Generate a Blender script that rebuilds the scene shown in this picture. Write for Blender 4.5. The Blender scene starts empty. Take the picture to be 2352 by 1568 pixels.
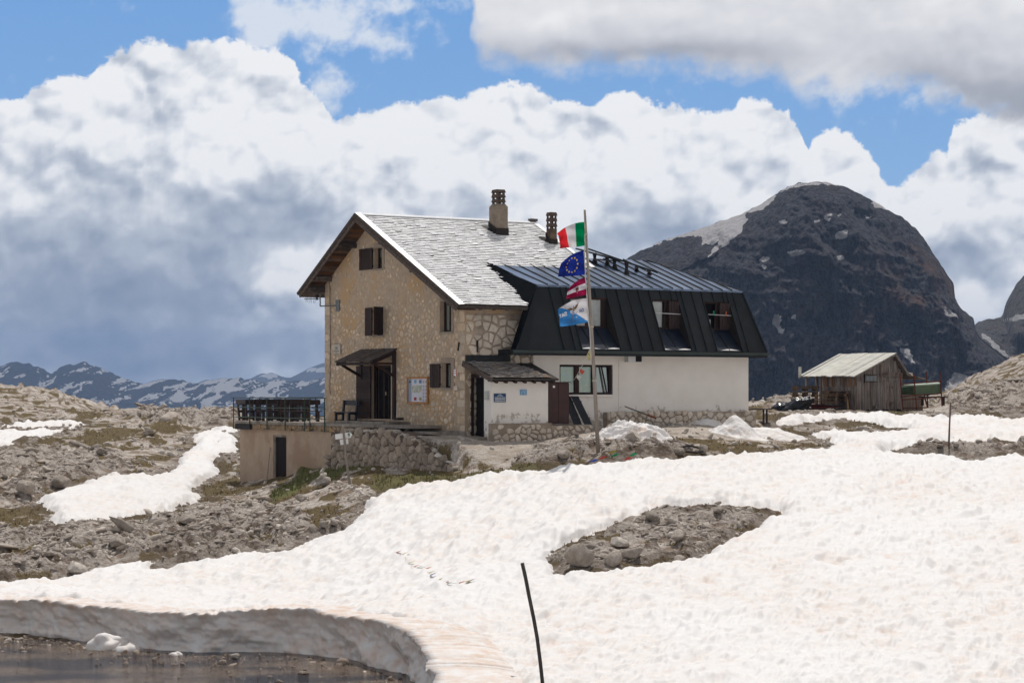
import bpy, math, random
import numpy as np
from math import sin, cos, pi, radians, atan, atan2, sqrt, hypot

random.seed(7)
RNG = np.random.RandomState(11)
SC = bpy.context.scene
COL = SC.collection

# ------------------------------------------------------------------ camera
FP, CX, HY, CZ = 4900.0, 1176.0, 895.0, 8.0      # focal length and horizon in units of a 2352 px wide picture; eye height
cam = bpy.data.cameras.new('camera')
cam.sensor_width = 36.0
cam.lens = 36.0 * FP / 2352.0
cam.shift_y = (HY - 784.0) / 2352.0
cam.clip_start = 0.5
cam.clip_end = 30000.0
camo = bpy.data.objects.new('camera', cam)
COL.objects.link(camo)
camo.location = (0, 0, CZ)
camo.rotation_euler = (pi / 2, 0, 0)
SC.camera = camo

# ------------------------------------------------------------------ colour management
SC.view_settings.view_transform = 'Standard'
SC.view_settings.look = 'None'
SC.view_settings.gamma = 1.0
SC.view_settings.use_curve_mapping = False
SC.view_settings.exposure = 0.0
SC.cycles.max_bounces = 6
SC.cycles.diffuse_bounces = 3
SC.cycles.volume_bounces = 0
SC.cycles.transparent_max_bounces = 8
SC.cycles.use_adaptive_sampling = True
SC.cycles.adaptive_threshold = 0.02

# ------------------------------------------------------------------ sun
SUN_EL, SUN_AZ = 63.0, 11.0          # degrees; azimuth to the right of straight ahead
sd_ = bpy.data.lights.new('sun', 'SUN')
sd_.energy = 3.0
sd_.angle = radians(0.55)
sd_.color = (1.0, 0.962, 0.91)
suno = bpy.data.objects.new('sun', sd_)
COL.objects.link(suno)
suno.location = (40, 120, 140)
suno.rotation_euler = (radians(90 - SUN_EL), 0, radians(180 - SUN_AZ))
SUNV = (cos(radians(SUN_EL)) * sin(radians(SUN_AZ)), cos(radians(SUN_EL)) * cos(radians(SUN_AZ)), sin(radians(SUN_EL)))

# ------------------------------------------------------------------ world: sky with cumulus banks
world = bpy.data.worlds.new('World')
SC.world = world
world.use_nodes = True
WN = world.node_tree
WN.nodes.clear()


class NB:
    """little node builder"""
    def __init__(s, nt):
        s.nt = nt

    def new(s, t, **kw):
        n = s.nt.nodes.new(t)
        for k, v in kw.items():
            setattr(n, k, v)
        return n

    def put(s, sock, v):
        if isinstance(v, bpy.types.NodeSocket):
            s.nt.links.new(v, sock)
        elif v is not None:
            if isinstance(v, (tuple, list)) and len(v) == 3 and sock.type == 'RGBA':
                v = tuple(v) + (1.0,)
            sock.default_value = v

    def m(s, op, a, b=None, c=None, clamp=False):
        n = s.new('ShaderNodeMath', operation=op, use_clamp=clamp)
        s.put(n.inputs[0], a)
        s.put(n.inputs[1], b)
        s.put(n.inputs[2], c)
        return n.outputs[0]

    def v(s, op, a, b=None, c=None):
        n = s.new('ShaderNodeVectorMath', operation=op)
        s.put(n.inputs[0], a)
        if op == 'SCALE':
            s.put(n.inputs[3], b)
        else:
            s.put(n.inputs[1], b)
            s.put(n.inputs[2], c)
        return n.outputs[1] if op in ('DOT_PRODUCT', 'LENGTH', 'DISTANCE') else n.outputs[0]

    def noise(s, vec, scale, detail=4, rough=0.5, dist=0.0, lac=2.0):
        n = s.new('ShaderNodeTexNoise')
        s.put(n.inputs['Vector'], vec)
        n.inputs['Scale'].default_value = scale
        n.inputs['Detail'].default_value = detail
        n.inputs['Roughness'].default_value = rough
        n.inputs['Distortion'].default_value = dist
        n.inputs['Lacunarity'].default_value = lac
        return n

    def voro(s, vec, scale, feature='F1', detail=0, rough=0.5, smooth=None, rand=1.0):
        n = s.new('ShaderNodeTexVoronoi', feature=feature)
        s.put(n.inputs['Vector'], vec)
        n.inputs['Scale'].default_value = scale
        if 'Detail' in n.inputs:
            n.inputs['Detail'].default_value = detail
            n.inputs['Roughness'].default_value = rough
        n.inputs['Randomness'].default_value = rand
        if smooth is not None:
            n.inputs['Smoothness'].default_value = smooth
        return n

    def ss(s, x, a, b):
        n = s.new('ShaderNodeMapRange', interpolation_type='SMOOTHSTEP')
        s.put(n.inputs[0], x)
        s.put(n.inputs[1], a)
        s.put(n.inputs[2], b)
        return n.outputs[0]

    def mr(s, x, a, b, c, d, clamp=True):
        n = s.new('ShaderNodeMapRange', clamp=clamp)
        s.put(n.inputs[0], x)
        for i, q in enumerate((a, b, c, d)):
            s.put(n.inputs[i + 1], q)
        return n.outputs[0]

    def mix(s, f, a, b, blend='MIX'):
        n = s.new('ShaderNodeMix', data_type='RGBA', blend_type=blend)
        s.put(n.inputs[0], f)
        s.put(n.inputs[6], a)
        s.put(n.inputs[7], b)
        return n.outputs[2]

    def ramp(s, f, pts, interp='LINEAR'):
        n = s.new('ShaderNodeValToRGB')
        cr = n.color_ramp
        cr.interpolation = interp
        while len(cr.elements) > 1:
            cr.elements.remove(cr.elements[-1])
        for i, (p, c) in enumerate(pts):
            e = cr.elements[0] if i == 0 else cr.elements.new(p)
            e.position = p
            e.color = tuple(c) + (1.0,)
        s.put(n.inputs[0], f)
        return n.outputs[0]

    def xyz(s, v):
        n = s.new('ShaderNodeSeparateXYZ')
        s.put(n.inputs[0], v)
        return n.outputs

    def comb(s, x, y, z):
        n = s.new('ShaderNodeCombineXYZ')
        s.put(n.inputs[0], x)
        s.put(n.inputs[1], y)
        s.put(n.inputs[2], z)
        return n.outputs[0]


def az_of(X):
    return atan((X - CX) / FP)


def el_of(X, Y):
    return atan((HY - Y) / hypot(FP, X - CX))


SKY_K = 0.085
b = NB(WN)
tc = b.new('ShaderNodeTexCoord')
sky = b.new('ShaderNodeTexSky', sky_type='NISHITA')
sky.sun_disc = False
sky.sun_elevation = radians(SUN_EL)
sky.sun_rotation = radians(SUN_AZ)
sky.altitude = 2500
sky.air_density = 1.0
sky.dust_density = 0.6
sky.ozone_density = 1.5
wcl = b.ss(b.noise(b.v('MULTIPLY', tc.outputs['Generated'], (1, 1, 1.6)), 3.2, 3, 0.55).outputs['Fac'], 0.40, 0.54)
bg = b.new('ShaderNodeBackground')
b.put(bg.inputs[0], b.mix(wcl, sky.outputs[0], (8.2, 7.9, 7.5)))
bg.inputs[1].default_value = SKY_K
wo = b.new('ShaderNodeOutputWorld')
WN.links.new(bg.outputs[0], wo.inputs[0])


# ------------------------------------------------------------------ numpy noise
def _h(ix, iy, iz, s=0):
    h = (ix * 374761393 + iy * 668265263 + iz * 2147483647 + s * 1274126177) & 0xffffffff
    h = ((h ^ (h >> 13)) * 1274126177) & 0xffffffff
    h = ((h ^ (h >> 15)) * 2246822519) & 0xffffffff
    return (h ^ (h >> 16)) & 0xffffffff


def hash01(ix, iy, iz=0, s=0):
    ix = np.asarray(ix, np.int64); iy = np.asarray(iy, np.int64); iz = np.asarray(iz, np.int64)
    return _h(ix, iy, iz, s) / 4294967295.0


_G = RNG.normal(size=(256, 3)); _G /= np.linalg.norm(_G, axis=1)[:, None]


def perlin(x, y, z=None, s=0):
    """gradient noise, roughly -1..1"""
    x = np.asarray(x, float); y = np.asarray(y, float)
    z = np.zeros_like(x) + 0.37 if z is None else np.asarray(z, float)
    xi = np.floor(x).astype(np.int64); yi = np.floor(y).astype(np.int64); zi = np.floor(z).astype(np.int64)
    fx, fy, fz = x - xi, y - yi, z - zi
    u = fx * fx * fx * (fx * (fx * 6 - 15) + 10); v = fy * fy * fy * (fy * (fy * 6 - 15) + 10); w = fz * fz * fz * (fz * (fz * 6 - 15) + 10)
    r = 0
    for i in (0, 1):
        for j in (0, 1):
            for k in (0, 1):
                g = _G[_h(xi + i, yi + j, zi + k, s) & 255]
                d = g[..., 0] * (fx - i) + g[..., 1] * (fy - j) + g[..., 2] * (fz - k)
                r = r + d * (u if i else 1 - u) * (v if j else 1 - v) * (w if k else 1 - w)
    return r * 1.6


def perlin2(x, y, s=0):
    x = np.asarray(x, float); y = np.asarray(y, float)
    xi = np.floor(x).astype(np.int64); yi = np.floor(y).astype(np.int64)
    fx, fy = x - xi, y - yi
    u = fx * fx * fx * (fx * (fx * 6 - 15) + 10); v = fy * fy * fy * (fy * (fy * 6 - 15) + 10)
    r = 0
    for i in (0, 1):
        for j in (0, 1):
            a = _h(xi + i, yi + j, np.int64(s), 5) * (2 * pi / 4294967295.0)
            r = r + (np.cos(a) * (fx - i) + np.sin(a) * (fy - j)) * (u if i else 1 - u) * (v if j else 1 - v)
    return r * 1.45


def fbm2(x, y, oct=4, rough=0.5, s=0, lac=2.03):
    a, t, r = 1.0, 0.0, 0.0
    for o in range(oct):
        r = r + a * perlin2(x + 17.3 * o, y - 9.1 * o, s + o); t += a
        a *= rough; x = x * lac; y = y * lac
    return r / t


def ridged2(x, y, oct=4, rough=0.5, s=0, lac=2.03):
    a, t, r = 1.0, 0.0, 0.0
    for o in range(oct):
        r = r + a * (1 - np.abs(perlin2(x + 7.7 * o, y + 3.1 * o, s + o)) * 2); t += a
        a *= rough; x = x * lac; y = y * lac
    return r / t


def worley2(x, y, s=0, k=None):
    """distance to the nearest (smooth) feature point and a random per cell"""
    xi = np.floor(x).astype(np.int64); yi = np.floor(y).astype(np.int64)
    best = np.full(x.shape, 9.0); rid = np.zeros(x.shape); acc = 0
    for i in (-1, 0, 1):
        for j in (-1, 0, 1):
            cx, cy = xi + i, yi + j
            qx = cx + hash01(cx, cy, 1, s); qy = cy + hash01(cx, cy, 2, s)
            d = np.hypot(qx - x, qy - y)
            if k:
                acc = acc + np.exp(-k * d)
            rid = np.where(d < best, hash01(cx, cy, 3, s), rid)
            best = np.minimum(best, d)
    if k:
        return -np.log(acc) / k, rid
    return best, rid


def sm(x, a, b):
    t = np.clip((x - a) / (b - a), 0, 1)
    return t * t * (3 - 2 * t)


# ------------------------------------------------------------------ sky backdrop: cumulus banks on a far dome sector
TOP = [(-900, 330), (-400, 260), (0, 236), (70, 196), (140, 172), (205, 168), (222, 122), (270, 92), (345, 82), (420, 88), (500, 90), (545, 84),
       (600, 100), (640, 112), (676, 150), (690, 185), (735, 205), (760, 250), (800, 252), (870, 226), (950, 214), (1050, 208), (1130, 190),
       (1210, 186), (1262, 206), (1320, 234), (1378, 236), (1408, 204), (1442, 188), (1480, 206), (1545, 232), (1610, 246), (1680, 244),
       (1702, 212), (1750, 218), (1812, 246), (1838, 300), (1852, 352), (1868, 300), (1905, 280), (1945, 292), (1985, 330), (2022, 390),
       (2045, 424), (2075, 408), (2125, 346), (2175, 338), (2192, 280), (2240, 256), (2300, 262), (2360, 250), (2800, 300), (3200, 260)]
BOT = [(-900, -560), (560, -300), (940, -200), (1060, -40), (1082, 92), (1120, 126), (1200, 136), (1330, 150), (1480, 150), (1620, 152), (1760, 178), (1860, 200),
       (1900, 205), (1940, 225), (1990, 205), (2080, 196), (2160, 214), (2230, 236), (2300, 268), (2360, 290), (2800, 230), (3200, 200)]


def sky_dome():
    NA, NE = 520, 290
    azs = np.linspace(-0.40, 0.40, NA); els = np.linspace(-0.05, 0.32, NE)
    # denser where the picture looks
    A, E = np.meshgrid(azs, els)
    X = A * FP; Y = E * FP
    wx = fbm2(X / 160, Y / 160, 4, 0.5, 3) * 42; wy = fbm2(X / 160 + 50, Y / 160, 4, 0.5, 9) * 32

    def curve(pts, a):
        xa = np.array([az_of(p[0]) for p in pts]) * FP; ya = np.array([el_of(*p) for p in pts]) * FP
        fine = np.linspace(xa[0], xa[-1], 4000)
        yy = np.interp(fine, xa, ya)
        k = np.exp(-np.linspace(-2, 2, 13) ** 2); k /= k.sum()
        yy = np.convolve(np.pad(yy, 6, 'edge'), k, 'valid')
        return np.interp(a, fine, yy)
    top = curve(TOP, X + wx * 0.55); bot = curve(BOT, X + wx)

    def puffs(ox, oy):
        x = X + ox + wx * 0.9; y = Y + oy + wy * 0.9
        r, t, a, q = 0, 0, 1.0, 1 / 190.0
        for o in range(4):
            w, _ = worley2(x * q + 31 * o, y * q * 1.1 + 17 * o, 40 + o, 7.0)
            r = r + a * (0.62 - w); t += a
            a *= 0.50; q *= 2.1
        n = fbm2(x / 130, y / 110, 5, 0.52, 70)
        return r / t * 1.25 + n * 0.36
    p0 = puffs(0, 0); p1 = puffs(12, 26)
    emb = (p0 - p1)
    dep1 = top - Y
    f1 = (dep1 - 14) / 85 + (p0 - 0.12) * 0.55
    dep2 = Y - bot
    f2 = dep2 / 120 + p0 * 0.35 + fbm2(X / 80, Y / 60, 5, 0.6, 33) * 0.35
    f2 = f2 - np.maximum(0, -60 - X - wx * 1.5) / 130
    SXw = X + wx; SYw = Y + wy

    def blob(bx, by, rx, ry):
        return np.exp(-((SXw - az_of(bx) * FP) / rx) ** 2 - ((SYw - el_of(bx, by) * FP) / ry) ** 2)
    wis = 0
    for bx, by, rx, ry, am in [(640, 30, 120, 70, 0.9), (820, 40, 120, 60, 0.75), (880, 95, 60, 28, 0.5), (990, 60, 50, 20, 0.4), (745, 205, 50, 60, 0.9),
                               (1950, 205, 60, 50, 0.7), (2140, 200, 160, 40, 0.4), (1010, 10, 130, 30, 0.5), (2290, 170, 120, 120, 0.9), (600, 75, 60, 60, 0.7)]:
        wis = wis + blob(bx, by, rx, ry) * am
    w3 = wis + fbm2(X / 120, Y / 90, 6, 0.62, 88) * 0.85
    dark = sm(dep1, 70, 620) * 0.20
    for bx, by, rx, ry, am in [(230, 590, 340, 150, 0.36), (60, 690, 260, 120, 0.22), (480, 690, 230, 110, 0.20), (250, 810, 700, 90, 0.44), (640, 515, 150, 55, 0.26),
                               (560, 850, 300, 45, 0.10), (350, 300, 60, 110, 0.10), (240, 420, 200, 60, 0.14), (700, 430, 200, 50, 0.14), (1050, 430, 200, 30, 0.06),
                               (1440, 545, 240, 55, 0.34), (1230, 440, 140, 40, 0.12), (1560, 430, 140, 90, 0.16), (1420, 600, 200, 40, 0.06), (760, 540, 200, 60, 0.24),
                               (2200, 585, 190, 40, 0.42), (2250, 500, 140, 40, 0.12), (2300, 780, 200, 60, 0.12), (550, 330, 60, 40, 0.05), (950, 320, 60, 60, 0.06),
                               (560, 735, 70, 50, -0.34), (700, 590, 80, 26, -0.42), (650, 650, 110, 60, -0.22), (1320, 455, 130, 32, -0.22), (1230, 400, 200, 60, -0.08),
                               (640, 840, 90, 26, -0.16), (2250, 690, 150, 50, -0.14), (2150, 480, 90, 50, -0.14), (1500, 290, 200, 60, -0.05)]:
        dark = dark + blob(bx, by, rx, ry) * am
    lit = sm(dark, 0.55, 0.1)
    dk = dark * 0.90 - emb * (0.42 + 0.62 * lit) - (p0 - 0.1) * (0.12 + 0.26 * lit) + fbm2(SXw / 240, SYw / 130, 6, 0.58, 21) * 0.32 + 0.095
    dark2 = 0.14 + 0.08 * sm(dep2, 90, 0)
    for bx, by, rx, ry, am in [(1330, 118, 240, 30, 0.34), (1620, 120, 220, 40, 0.20), (2200, 160, 240, 60, 0.22), (2350, 240, 160, 60, 0.40), (1270, 45, 90, 20, -0.12),
                               (1500, 60, 300, 26, 0.06), (2050, 80, 260, 40, 0.10)]:
        dark2 = dark2 + blob(bx, by, rx, ry) * am
    dk2 = dark2 + fbm2(SXw / 260, SYw / 90, 5, 0.5, 61) * 0.18 - emb * 0.22
    R = 9000.0
    co = np.stack([R * np.cos(E) * np.sin(A), R * np.cos(E) * np.cos(A), CZ + R * np.sin(E)], -1).reshape(-1, 3)
    me = bpy.data.meshes.new('sky')
    i = np.arange(NA * NE).reshape(NE, NA)
    q = np.stack([i[:-1, :-1], i[1:, :-1], i[1:, 1:], i[:-1, 1:]], -1).reshape(-1, 4)
    me.vertices.add(len(co)); me.vertices.foreach_set('co', co.ravel())
    me.loops.add(q.size); me.loops.foreach_set('vertex_index', q.ravel().astype(np.int32))
    me.polygons.add(len(q)); me.polygons.foreach_set('loop_start', np.arange(0, q.size, 4, dtype=np.int32))
    me.polygons.foreach_set('use_smooth', np.ones(len(q), bool))
    me.update()
    for nm, ch in (('ca', (f1, dk, f2)), ('cb', (dk2, w3, Y / 1000))):
        at = me.attributes.new(nm, 'FLOAT_VECTOR', 'POINT')
        at.data.foreach_set('vector', np.stack([c.ravel() for c in ch], -1).ravel())
    m = bpy.data.materials.new('cloudy_sky'); m.use_nodes = True
    nt = m.node_tree; nt.nodes.clear(); k = NB(nt)
    ca = k.new('ShaderNodeAttribute', attribute_name='ca'); cb = k.new('ShaderNodeAttribute', attribute_name='cb')
    F1, DK, F2 = k.xyz(ca.outputs['Vector'])[:3]; DK2, W3, YY = k.xyz(cb.outputs['Vector'])[:3]
    tcn = k.new('ShaderNodeTexCoord')
    fn = k.m('SUBTRACT', k.noise(tcn.outputs['Object'], 0.016, 4, 0.62).outputs['Fac'], 0.5)
    sk = k.mix(k.ss(YY, 0.95, 0.1), (0.185, 0.385, 0.74), (0.32, 0.53, 0.82))
    f = k.m('MULTIPLY_ADD', fn, 0.75, F1)
    al1 = k.ss(f, -0.02, 0.16)
    al2 = k.ss(k.m('MULTIPLY_ADD', fn, 0.5, F2), -0.25, 0.45)
    al3 = k.m('MULTIPLY', k.ss(k.m('MULTIPLY_ADD', fn, 0.9, W3), 0.22, 1.0), 0.85)
    c1 = k.ramp(k.m('MULTIPLY_ADD', fn, 0.20, DK), [(0.0, (0.93, 0.935, 0.95)), (0.14, (0.80, 0.825, 0.87)), (0.36, (0.53, 0.58, 0.665)), (0.62, (0.34, 0.395, 0.50)), (1.0, (0.19, 0.25, 0.37))])
    c2 = k.ramp(k.m('MULTIPLY_ADD', fn, 0.06, DK2), [(0.0, (0.90, 0.90, 0.91)), (0.25, (0.68, 0.69, 0.73)), (0.55, (0.42, 0.44, 0.50)), (1.0, (0.28, 0.31, 0.37))])
    o = k.mix(al3, sk, (0.80, 0.84, 0.90))
    o = k.mix(al1, o, c1)
    o = k.mix(al2, o, c2)
    em = k.new('ShaderNodeEmission'); k.put(em.inputs[0], o); em.inputs[1].default_value = 1.0
    mo = k.new('ShaderNodeOutputMaterial'); nt.links.new(em.outputs[0], mo.inputs[0])
    m.cycles.emission_sampling = 'NONE'
    me.materials.append(m)
    ob = bpy.data.objects.new('sky', me); COL.objects.link(ob); ob['kind'] = 'structure'
    ob['label'] = 'blue sky with banks of white and grey cumulus cloud'
    ob.visible_shadow = True


sky_dome()


# ================================================================== helpers: meshes, things, parts
MATS = {}
OFF = {}


def raw_mesh(name, co, faces=None, quads=None, smooth=False):
    me = bpy.data.meshes.new(name)
    if quads is not None:
        q = np.asarray(quads, np.int32); n = q.shape[1]
        me.vertices.add(len(co)); me.vertices.foreach_set('co', np.asarray(co, np.float32).ravel())
        me.loops.add(q.size); me.loops.foreach_set('vertex_index', q.ravel())
        me.polygons.add(len(q)); me.polygons.foreach_set('loop_start', np.arange(0, q.size, n, dtype=np.int32))
        if smooth:
            me.polygons.foreach_set('use_smooth', np.ones(len(q), bool))
        me.update()
    else:
        me.from_pydata([tuple(map(float, p)) for p in co], [], faces)
        if smooth:
            me.polygons.foreach_set('use_smooth', np.ones(len(me.polygons), bool))
        me.update()
    return me


def link(name, data, mat=None, parent=None, loc=(0, 0, 0), rot=0.0, **props):
    o = bpy.data.objects.new(name, data)
    COL.objects.link(o)
    o.location = loc
    o.rotation_euler = (0, 0, rot) if not isinstance(rot, tuple) else rot
    if parent is not None:
        o.parent = parent
    if mat is not None and data is not None:
        for x in (mat if isinstance(mat, (list, tuple)) else [mat]):
            data.materials.append(x)
    for k, v in props.items():
        if v is not None:
            o[{'cat': 'category'}.get(k, k)] = v
    return o


def thing(name, label, cat, loc=(0, 0, 0), rot=0.0, group=None, off=(0, 0, 0)):
    o = link(name, None, None, None, loc, rot, label=label, cat=cat, group=group)
    o.empty_display_size = 0.3
    OFF[o] = off
    return o


class Geo:
    """collects vertices and faces in a frame of its own"""
    def __init__(s):
        s.v = []; s.f = []

    def add(s, vs, fs):
        n = len(s.v)
        s.v += [tuple(p) for p in vs]
        s.f += [tuple(i + n for i in f) for f in fs]
        return s

    def box(s, x0, x1, y0, y1, z0, z1):
        if x0 > x1: x0, x1 = x1, x0
        if y0 > y1: y0, y1 = y1, y0
        if z0 > z1: z0, z1 = z1, z0
        return s.add([(x0, y0, z0), (x1, y0, z0), (x1, y1, z0), (x0, y1, z0), (x0, y0, z1), (x1, y0, z1), (x1, y1, z1), (x0, y1, z1)],
                     [(0, 3, 2, 1), (4, 5, 6, 7), (0, 1, 5, 4), (1, 2, 6, 5), (2, 3, 7, 6), (3, 0, 4, 7)])

    def obox(s, c, ax, ay, az):
        """box from centre and three half-axis vectors"""
        c = np.array(c, float); ax = np.array(ax, float); ay = np.array(ay, float); az = np.array(az, float)
        P = [c + i * ax + j * ay + k * az for k in (-1, 1) for (i, j) in ((-1, -1), (1, -1), (1, 1), (-1, 1))]
        return s.add(P, [(0, 3, 2, 1), (4, 5, 6, 7), (0, 1, 5, 4), (1, 2, 6, 5), (2, 3, 7, 6), (3, 0, 4, 7)])

    def beam(s, p, q, w, h, up=(0, 0, 1)):
        """square bar from p to q"""
        p = np.array(p, float); q = np.array(q, float); d = q - p; L = np.linalg.norm(d); d /= L
        up = np.array(up, float); sd = np.cross(d, up)
        if np.linalg.norm(sd) < 1e-4:
            sd = np.cross(d, (1, 0, 0))
        sd /= np.linalg.norm(sd); u = np.cross(sd, d)
        return s.obox((p + q) / 2, d * L / 2, sd * w / 2, u * h / 2)

    def tube(s, pts, r, n=8, cap=True):
        pts = [np.array(p, float) for p in pts]
        rs = r if isinstance(r, (list, tuple)) else [r] * len(pts)
        vs = []
        for i, p in enumerate(pts):
            d = pts[min(i + 1, len(pts) - 1)] - pts[max(i - 1, 0)]
            d = d / max(1e-9, np.linalg.norm(d))
            a = np.cross(d, (0, 0, 1)) if abs(d[2]) < 0.95 else np.cross(d, (1, 0, 0))
            a /= np.linalg.norm(a); bb = np.cross(d, a)
            vs += [p + rs[i] * (cos(2 * pi * k / n) * a + sin(2 * pi * k / n) * bb) for k in range(n)]
        fs = [(i * n + k, i * n + (k + 1) % n, (i + 1) * n + (k + 1) % n, (i + 1) * n + k) for i in range(len(pts) - 1) for k in range(n)]
        if cap:
            fs += [tuple(range(n))[::-1], tuple((len(pts) - 1) * n + k for k in range(n))]
        return s.add(vs, fs)

    def poly(s, pts):
        return s.add(pts, [tuple(range(len(pts)))])

    def prism(s, pts, d):
        """polygon extruded by vector d"""
        n = len(pts); d = np.array(d, float)
        top = [np.array(p, float) + d for p in pts]
        return s.add(list(pts) + top, [tuple(range(n))[::-1], tuple(range(n, 2 * n))] + [(i, (i + 1) % n, n + (i + 1) % n, n + i) for i in range(n)])


def part(name, g, mat, parent, smooth=False, **props):
    """mesh child; geometry given in the frame of the thing (minus its offset)"""
    root = parent
    while root.parent is not None:
        root = root.parent
    off = OFF.get(root, (0, 0, 0))
    co = np.array(g.v, float) - np.array(off, float) if g.v else np.zeros((0, 3))
    me = raw_mesh(name, co, faces=g.f, smooth=smooth)
    return link(name, me, mat, parent, **props)


def solo(name, g, mat, loc, rot, label, cat, group=None, smooth=False):
    me = raw_mesh(name, g.v, faces=g.f, smooth=smooth)
    return link(name, me, mat, None, loc, rot, label=label, cat=cat, group=group)


def copy_tree(o, parent=None):
    c = o.copy(); COL.objects.link(c); c.parent = parent
    for ch in list(o.children):
        copy_tree(ch, c)
    return c


# ------------------------------------------------------------------ materials
def mat_new(name):
    m = bpy.data.materials.new(name); m.use_nodes = True
    nt = m.node_tree; nt.nodes.clear()
    k = NB(nt)
    p = k.new('ShaderNodeBsdfPrincipled')
    o = k.new('ShaderNodeOutputMaterial'); nt.links.new(p.outputs[0], o.inputs[0])
    return m, k, p


def bump(k, p, h, strength=0.3, dist=0.02):
    n = k.new('ShaderNodeBump'); n.inputs['Strength'].default_value = strength; n.inputs['Distance'].default_value = dist
    k.put(n.inputs['Height'], h); k.put(p.inputs['Normal'], n.outputs[0])


def mk(name, c1, c2=None, scale=6.0, rough=0.8, bstr=0.3, bdist=0.01, detail=5, stretch=(1, 1, 1), metal=0.0, rnd=0.0, spec=None, c3=None, s3=1.2, t3=(0.55, 0.7)):
    """two-tone noise material with per-piece variation and broad stains"""
    if name in MATS:
        return MATS[name]
    m, k, p = mat_new(name)
    t = k.new('ShaderNodeTexCoord').outputs['Object']
    tv = k.v('MULTIPLY', t, stretch)
    n = k.noise(tv, scale, detail, 0.6).outputs['Fac']
    c2 = c2 or tuple(x * 0.75 for x in c1)
    col = k.mix(k.ss(n, 0.32, 0.68), c1, c2)
    if c3:
        n3 = k.noise(t, s3, 6, 0.65).outputs['Fac']
        col = k.mix(k.ss(n3, *t3), col, c3)
    if rnd:
        r = k.m('FRACT', k.m('ADD', k.new('ShaderNodeObjectInfo').outputs['Random'], k.new('ShaderNodeNewGeometry').outputs['Random Per Island']))
        hs = k.new('ShaderNodeHueSaturation')
        k.put(hs.inputs['Value'], k.mr(r, 0, 1, 1 - rnd, 1 + rnd)); k.put(hs.inputs['Color'], col)
        k.put(hs.inputs['Saturation'], k.mr(k.m('FRACT', k.m('MULTIPLY', r, 7.3)), 0, 1, 1 - rnd, 1 + rnd * 0.6))
        col = hs.outputs[0]
    k.put(p.inputs['Base Color'], col)
    p.inputs['Roughness'].default_value = rough
    p.inputs['Metallic'].default_value = metal
    p.inputs['Specular IOR Level'].default_value = spec if spec is not None else (0.12 if rough >= 0.6 and not metal else 0.3)
    if bstr:
        bump(k, p, n, bstr, bdist)
    MATS[name] = m
    return m


# ================================================================== terrain
def pxp(X, Y, d):
    """the point at depth d that the sight line (X, Y) passes through"""
    return np.array([(X - CX) / FP * d, d, CZ - (Y - HY) / FP * d])


DN = [36, 44, 52, 60, 68, 76, 84, 92, 100, 110, 125, 150, 190, 250, 350, 420]
TAB = {
    -900: [-6.7, -6.5, -6.4, -5.9, -5.4, -4.9, -4.4, -4.0, -3.4, -2.6, -1.4, 0.8, 2.6, 3.0, -1, -6],
    -300: [-6.7, -6.5, -6.4, -6.0, -5.5, -4.9, -4.4, -4.0, -3.5, -2.9, -2.1, -0.6, 1.2, 1.4, -3, -8],
    0: [-6.7, -6.5, -6.4, -6.0, -5.4, -4.9, -4.4, -3.95, -3.5, -3.0, -2.4, -1.2, 0.8, -1.0, -8, -14],
    150: [-6.7, -6.5, -6.4, -6.0, -5.4, -5.0, -4.5, -4.05, -3.6, -3.0, -2.35, -1.45, 0.05, -3.0, -12, -20],
    300: [-6.7, -6.5, -6.4, -6.0, -5.4, -5.0, -4.6, -4.2, -3.7, -3.1, -2.3, -1.65, -2.2, -6, -15, -25],
    550: [-6.7, -6.55, -6.4, -6.05, -5.45, -5.1, -4.85, -4.6, -4.3, -3.6, -2.5, -1.75, -2.8, -7, -15, -25],
    900: [-6.75, -6.5, -6.1, -5.4, -4.6, -3.8, -2.9, -2.55, -2.3, -2.1, -2.0, -2.0, -3, -7, -15, -25],
    775: [-6.7, -6.55, -6.35, -5.75, -5.0, -4.2, -3.42, -3.0, -2.8, -2.6, -2.2, -2.0, -3, -7, -15, -25],
    1000: [-6.8, -6.5, -5.85, -5.1, -4.3, -3.6, -2.88, -2.4, -2.0, -1.9, -1.8, -1.9, -3, -7, -15, -25],
    1200: [-6.9, -6.4, -5.6, -4.8, -3.9, -2.75, -2.0, -1.85, -1.6, -1.6, -1.6, -1.9, -3, -7, -15, -25],
    1375: [-6.95, -6.4, -5.6, -4.65, -3.6, -2.5, -1.62, -1.42, -1.35, -1.4, -1.4, -1.7, -3, -7, -15, -25],
    1600: [-7.0, -6.4, -5.55, -4.6, -3.55, -2.55, -1.65, -1.22, -1.12, -1.15, -1.2, -1.5, -3, -7, -14, -24],
    1750: [-7.1, -6.4, -5.55, -4.65, -3.7, -2.8, -2.2, -1.6, -1.15, -1.05, -1.0, -1.3, -3, -6, -12, -20],
    2000: [-7.2, -6.45, -5.6, -4.75, -3.9, -3.1, -2.5, -1.95, -1.5, -1.15, -1.0, -1.1, -2.2, -3.5, -8, -14],
    2165: [-7.3, -6.5, -5.65, -4.8, -4.0, -3.2, -2.5, -2.05, -1.58, -1.18, -0.95, -0.9, -0.9, -0.9, -4, -10],
    2352: [-7.4, -6.6, -5.7, -4.85, -4.1, -3.3, -2.5, -2.12, -1.65, -1.2, -0.7, -0.1, 0.5, 4.1, 2.0, -4],
    2600: [-7.5, -6.7, -5.8, -4.95, -4.2, -3.4, -2.6, -2.2, -1.7, -1.2, -0.6, 0.4, 3.0, 8.0, 8.0, 2.0],
    3200: [-7.7, -6.9, -6.0, -5.1, -4.3, -3.5, -2.7, -2.2, -1.7, -1.0, 0.0, 2.0, 6.0, 12.0, 14.0, 10.0],
}
_TX = np.array(sorted(TAB)); _TZ = np.array([TAB[x] for x in _TX], float)
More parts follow.
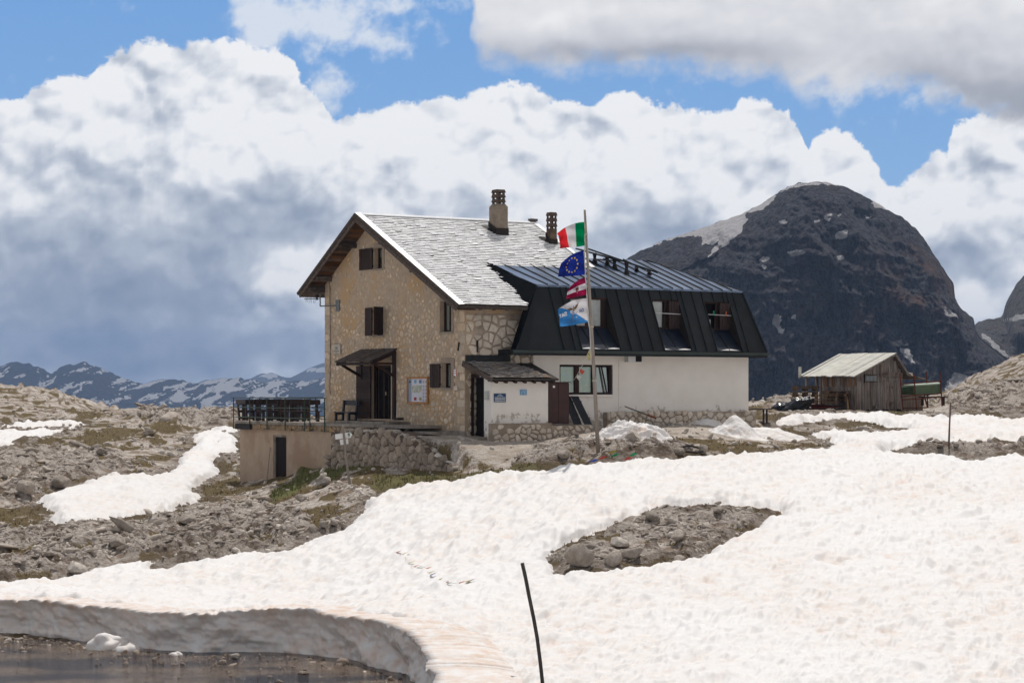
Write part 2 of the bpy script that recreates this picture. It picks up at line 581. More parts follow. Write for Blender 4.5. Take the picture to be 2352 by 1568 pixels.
_NX, _ND = 420, 420
_GX = np.linspace(-1400, 3700, _NX); _GD = np.exp(np.linspace(math.log(34), math.log(440), _ND))
_t1 = np.array([np.interp(_GD, DN, r) for r in _TZ])
_t2 = np.array([np.interp(_GX, _TX, _t1[:, j]) for j in range(_ND)])          # [d, X]


def _blur(a, n, ax):
    kx = np.exp(-np.linspace(-2, 2, 2 * n + 1) ** 2); kx /= kx.sum()
    pad = [(0, 0), (0, 0)]; pad[ax] = (n, n)
    return np.apply_along_axis(lambda r: np.convolve(r, kx, 'valid'), ax, np.pad(a, pad, 'edge'))


_t2 = _blur(_blur(_t2, 9, 1), 7, 0)

HOX, HOY, HANG = (1068 - CX) / FP * 84.0, 84.0, radians(32.5)
HC, HS = cos(HANG), sin(HANG)


def uv_of(x, y):
    return (x - HOX) * HC + (y - HOY) * HS, -(x - HOX) * HS + (y - HOY) * HC


def h2w(u, v, h=0.0):
    return np.array([HOX + u * HC - v * HS, HOY + u * HS + v * HC, CZ + h])


def on_v(v, X, Y):
    """(u, h) on the plane v = const of the house frame seen at (X, Y)"""
    k = (X - CX) / FP
    u = (k * (HOY + v * HC) - (HOX - v * HS)) / (HC - k * HS)
    d = HOY + u * HS + v * HC
    return u, -(Y - HY) / FP * d


def on_u(u, X, Y):
    k = (X - CX) / FP
    v = (k * (HOY + u * HS) - (HOX + u * HC)) / (-HS - k * HC)
    d = HOY + u * HS + v * HC
    return v, -(Y - HY) / FP * d


def poly_sd(PX, PY, poly, ys=2.2):
    """signed distance (positive inside) to a polygon, vertical px weighted by ys"""
    P = np.array(poly, float); x = PX.ravel(); y = PY.ravel() * ys
    px = P[:, 0]; py = P[:, 1] * ys
    best = np.full(x.shape, 1e18); ins = np.zeros(x.shape, bool)
    n = len(P)
    for i in range(n):
        x0, y0, x1, y1 = px[i], py[i], px[(i + 1) % n], py[(i + 1) % n]
        dx_, dy_ = x1 - x0, y1 - y0
        t = np.clip(((x - x0) * dx_ + (y - y0) * dy_) / max(1e-9, dx_ * dx_ + dy_ * dy_), 0, 1)
        best = np.minimum(best, (x - x0 - t * dx_) ** 2 + (y - y0 - t * dy_) ** 2)
        c = ((y0 > y) != (y1 > y))
        with np.errstate(divide='ignore', invalid='ignore'):
            xi = (x1 - x0) * (y - y0) / ((y1 - y0) if y1 != y0 else 1e-9) + x0
        ins ^= c & (x < xi)
    d = np.sqrt(best)
    return np.where(ins, d, -d).reshape(PX.shape)


CORN = [(-900, 1462), (-400, 1456), (0, 1460), (110, 1466), (210, 1478), (330, 1494), (460, 1502), (600, 1500), (700, 1504), (800, 1520), (870, 1540), (925, 1556), (962, 1590), (985, 1640), (1000, 1760)]
CORN_Z = -6.32
CORNW = [((X - CX) / FP * (-CORN_Z * FP) / (Y - HY), (-CORN_Z * FP) / (Y - HY)) for X, Y in CORN]
CORNW = CORNW + [(CORNW[-1][0], 10.0), (-60.0, 10.0), (-60.0, CORNW[0][1])]
S_MAIN = [(-900, 2400), (3700, 2400), (3700, 960), (2700, 962), (2352, 960), (2230, 955), (2150, 958), (2060, 952), (1990, 948), (1900, 950), (1840, 953), (1790, 962),
                 (1760, 975), (1800, 985), (1850, 975), (1930, 968), (2010, 980), (2080, 990), (1990, 992), (1890, 988), (1830, 992), (1870, 1008), (1925, 1030), (1800, 1036), (1640, 1046), (1500, 1056),
                 (1330, 1067), (1250, 1077), (1150, 1088), (1050, 1102), (940, 1114), (860, 1138), (818, 1150), (828, 1168), (800, 1195), (790, 1214), (700, 1242), (650, 1266),
                 (600, 1270), (480, 1290), (360, 1306), (370, 1298), (440, 1270), (486, 1248), (420, 1262), (355, 1284), (260, 1302), (120, 1332), (0, 1342), (-400, 1350), (-900, 1352)]
ISL = [(1268, 1285), (1300, 1262), (1335, 1244), (1400, 1222), (1450, 1195), (1500, 1178), (1560, 1172), (1680, 1168), (1730, 1172), (1780, 1182), (1740, 1200), (1710, 1225), (1660, 1245), (1620, 1268),
       (1590, 1285), (1560, 1292), (1520, 1288), (1480, 1300), (1400, 1306), (1340, 1316), (1296, 1318), (1290, 1300)]
STRIP = [(2040, 1044), (2110, 1034), (2180, 1024), (2250, 1022), (2352, 1026), (2600, 1030), (3000, 1034), (3000, 1052), (2600, 1052), (2352, 1050), (2290, 1050), (2240, 1056), (2180, 1048), (2110, 1046)]
S2 = [(66, 1158), (130, 1130), (200, 1104), (262, 1084), (300, 1090), (340, 1096), (390, 1084), (405, 1052), (440, 1022), (428, 1002), (490, 986), (545, 978), (552, 1000), (552, 1044), (500, 1064), (520, 1086),
      (470, 1112), (448, 1134), (492, 1145), (430, 1164), (370, 1186), (250, 1200), (150, 1216), (92, 1202), (112, 1180)]
S3 = [(-900, 990), (-400, 985), (0, 976), (60, 968), (120, 966), (216, 971), (190, 982), (100, 1008), (0, 1032), (-400, 1062), (-900, 1080)]
S3X = [(-400, 990), (60, 986), (150, 982), (60, 990), (-400, 998)]
SNOWP = [S_MAIN, S2, S3]
ROCKP = [
    [(-900, 1040), (0, 1036), (120, 1030), (270, 1044), (330, 1092), (250, 1082), (190, 1105), (120, 1130), (60, 1156), (-900, 1160)],
    [(-900, 1235), (0, 1215), (130, 1222), (250, 1206), (400, 1192), (560, 1160), (640, 1165), (700, 1190), (680, 1240), (600, 1268), (480, 1290), (360, 1306), (486, 1248), (360, 1284), (260, 1302), (0, 1342), (-900, 1350)],
    [(1178, 1078), (1200, 1048), (1290, 1018), (1400, 996), (1500, 1008), (1560, 1030), (1650, 1045), (1500, 1056), (1330, 1067)],
    ISL,
    STRIP,
    [(1750, 942), (1800, 928), (1860, 925), (2150, 935), (2250, 905), (2400, 880), (3700, 850), (3700, 965), (2352, 958), (2060, 950), (1850, 950)],
    [(495, 1062), (515, 1046), (552, 1044), (552, 1085), (520, 1086)],
    [(290, 960), (340, 938), (420, 944), (545, 938), (560, 980), (480, 985), (380, 980)],
    [(585, 1250), (600, 1225), (660, 1195), (700, 1200), (800, 1205), (790, 1216), (700, 1244), (600, 1272)],
]
GRASSP = [
    ([(595, 1150), (640, 1120), (690, 1085), (775, 1062), (860, 1058), (862, 1078), (800, 1082), (770, 1100), (720, 1100), (660, 1140), (600, 1168), (380, 1200), (300, 1210), (420, 1178)], 1.0),
    ([(860, 1092), (950, 1080), (1050, 1088), (1230, 1064), (1250, 1078), (1150, 1090), (1050, 1104), (940, 1116), (870, 1132), (840, 1120)], 0.55),
    ([(-400, 1060), (0, 1036), (150, 1000), (350, 975), (430, 972), (420, 995), (330, 1012), (200, 1030), (60, 1040), (0, 1060)], 0.25),
    ([(1500, 1010), (1560, 1002), (1750, 1012), (1900, 1022), (1925, 1032), (1800, 1036), (1640, 1042), (1560, 1030)], 0.15),
    ([(660, 1215), (690, 1180), (760, 1158), (820, 1150), (828, 1168), (800, 1195), (770, 1205)], 0.15),
    ([(500, 1108), (552, 1085), (552, 1118), (470, 1150), (455, 1120)], 0.35),
    ([(0, 1180), (90, 1178), (100, 1205), (0, 1215)], 0.2),
    ([(1940, 948), (2060, 938), (2120, 948), (2060, 952)], 0.5),
]


def plateau(x, y, z):
    """path in front of the house, held up by the rubble wall"""
    u, v = uv_of(x, y)
    f = sm(u, -2.35, -2.0) * sm(v, -5.2, -2.8) * (1 - sm(v, 6.0, 6.9))
    zp = -1.80 - 0.10 * np.clip(-v, 0, 3) + 0.05 * sm(u, 0, 6)
    zp = np.where(v > 1.0, zp + 0.12 * sm(v, 1, 3), zp)
    return np.where(z < zp, z + (zp - z) * f, z)


def ground_eval(x, d, fine=True):
    """height (relative to the eye), rock and grass fields, snow distance in metres, snow thickness"""
    x = np.asarray(x, float); d = np.asarray(d, float)
    X = CX + FP * x / d
    fx = np.clip((X - _GX[0]) / (_GX[1] - _GX[0]), 0, _NX - 1.001)
    fd = np.clip((np.log(np.clip(d, 34, 440)) - math.log(34)) / (math.log(440) - math.log(34)) * (_ND - 1), 0, _ND - 1.001)
    i, j = fx.astype(int), fd.astype(int); a, c = fx - i, fd - j
    z = (_t2[j, i] * (1 - a) + _t2[j, i + 1] * a) * (1 - c) + (_t2[j + 1, i] * (1 - a) + _t2[j + 1, i + 1] * a) * c
    z = plateau(x, d, z)
    zone = sm(X, 1750, 1800) * (1 - sm(X, 2170, 2210)) * sm(d, 98, 105) * (1 - sm(d, 118, 126))
    z = z * (1 - zone) - 1.14 * zone
    Y = HY - z / d * FP
    # fields
    jx = fbm2(x / 1.6, d / 1.6, 3, 0.5, 5) * 26; jy = fbm2(x / 2.3 + 9, d / 1.6, 3, 0.5, 6) * 11
    rock = np.zeros_like(x)
    for p in ROCKP:
        rock = np.maximum(rock, sm(poly_sd(X + jx, Y + jy, p), -12, 16))
    grass = np.zeros_like(x); green = np.zeros_like(x)
    for p, g in GRASSP:
        s = sm(poly_sd(X + jx, Y + jy, p), -14, 16)
        grass = np.maximum(grass, s); green = np.maximum(green, s * g)
    loose = sm(fbm2(x / 3.1, d / 3.9, 4, 0.6, 71), 0.16, 0.34)
    patch = sm(fbm2(x / 2.2 + 4, d / 3.4, 4, 0.6, 91), -0.06, 0.12)
    rock = np.clip(rock * sm(fbm2(x / 1.9, d / 2.6, 3, 0.6, 17), -0.32, 0.05), 0, 1)
    green0 = green > 0.3
    rock = np.where(green0, rock * 0.35, rock)
    grass = np.clip(np.maximum(grass * np.where(green0, sm(fbm2(x / 0.9, d / 1.4, 4, 0.65, 31), -0.55, -0.25), sm(fbm2(x / 0.9, d / 1.4, 4, 0.65, 31), -0.30, 0.02)), patch * 0.8 * (1 - rock * 0.6)), 0, 1)
    grass = np.where(rock > 0.5, grass * 0.5, grass)
    rock = np.maximum(rock, loose * 0.55 * (d > 90))
    u_, v_ = uv_of(x, d)
    path = sm(u_, -2.2, -1.8) * sm(v_, -6.5, -3.5) * (1 - sm(v_, 8, 10)) * (u_ < 12)
    grass = grass * (1 - path); rock = rock * (1 - path * (v_ > -3.2))
    # snow
    jx2 = fbm2(x / 0.9, d / 1.3, 4, 0.6, 201) * 17; jy2 = fbm2(x / 0.9 + 40, d / 1.3, 4, 0.6, 203) * 7
    near = sm(Y, 1395, 1420)          # the cut edge keeps its line
    sdm = poly_sd(X + jx2 * (1 - near), Y + jy2 * (1 - near), S_MAIN)
    isl = poly_sd(X + jx2, Y + jy2, ISL); stp = poly_sd(X + jx2, Y + jy2, STRIP)
    cut = poly_sd(x, d, CORNW, 1.0)
    sdm = np.minimum(np.minimum(sdm, -isl), -stp)
    s2 = poly_sd(X + jx2, Y + jy2, S2); s3 = poly_sd(X + jx2, Y + jy2, S3)
    s3 = np.minimum(s3, -poly_sd(X + jx2 * 0.3, Y + jy2 * 0.3, S3X))
    sd = np.minimum(np.maximum(np.maximum(sdm, s2), s3) * d / FP, -cut)
    cd = np.clip(-cut, 0, 99)                       # distance behind the cut edge
    incut = (cut < 0.3) & (X < 1350) & (Y > 1300)
    T = 0.17 + np.where(incut, 0.84 * np.exp(-(cd / 3.6) ** 1.5) * (1 - sm(X, 1000, 1200)), 0)
    T = T - 0.22 * np.where(incut, np.exp(-cd / 3.0) * (1 - sm(X, 150, 520)), 0)
    T = T + 0.10 * fbm2(x / 4, d / 5, 2, 0.5, 77)
    wdt = np.where(incut & (cd < 2.0), 0.02, 0.75)
    t = -0.10 + (T + 0.10) * sm(sd, -0.03, wdt)
    t = np.where(sd < -0.35, -0.3, t)
    rock = rock * (1 - 0.9 * zone)
    if fine:
        rid = ridged2(x / 1.5 + d * 0.12, d / 1.1 - x * 0.18, 5, 0.55, 121)
        st = ridged2(x * 0.25 + d * 0.2, d / 0.55 - x * 0.35, 3, 0.6, 131)
        z = z + rock * np.where(isl > -20, 0.6, 1.0) * (0.30 * rid + 0.26 * st + 0.02 + 0.10 * ridged2(x / 0.42, d / 0.5, 3, 0.6, 171)) * np.where(d > 120, 1.6, 1.0)
        z = z + (0.05 + 0.06 * grass) * fbm2(x / 0.45, d / 0.45, 4, 0.6, 141) + 0.16 * fbm2(x / 3.3, d / 3.3, 3, 0.5, 151) * sm(d, 60, 75) * (1 - path)
        z = z + sm(d, 125, 170) * (0.7 * ridged2(x / 9, d / 11, 5, 0.55, 161) - 0.62 * (X < 1200))
    return dict(z=z, rock=rock, grass=grass, green=green, sd=sd, t=t, X=X, Y=Y, path=path, cd=cd, cut=cut)


def zg(x, y):
    """ground height at a world point (snow not counted)"""
    r = ground_eval(np.array([x]), np.array([y]))
    return CZ + float(r['z'][0])


def zs(x, y):
    r = ground_eval(np.array([x]), np.array([y]))
    return CZ + float(r['z'][0] + max(0, r['t'][0]) + 0.02)


def grid_quads(nr, nc, keep=None):
    i = np.arange(nr * nc).reshape(nr, nc)
    q = np.stack([i[:-1, :-1], i[:-1, 1:], i[1:, 1:], i[1:, :-1]], -1).reshape(-1, 4)
    if keep is not None:
        k = keep.ravel()
        m = k[q].any(1)
        q = q[m]
        used = np.unique(q)
        mp = np.full(nr * nc, -1); mp[used] = np.arange(len(used))
        return mp[q], used
    return q, None


def put_attr(me, name, arr):
    at = me.attributes.new(name, 'FLOAT', 'POINT')
    at.data.foreach_set('value', np.asarray(arr, np.float32).ravel())


def mat_ground():
    m, k, p = mat_new('limestone_ground')
    t = k.new('ShaderNodeTexCoord').outputs['Object']
    A = lambda n: k.new('ShaderNodeAttribute', attribute_name=n).outputs['Fac']
    rock, grass, green, path = A('rock'), A('grass'), A('green'), A('path')
    n1 = k.noise(t, 1.3, 7, 0.65).outputs['Fac']; n2 = k.noise(t, 9.0, 5, 0.7).outputs['Fac']
    v = k.voro(t, 7.0, 'F1', 1, 0.6); vc = k.xyz(v.outputs['Color'])[0]
    grav = k.mix(vc, (0.31, 0.26, 0.22), (0.58, 0.525, 0.47))
    grav = k.mix(k.m('MULTIPLY', k.ss(n1, 0.42, 0.60), 0.85), grav, (0.205, 0.145, 0.10))
    grav = k.mix(k.m('MULTIPLY', path, 0.6), grav, (0.47, 0.41, 0.345))
    rk = k.mix(k.ss(n2, 0.35, 0.65), (0.26, 0.22, 0.19), (0.50, 0.445, 0.395))
    rk = k.mix(k.ss(n1, 0.46, 0.62), rk, (0.13, 0.095, 0.072))
    cr = k.voro(k.v('ADD', t, k.v('SCALE', k.noise(t, 2.0, 4, 0.6).outputs['Color'], 0.5)), 1.7, 'DISTANCE_TO_EDGE').outputs['Distance']
    rk = k.mix(k.m('MULTIPLY', k.ss(cr, 0.06, 0.01), k.ss(n1, 0.42, 0.56)), rk, (0.09, 0.065, 0.045))
    gr = k.mix(k.ss(n2, 0.3, 0.7), (0.085, 0.060, 0.030), (0.18, 0.135, 0.065))
    gg = k.mix(k.ss(n2, 0.3, 0.7), (0.095, 0.10, 0.035), (0.19, 0.18, 0.07))
    gr = k.mix(k.ss(green, 0.2, 0.8), gr, gg)
    col = k.mix(k.ss(k.m('MULTIPLY_ADD', k.m('SUBTRACT', n2, 0.5), 0.8, rock), 0.25, 0.6), grav, rk)
    col = k.mix(k.ss(k.m('MULTIPLY_ADD', k.m('SUBTRACT', n2, 0.5), 1.2, grass), 0.35, 0.62), col, gr)
    col = k.mix(k.m('MULTIPLY', A('wet'), 0.55), col, (0.10, 0.075, 0.055))
    k.put(p.inputs['Base Color'], col)
    p.inputs['Roughness'].default_value = 0.95; p.inputs['Specular IOR Level'].default_value = 0.12
    h = k.m('ADD', k.m('MULTIPLY', n2, 1.0), k.m('MULTIPLY', v.outputs['Distance'], -0.6))
    bump(k, p, h, 0.9, 0.08)
    return m


def mat_snow():
    m, k, p = mat_new('old_snow')
    t = k.new('ShaderNodeTexCoord').outputs['Object']
    n1 = k.noise(k.v('MULTIPLY', t, (1, 0.6, 1)), 0.22, 6, 0.6).outputs['Fac']
    n2 = k.noise(t, 3.0, 6, 0.6).outputs['Fac']
    dirt_shade = k.new('ShaderNodeAttribute', attribute_name='dirt_shade').outputs['Fac']
    f = k.m('MULTIPLY', k.m('ADD', k.m('MULTIPLY', k.ss(n1, 0.34, 0.66), 0.42), dirt_shade), k.ss(n2, 0.25, 0.75))
    col = k.mix(f, (0.78, 0.765, 0.75), (0.66, 0.50, 0.395))
    k.put(p.inputs['Base Color'], col)
    p.inputs['Roughness'].default_value = 0.6
    p.inputs['Specular IOR Level'].default_value = 0.3
    n3 = k.noise(t, 14.0, 4, 0.6).outputs['Fac']
    bump(k, p, n3, 0.35, 0.03)
    return m


def build_ground():
    NR, NC = 520, 680
    Xc = np.linspace(-420, 2790, NC)
    dd = 1.0 / np.linspace(1 / 36.0, 1 / 420.0, NR)
    Dg, Xg = np.meshgrid(dd, Xc, indexing='ij')
    x = (Xg - CX) / FP * Dg
    r = ground_eval(x, Dg)
    co = np.stack([x, Dg, CZ + r['z']], -1).reshape(-1, 3)
    q, _ = grid_quads(NR, NC)
    me = raw_mesh('ground', co, quads=q, smooth=True)
    for n in ('rock', 'grass', 'green', 'path'):
        put_attr(me, n, r[n])
    put_attr(me, 'wet', np.exp(-np.clip(-r['sd'], 0, 9) / 0.30))
    link('ground', me, mat_ground(), kind='structure', label='stony alpine ground with limestone, gravel and thin turf')
    # snow
    NR, NC = 640, 1000
    Xc = np.linspace(-420, 2790, NC)
    dd = 1.0 / np.linspace(1 / 40.0, 1 / 140.0, NR)
    Dg, Xg = np.meshgrid(dd, Xc, indexing='ij')
    x = (Xg - CX) / FP * Dg
    r = ground_eval(x, Dg, fine=False)
    big = fbm2(x / 3.3, Dg / 3.3, 3, 0.5, 151) * 0.16 * sm(Dg, 60, 75)
    t = r['t']
    # sun cups: round hollows with sharp rims, drawn out in slanting lines
    w1, _ = worley2(x / 0.52 + 0.15 * Dg + fbm2(x, Dg, 2, 0.5, 9) * 0.5, Dg / 0.62 - x * 0.35, 301, None)
    w2, _ = worley2(x / 1.25 + 0.1 * Dg, Dg / 1.5 - x * 0.22, 311, None)
    a_, b_ = x * 0.46 + Dg * 0.89, x * 0.89 - Dg * 0.46
    rip = ridged2(a_ / 1.7, b_ / 0.50 + 0.4 * fbm2(x / 1.5, Dg / 1.5, 2, 0.5, 341), 3, 0.5, 351)
    cup = 0.10 * rip + 0.13 * w1 ** 1.5 + 0.15 * w2 ** 1.6 + 0.05 * fbm2(x / 0.3, Dg / 0.4, 3, 0.55, 321) + 0.12 * fbm2(x / 2.6, Dg / 3.2 - x * 0.1, 3, 0.5, 331)
    f = sm(r['sd'], 0.0, 0.5)
    z = r['z'] + big + t + cup * (0.35 + 0.65 * f) * np.where(t > 0, 1, 0.3)
    z = z - 0.45 * sm(r['cut'], -1.15, -0.60) * (r['cut'] > -3)
    keep = (t > -0.12) & (r['cut'] < -0.60)
    q, used = grid_quads(NR, NC, keep)
    co = np.stack([x, Dg, CZ + z], -1).reshape(-1, 3)[used]
    me = raw_mesh('snow', co, quads=q, smooth=True)
    dirt_shade = (0.42 * (sm(-(w2 ** 1.3), -0.30, -0.02) + sm(-rip, -0.55, 0.25)) * sm(fbm2(x / 3, Dg / 4 - x * 0.15, 4, 0.6, 401), -0.25, 0.35) + 0.5 * np.exp(-np.clip(r['cd'], 0, 50) / 0.35) * (r['X'] < 1000) * (r['Y'] > 1300)
            + 0.25 * sm(0.35 - r['sd'], 0, 0.35))  # dirt deepened in hollows, also painting in the weak shading of the cups
    put_attr(me, 'dirt_shade', dirt_shade.ravel()[used])
    MATS['snow'] = mat_snow()
    link('snow', me, MATS['snow'], kind='structure', label='old summer snow lying over the slope, pitted with sun cups')


build_ground()


def surroundings():
    """the snowy plateau that goes on beside and behind the camera"""
    xs = np.linspace(-320, 320, 129); ys = np.linspace(-260, 400, 133)
    Y_, X_ = np.meshgrid(ys, xs, indexing='ij')
    d = np.maximum(Y_, 36.0)
    z = ground_eval(np.clip(X_, -0.45 * d, 0.5 * d), d, fine=False)['z']
    z = z - 1.3 + (np.maximum(0, 36 - Y_) / 40) ** 1.4 * 1.6 + 0.5 * fbm2(X_ / 30, Y_ / 30, 3, 0.5, 5)
    z = np.minimum(z, np.where(Y_ < 36, -2.2, 50))
    q, _ = grid_quads(*Y_.shape)
    me = raw_mesh('snow_field', np.stack([X_, Y_, CZ + z], -1).reshape(-1, 3), quads=q, smooth=True)
    m, k, p = mat_new('patchy_snow_ground')
    t = k.new('ShaderNodeTexCoord').outputs['Object']
    f = k.ss(k.noise(t, 0.06, 6, 0.6).outputs['Fac'], 0.30, 0.35)
    k.put(p.inputs['Base Color'], k.mix(f, (0.34, 0.30, 0.255), (0.77, 0.755, 0.735))); p.inputs['Roughness'].default_value = 0.9
    link('snow_field', me, m, kind='structure', label='snow-patched plateau around the viewpoint')


surroundings()


# ------------------------------------------------------------------ cut snow edge above the water
def snow_cut(name, pts, zb, height, seed, label, under=0.25):
    P = np.array([[(X - CX) / FP * d, d] for X, Y in pts for d in [(-zb * FP) / (Y - HY)]])
    seg = np.hypot(*np.diff(P, axis=0).T); s = np.concatenate([[0], np.cumsum(seg)])
    n = int(s[-1] / 0.035); ss_ = np.linspace(0, s[-1], n)
    px_ = np.interp(ss_, s, P[:, 0]); py_ = np.interp(ss_, s, P[:, 1])
    k = np.exp(-np.linspace(-2, 2, 25) ** 2); k /= k.sum()
    px_ = np.convolve(np.pad(px_, 12, 'edge'), k, 'valid'); py_ = np.convolve(np.pad(py_, 12, 'edge'), k, 'valid')
    tx, ty = np.gradient(px_), np.gradient(py_); L = np.hypot(tx, ty); nx, ny = ty / L, -tx / L          # outwards, towards the water
    if ny.mean() > 0:
        nx, ny = -nx, -ny
    M = 34
    r0 = ground_eval(px_ - nx * 0.30, py_ - ny * 0.30, fine=False)
    ztop = r0['z'] + np.maximum(r0['t'], height * 0.6)
    ztop = ztop + 0.10 * ridged2(ss_ / 0.38, ss_ * 0, 3, 0.6, seed) + 0.12 * fbm2(ss_ / 2.6, ss_ * 0, 3, 0.5, seed + 1) + 0.04
    co = np.zeros((M, n, 3))
    for j in range(M):
        a = j / (M - 1.0)                  # 0 = foot, 1 = back of the lip
        if a < 0.86:
            w = a / 0.86
            z = zb - 0.12 + (ztop - zb + 0.12) * w
            fl = fbm2(ss_ / 0.55 + 0.6 * w, w * 2.2 + ss_ * 0, 4, 0.6, seed + 3) * 0.13 * (1 - w ** 4)
            sc = (0.42 * fbm2(ss_ / 1.7 + w * 0.5, w * 1.2 + ss_ * 0, 4, 0.5, seed + 7) + 0.10) * (1 - w ** 4 * 0.6)
            ly = 0.05 * fbm2(ss_ / 2.5, w * 9 + ss_ * 0.3, 3, 0.6, seed + 9)
            und = -under * 0.45 * (1 - w) ** 2.5 * (0.7 + 1.2 * fbm2(ss_ / 2.2, ss_ * 0 + 3, 2, 0.5, seed + 11)) - 0.10 * w * (1 - w) * 4 * 0.6
            out = 0.04 + 0.10 * w ** 6 + und - fl - sc + ly + (-0.16) * w ** 1.2
            z = z + 0 * ss_
        else:
            w = (a - 0.86) / 0.14
            out = -0.02 - (0.30 * fbm2(ss_ / 1.7 + 0.5, 1.2 + ss_ * 0, 4, 0.5, seed + 7) + 0.10) * 0.4 * (1 - w) - 1.75 * w
            z = ztop + 0.01 * sin(w * pi) - 0.12 * w ** 3
        co[j, :, 0] = px_ + nx * out; co[j, :, 1] = py_ + ny * out; co[j, :, 2] = CZ + z
    q, _ = grid_quads(M, n)
    me = raw_mesh(name, co.reshape(-1, 3), quads=q, smooth=True)
    w = np.repeat(np.linspace(0, 1, M)[:, None], n, 1); S = np.repeat(ss_[None], M, 0)
    dirt_shade = 0.32 + 0.30 * fbm2(S / 0.5, w * 1.2, 4, 0.6, seed + 21) + 0.32 * sm(ridged2(S / 3.0, w * 7 + 0.3 * fbm2(S / 2, w, 2, 0.5, 3), 2, 0.5, seed + 31), 0.72, 0.95) + 0.3 * sm(w, 0.7, 0.86)
    put_attr(me, 'dirt_shade', np.clip(dirt_shade, 0, 1))
    o = link(name, me, MATS['snow'], kind='structure', label=label)
    return o


snow_cut('snow_bank', CORN, CORN_Z, 1.0, 501, 'cut edge of the snow field standing over the pool of meltwater')


def build_water():
    m, k, p = mat_new('meltwater')
    t = k.new('ShaderNodeTexCoord').outputs['Object']
    n = k.noise(k.v('MULTIPLY', t, (1, 0.7, 1)), 3.5, 6, 0.65).outputs['Fac']
    v = k.voro(k.v('MULTIPLY', t, (1, 0.6, 1)), 9.0, 'F1', 1)
    big = k.noise(k.v('MULTIPLY', t, (1, 2, 1)), 0.35, 4, 0.5).outputs['Fac']
    stones = k.mix(k.xyz(v.outputs['Color'])[0], (0.05, 0.035, 0.028), (0.34, 0.26, 0.20))
    dk = k.mix(k.ss(big, 0.40, 0.6), k.mix(0.5, stones, (0.10, 0.07, 0.05)), (0.035, 0.035, 0.045))
    k.put(p.inputs['Base Color'], dk)
    p.inputs['Roughness'].default_value = 0.10
    p.inputs['IOR'].default_value = 1.33
    rip = k.noise(k.v('MULTIPLY', t, (0.8, 2.4, 1)), 5.0, 5, 0.65).outputs['Fac']
    rip2 = k.noise(k.v('MULTIPLY', t, (1.2, 2.2, 1)), 16.0, 3, 0.6).outputs['Fac']
    bump(k, p, k.m('ADD', rip, k.m('MULTIPLY', rip2, 0.9)), 0.9, 0.07)
    g = Geo(); g.poly([(-30, 34, 0), (2.5, 34, 0), (2.5, 60, 0), (-30, 60, 0)])
    me = raw_mesh('water', g.v, faces=g.f)
    link('water', me, m, loc=(0, 0, CZ - 6.30), kind='structure', label='shallow meltwater with ripples and glints below the snow edge')


build_water()


# ================================================================== mountains
def curve1(pts, X, nsm=3):
    P = np.array(pts, float)
    f = np.linspace(P[0, 0], P[-1, 0], 3000)
    y = np.interp(f, P[:, 0], P[:, 1])
    return np.interp(X, f, y)


def mat_mountain(name, rock, rock2, warm, snow, bs=1.0):
    m, k, p = mat_new(name)
    t = k.new('ShaderNodeTexCoord').outputs['Object']
    A = lambda n: k.new('ShaderNodeAttribute', attribute_name=n).outputs['Fac']
    n1 = k.noise(t, 0.05 * bs, 8, 0.68).outputs['Fac']; n2 = k.noise(k.v('MULTIPLY', t, (1.5, 1.5, 0.8)), 0.35 * bs, 6, 0.7).outputs['Fac']
    n5 = k.noise(k.v('MULTIPLY', t, (1.8, 1.8, 0.35)), 0.10 * bs, 6, 0.7).outputs['Fac']
    col = k.mix(k.ss(n2, 0.36, 0.64), rock, rock2)
    col = k.mix(k.m('MULTIPLY', k.ss(n5, 0.52, 0.64), 0.75), col, tuple(x * 0.45 for x in rock))
    col = k.mix(k.m('MULTIPLY', k.ss(n1, 0.42, 0.62), A('warm')), col, warm)
    col = k.mix(k.ss(k.m('MULTIPLY_ADD', k.m('SUBTRACT', n2, 0.5), 0.5, A('snow')), 0.42, 0.56), col, snow)
    k.put(p.inputs['Base Color'], col)
    p.inputs['Roughness'].default_value = 0.95; p.inputs['Specular IOR Level'].default_value = 0.1
    n4 = k.noise(k.v('MULTIPLY', t, (1.6, 1.6, 0.55)), 0.16 * bs, 7, 0.72).outputs['Fac']
    bump(k, p, k.m('ADD', n2, k.m('MULTIPLY', n4, 2.5)), 1.0, 5.0 / bs)
    return m


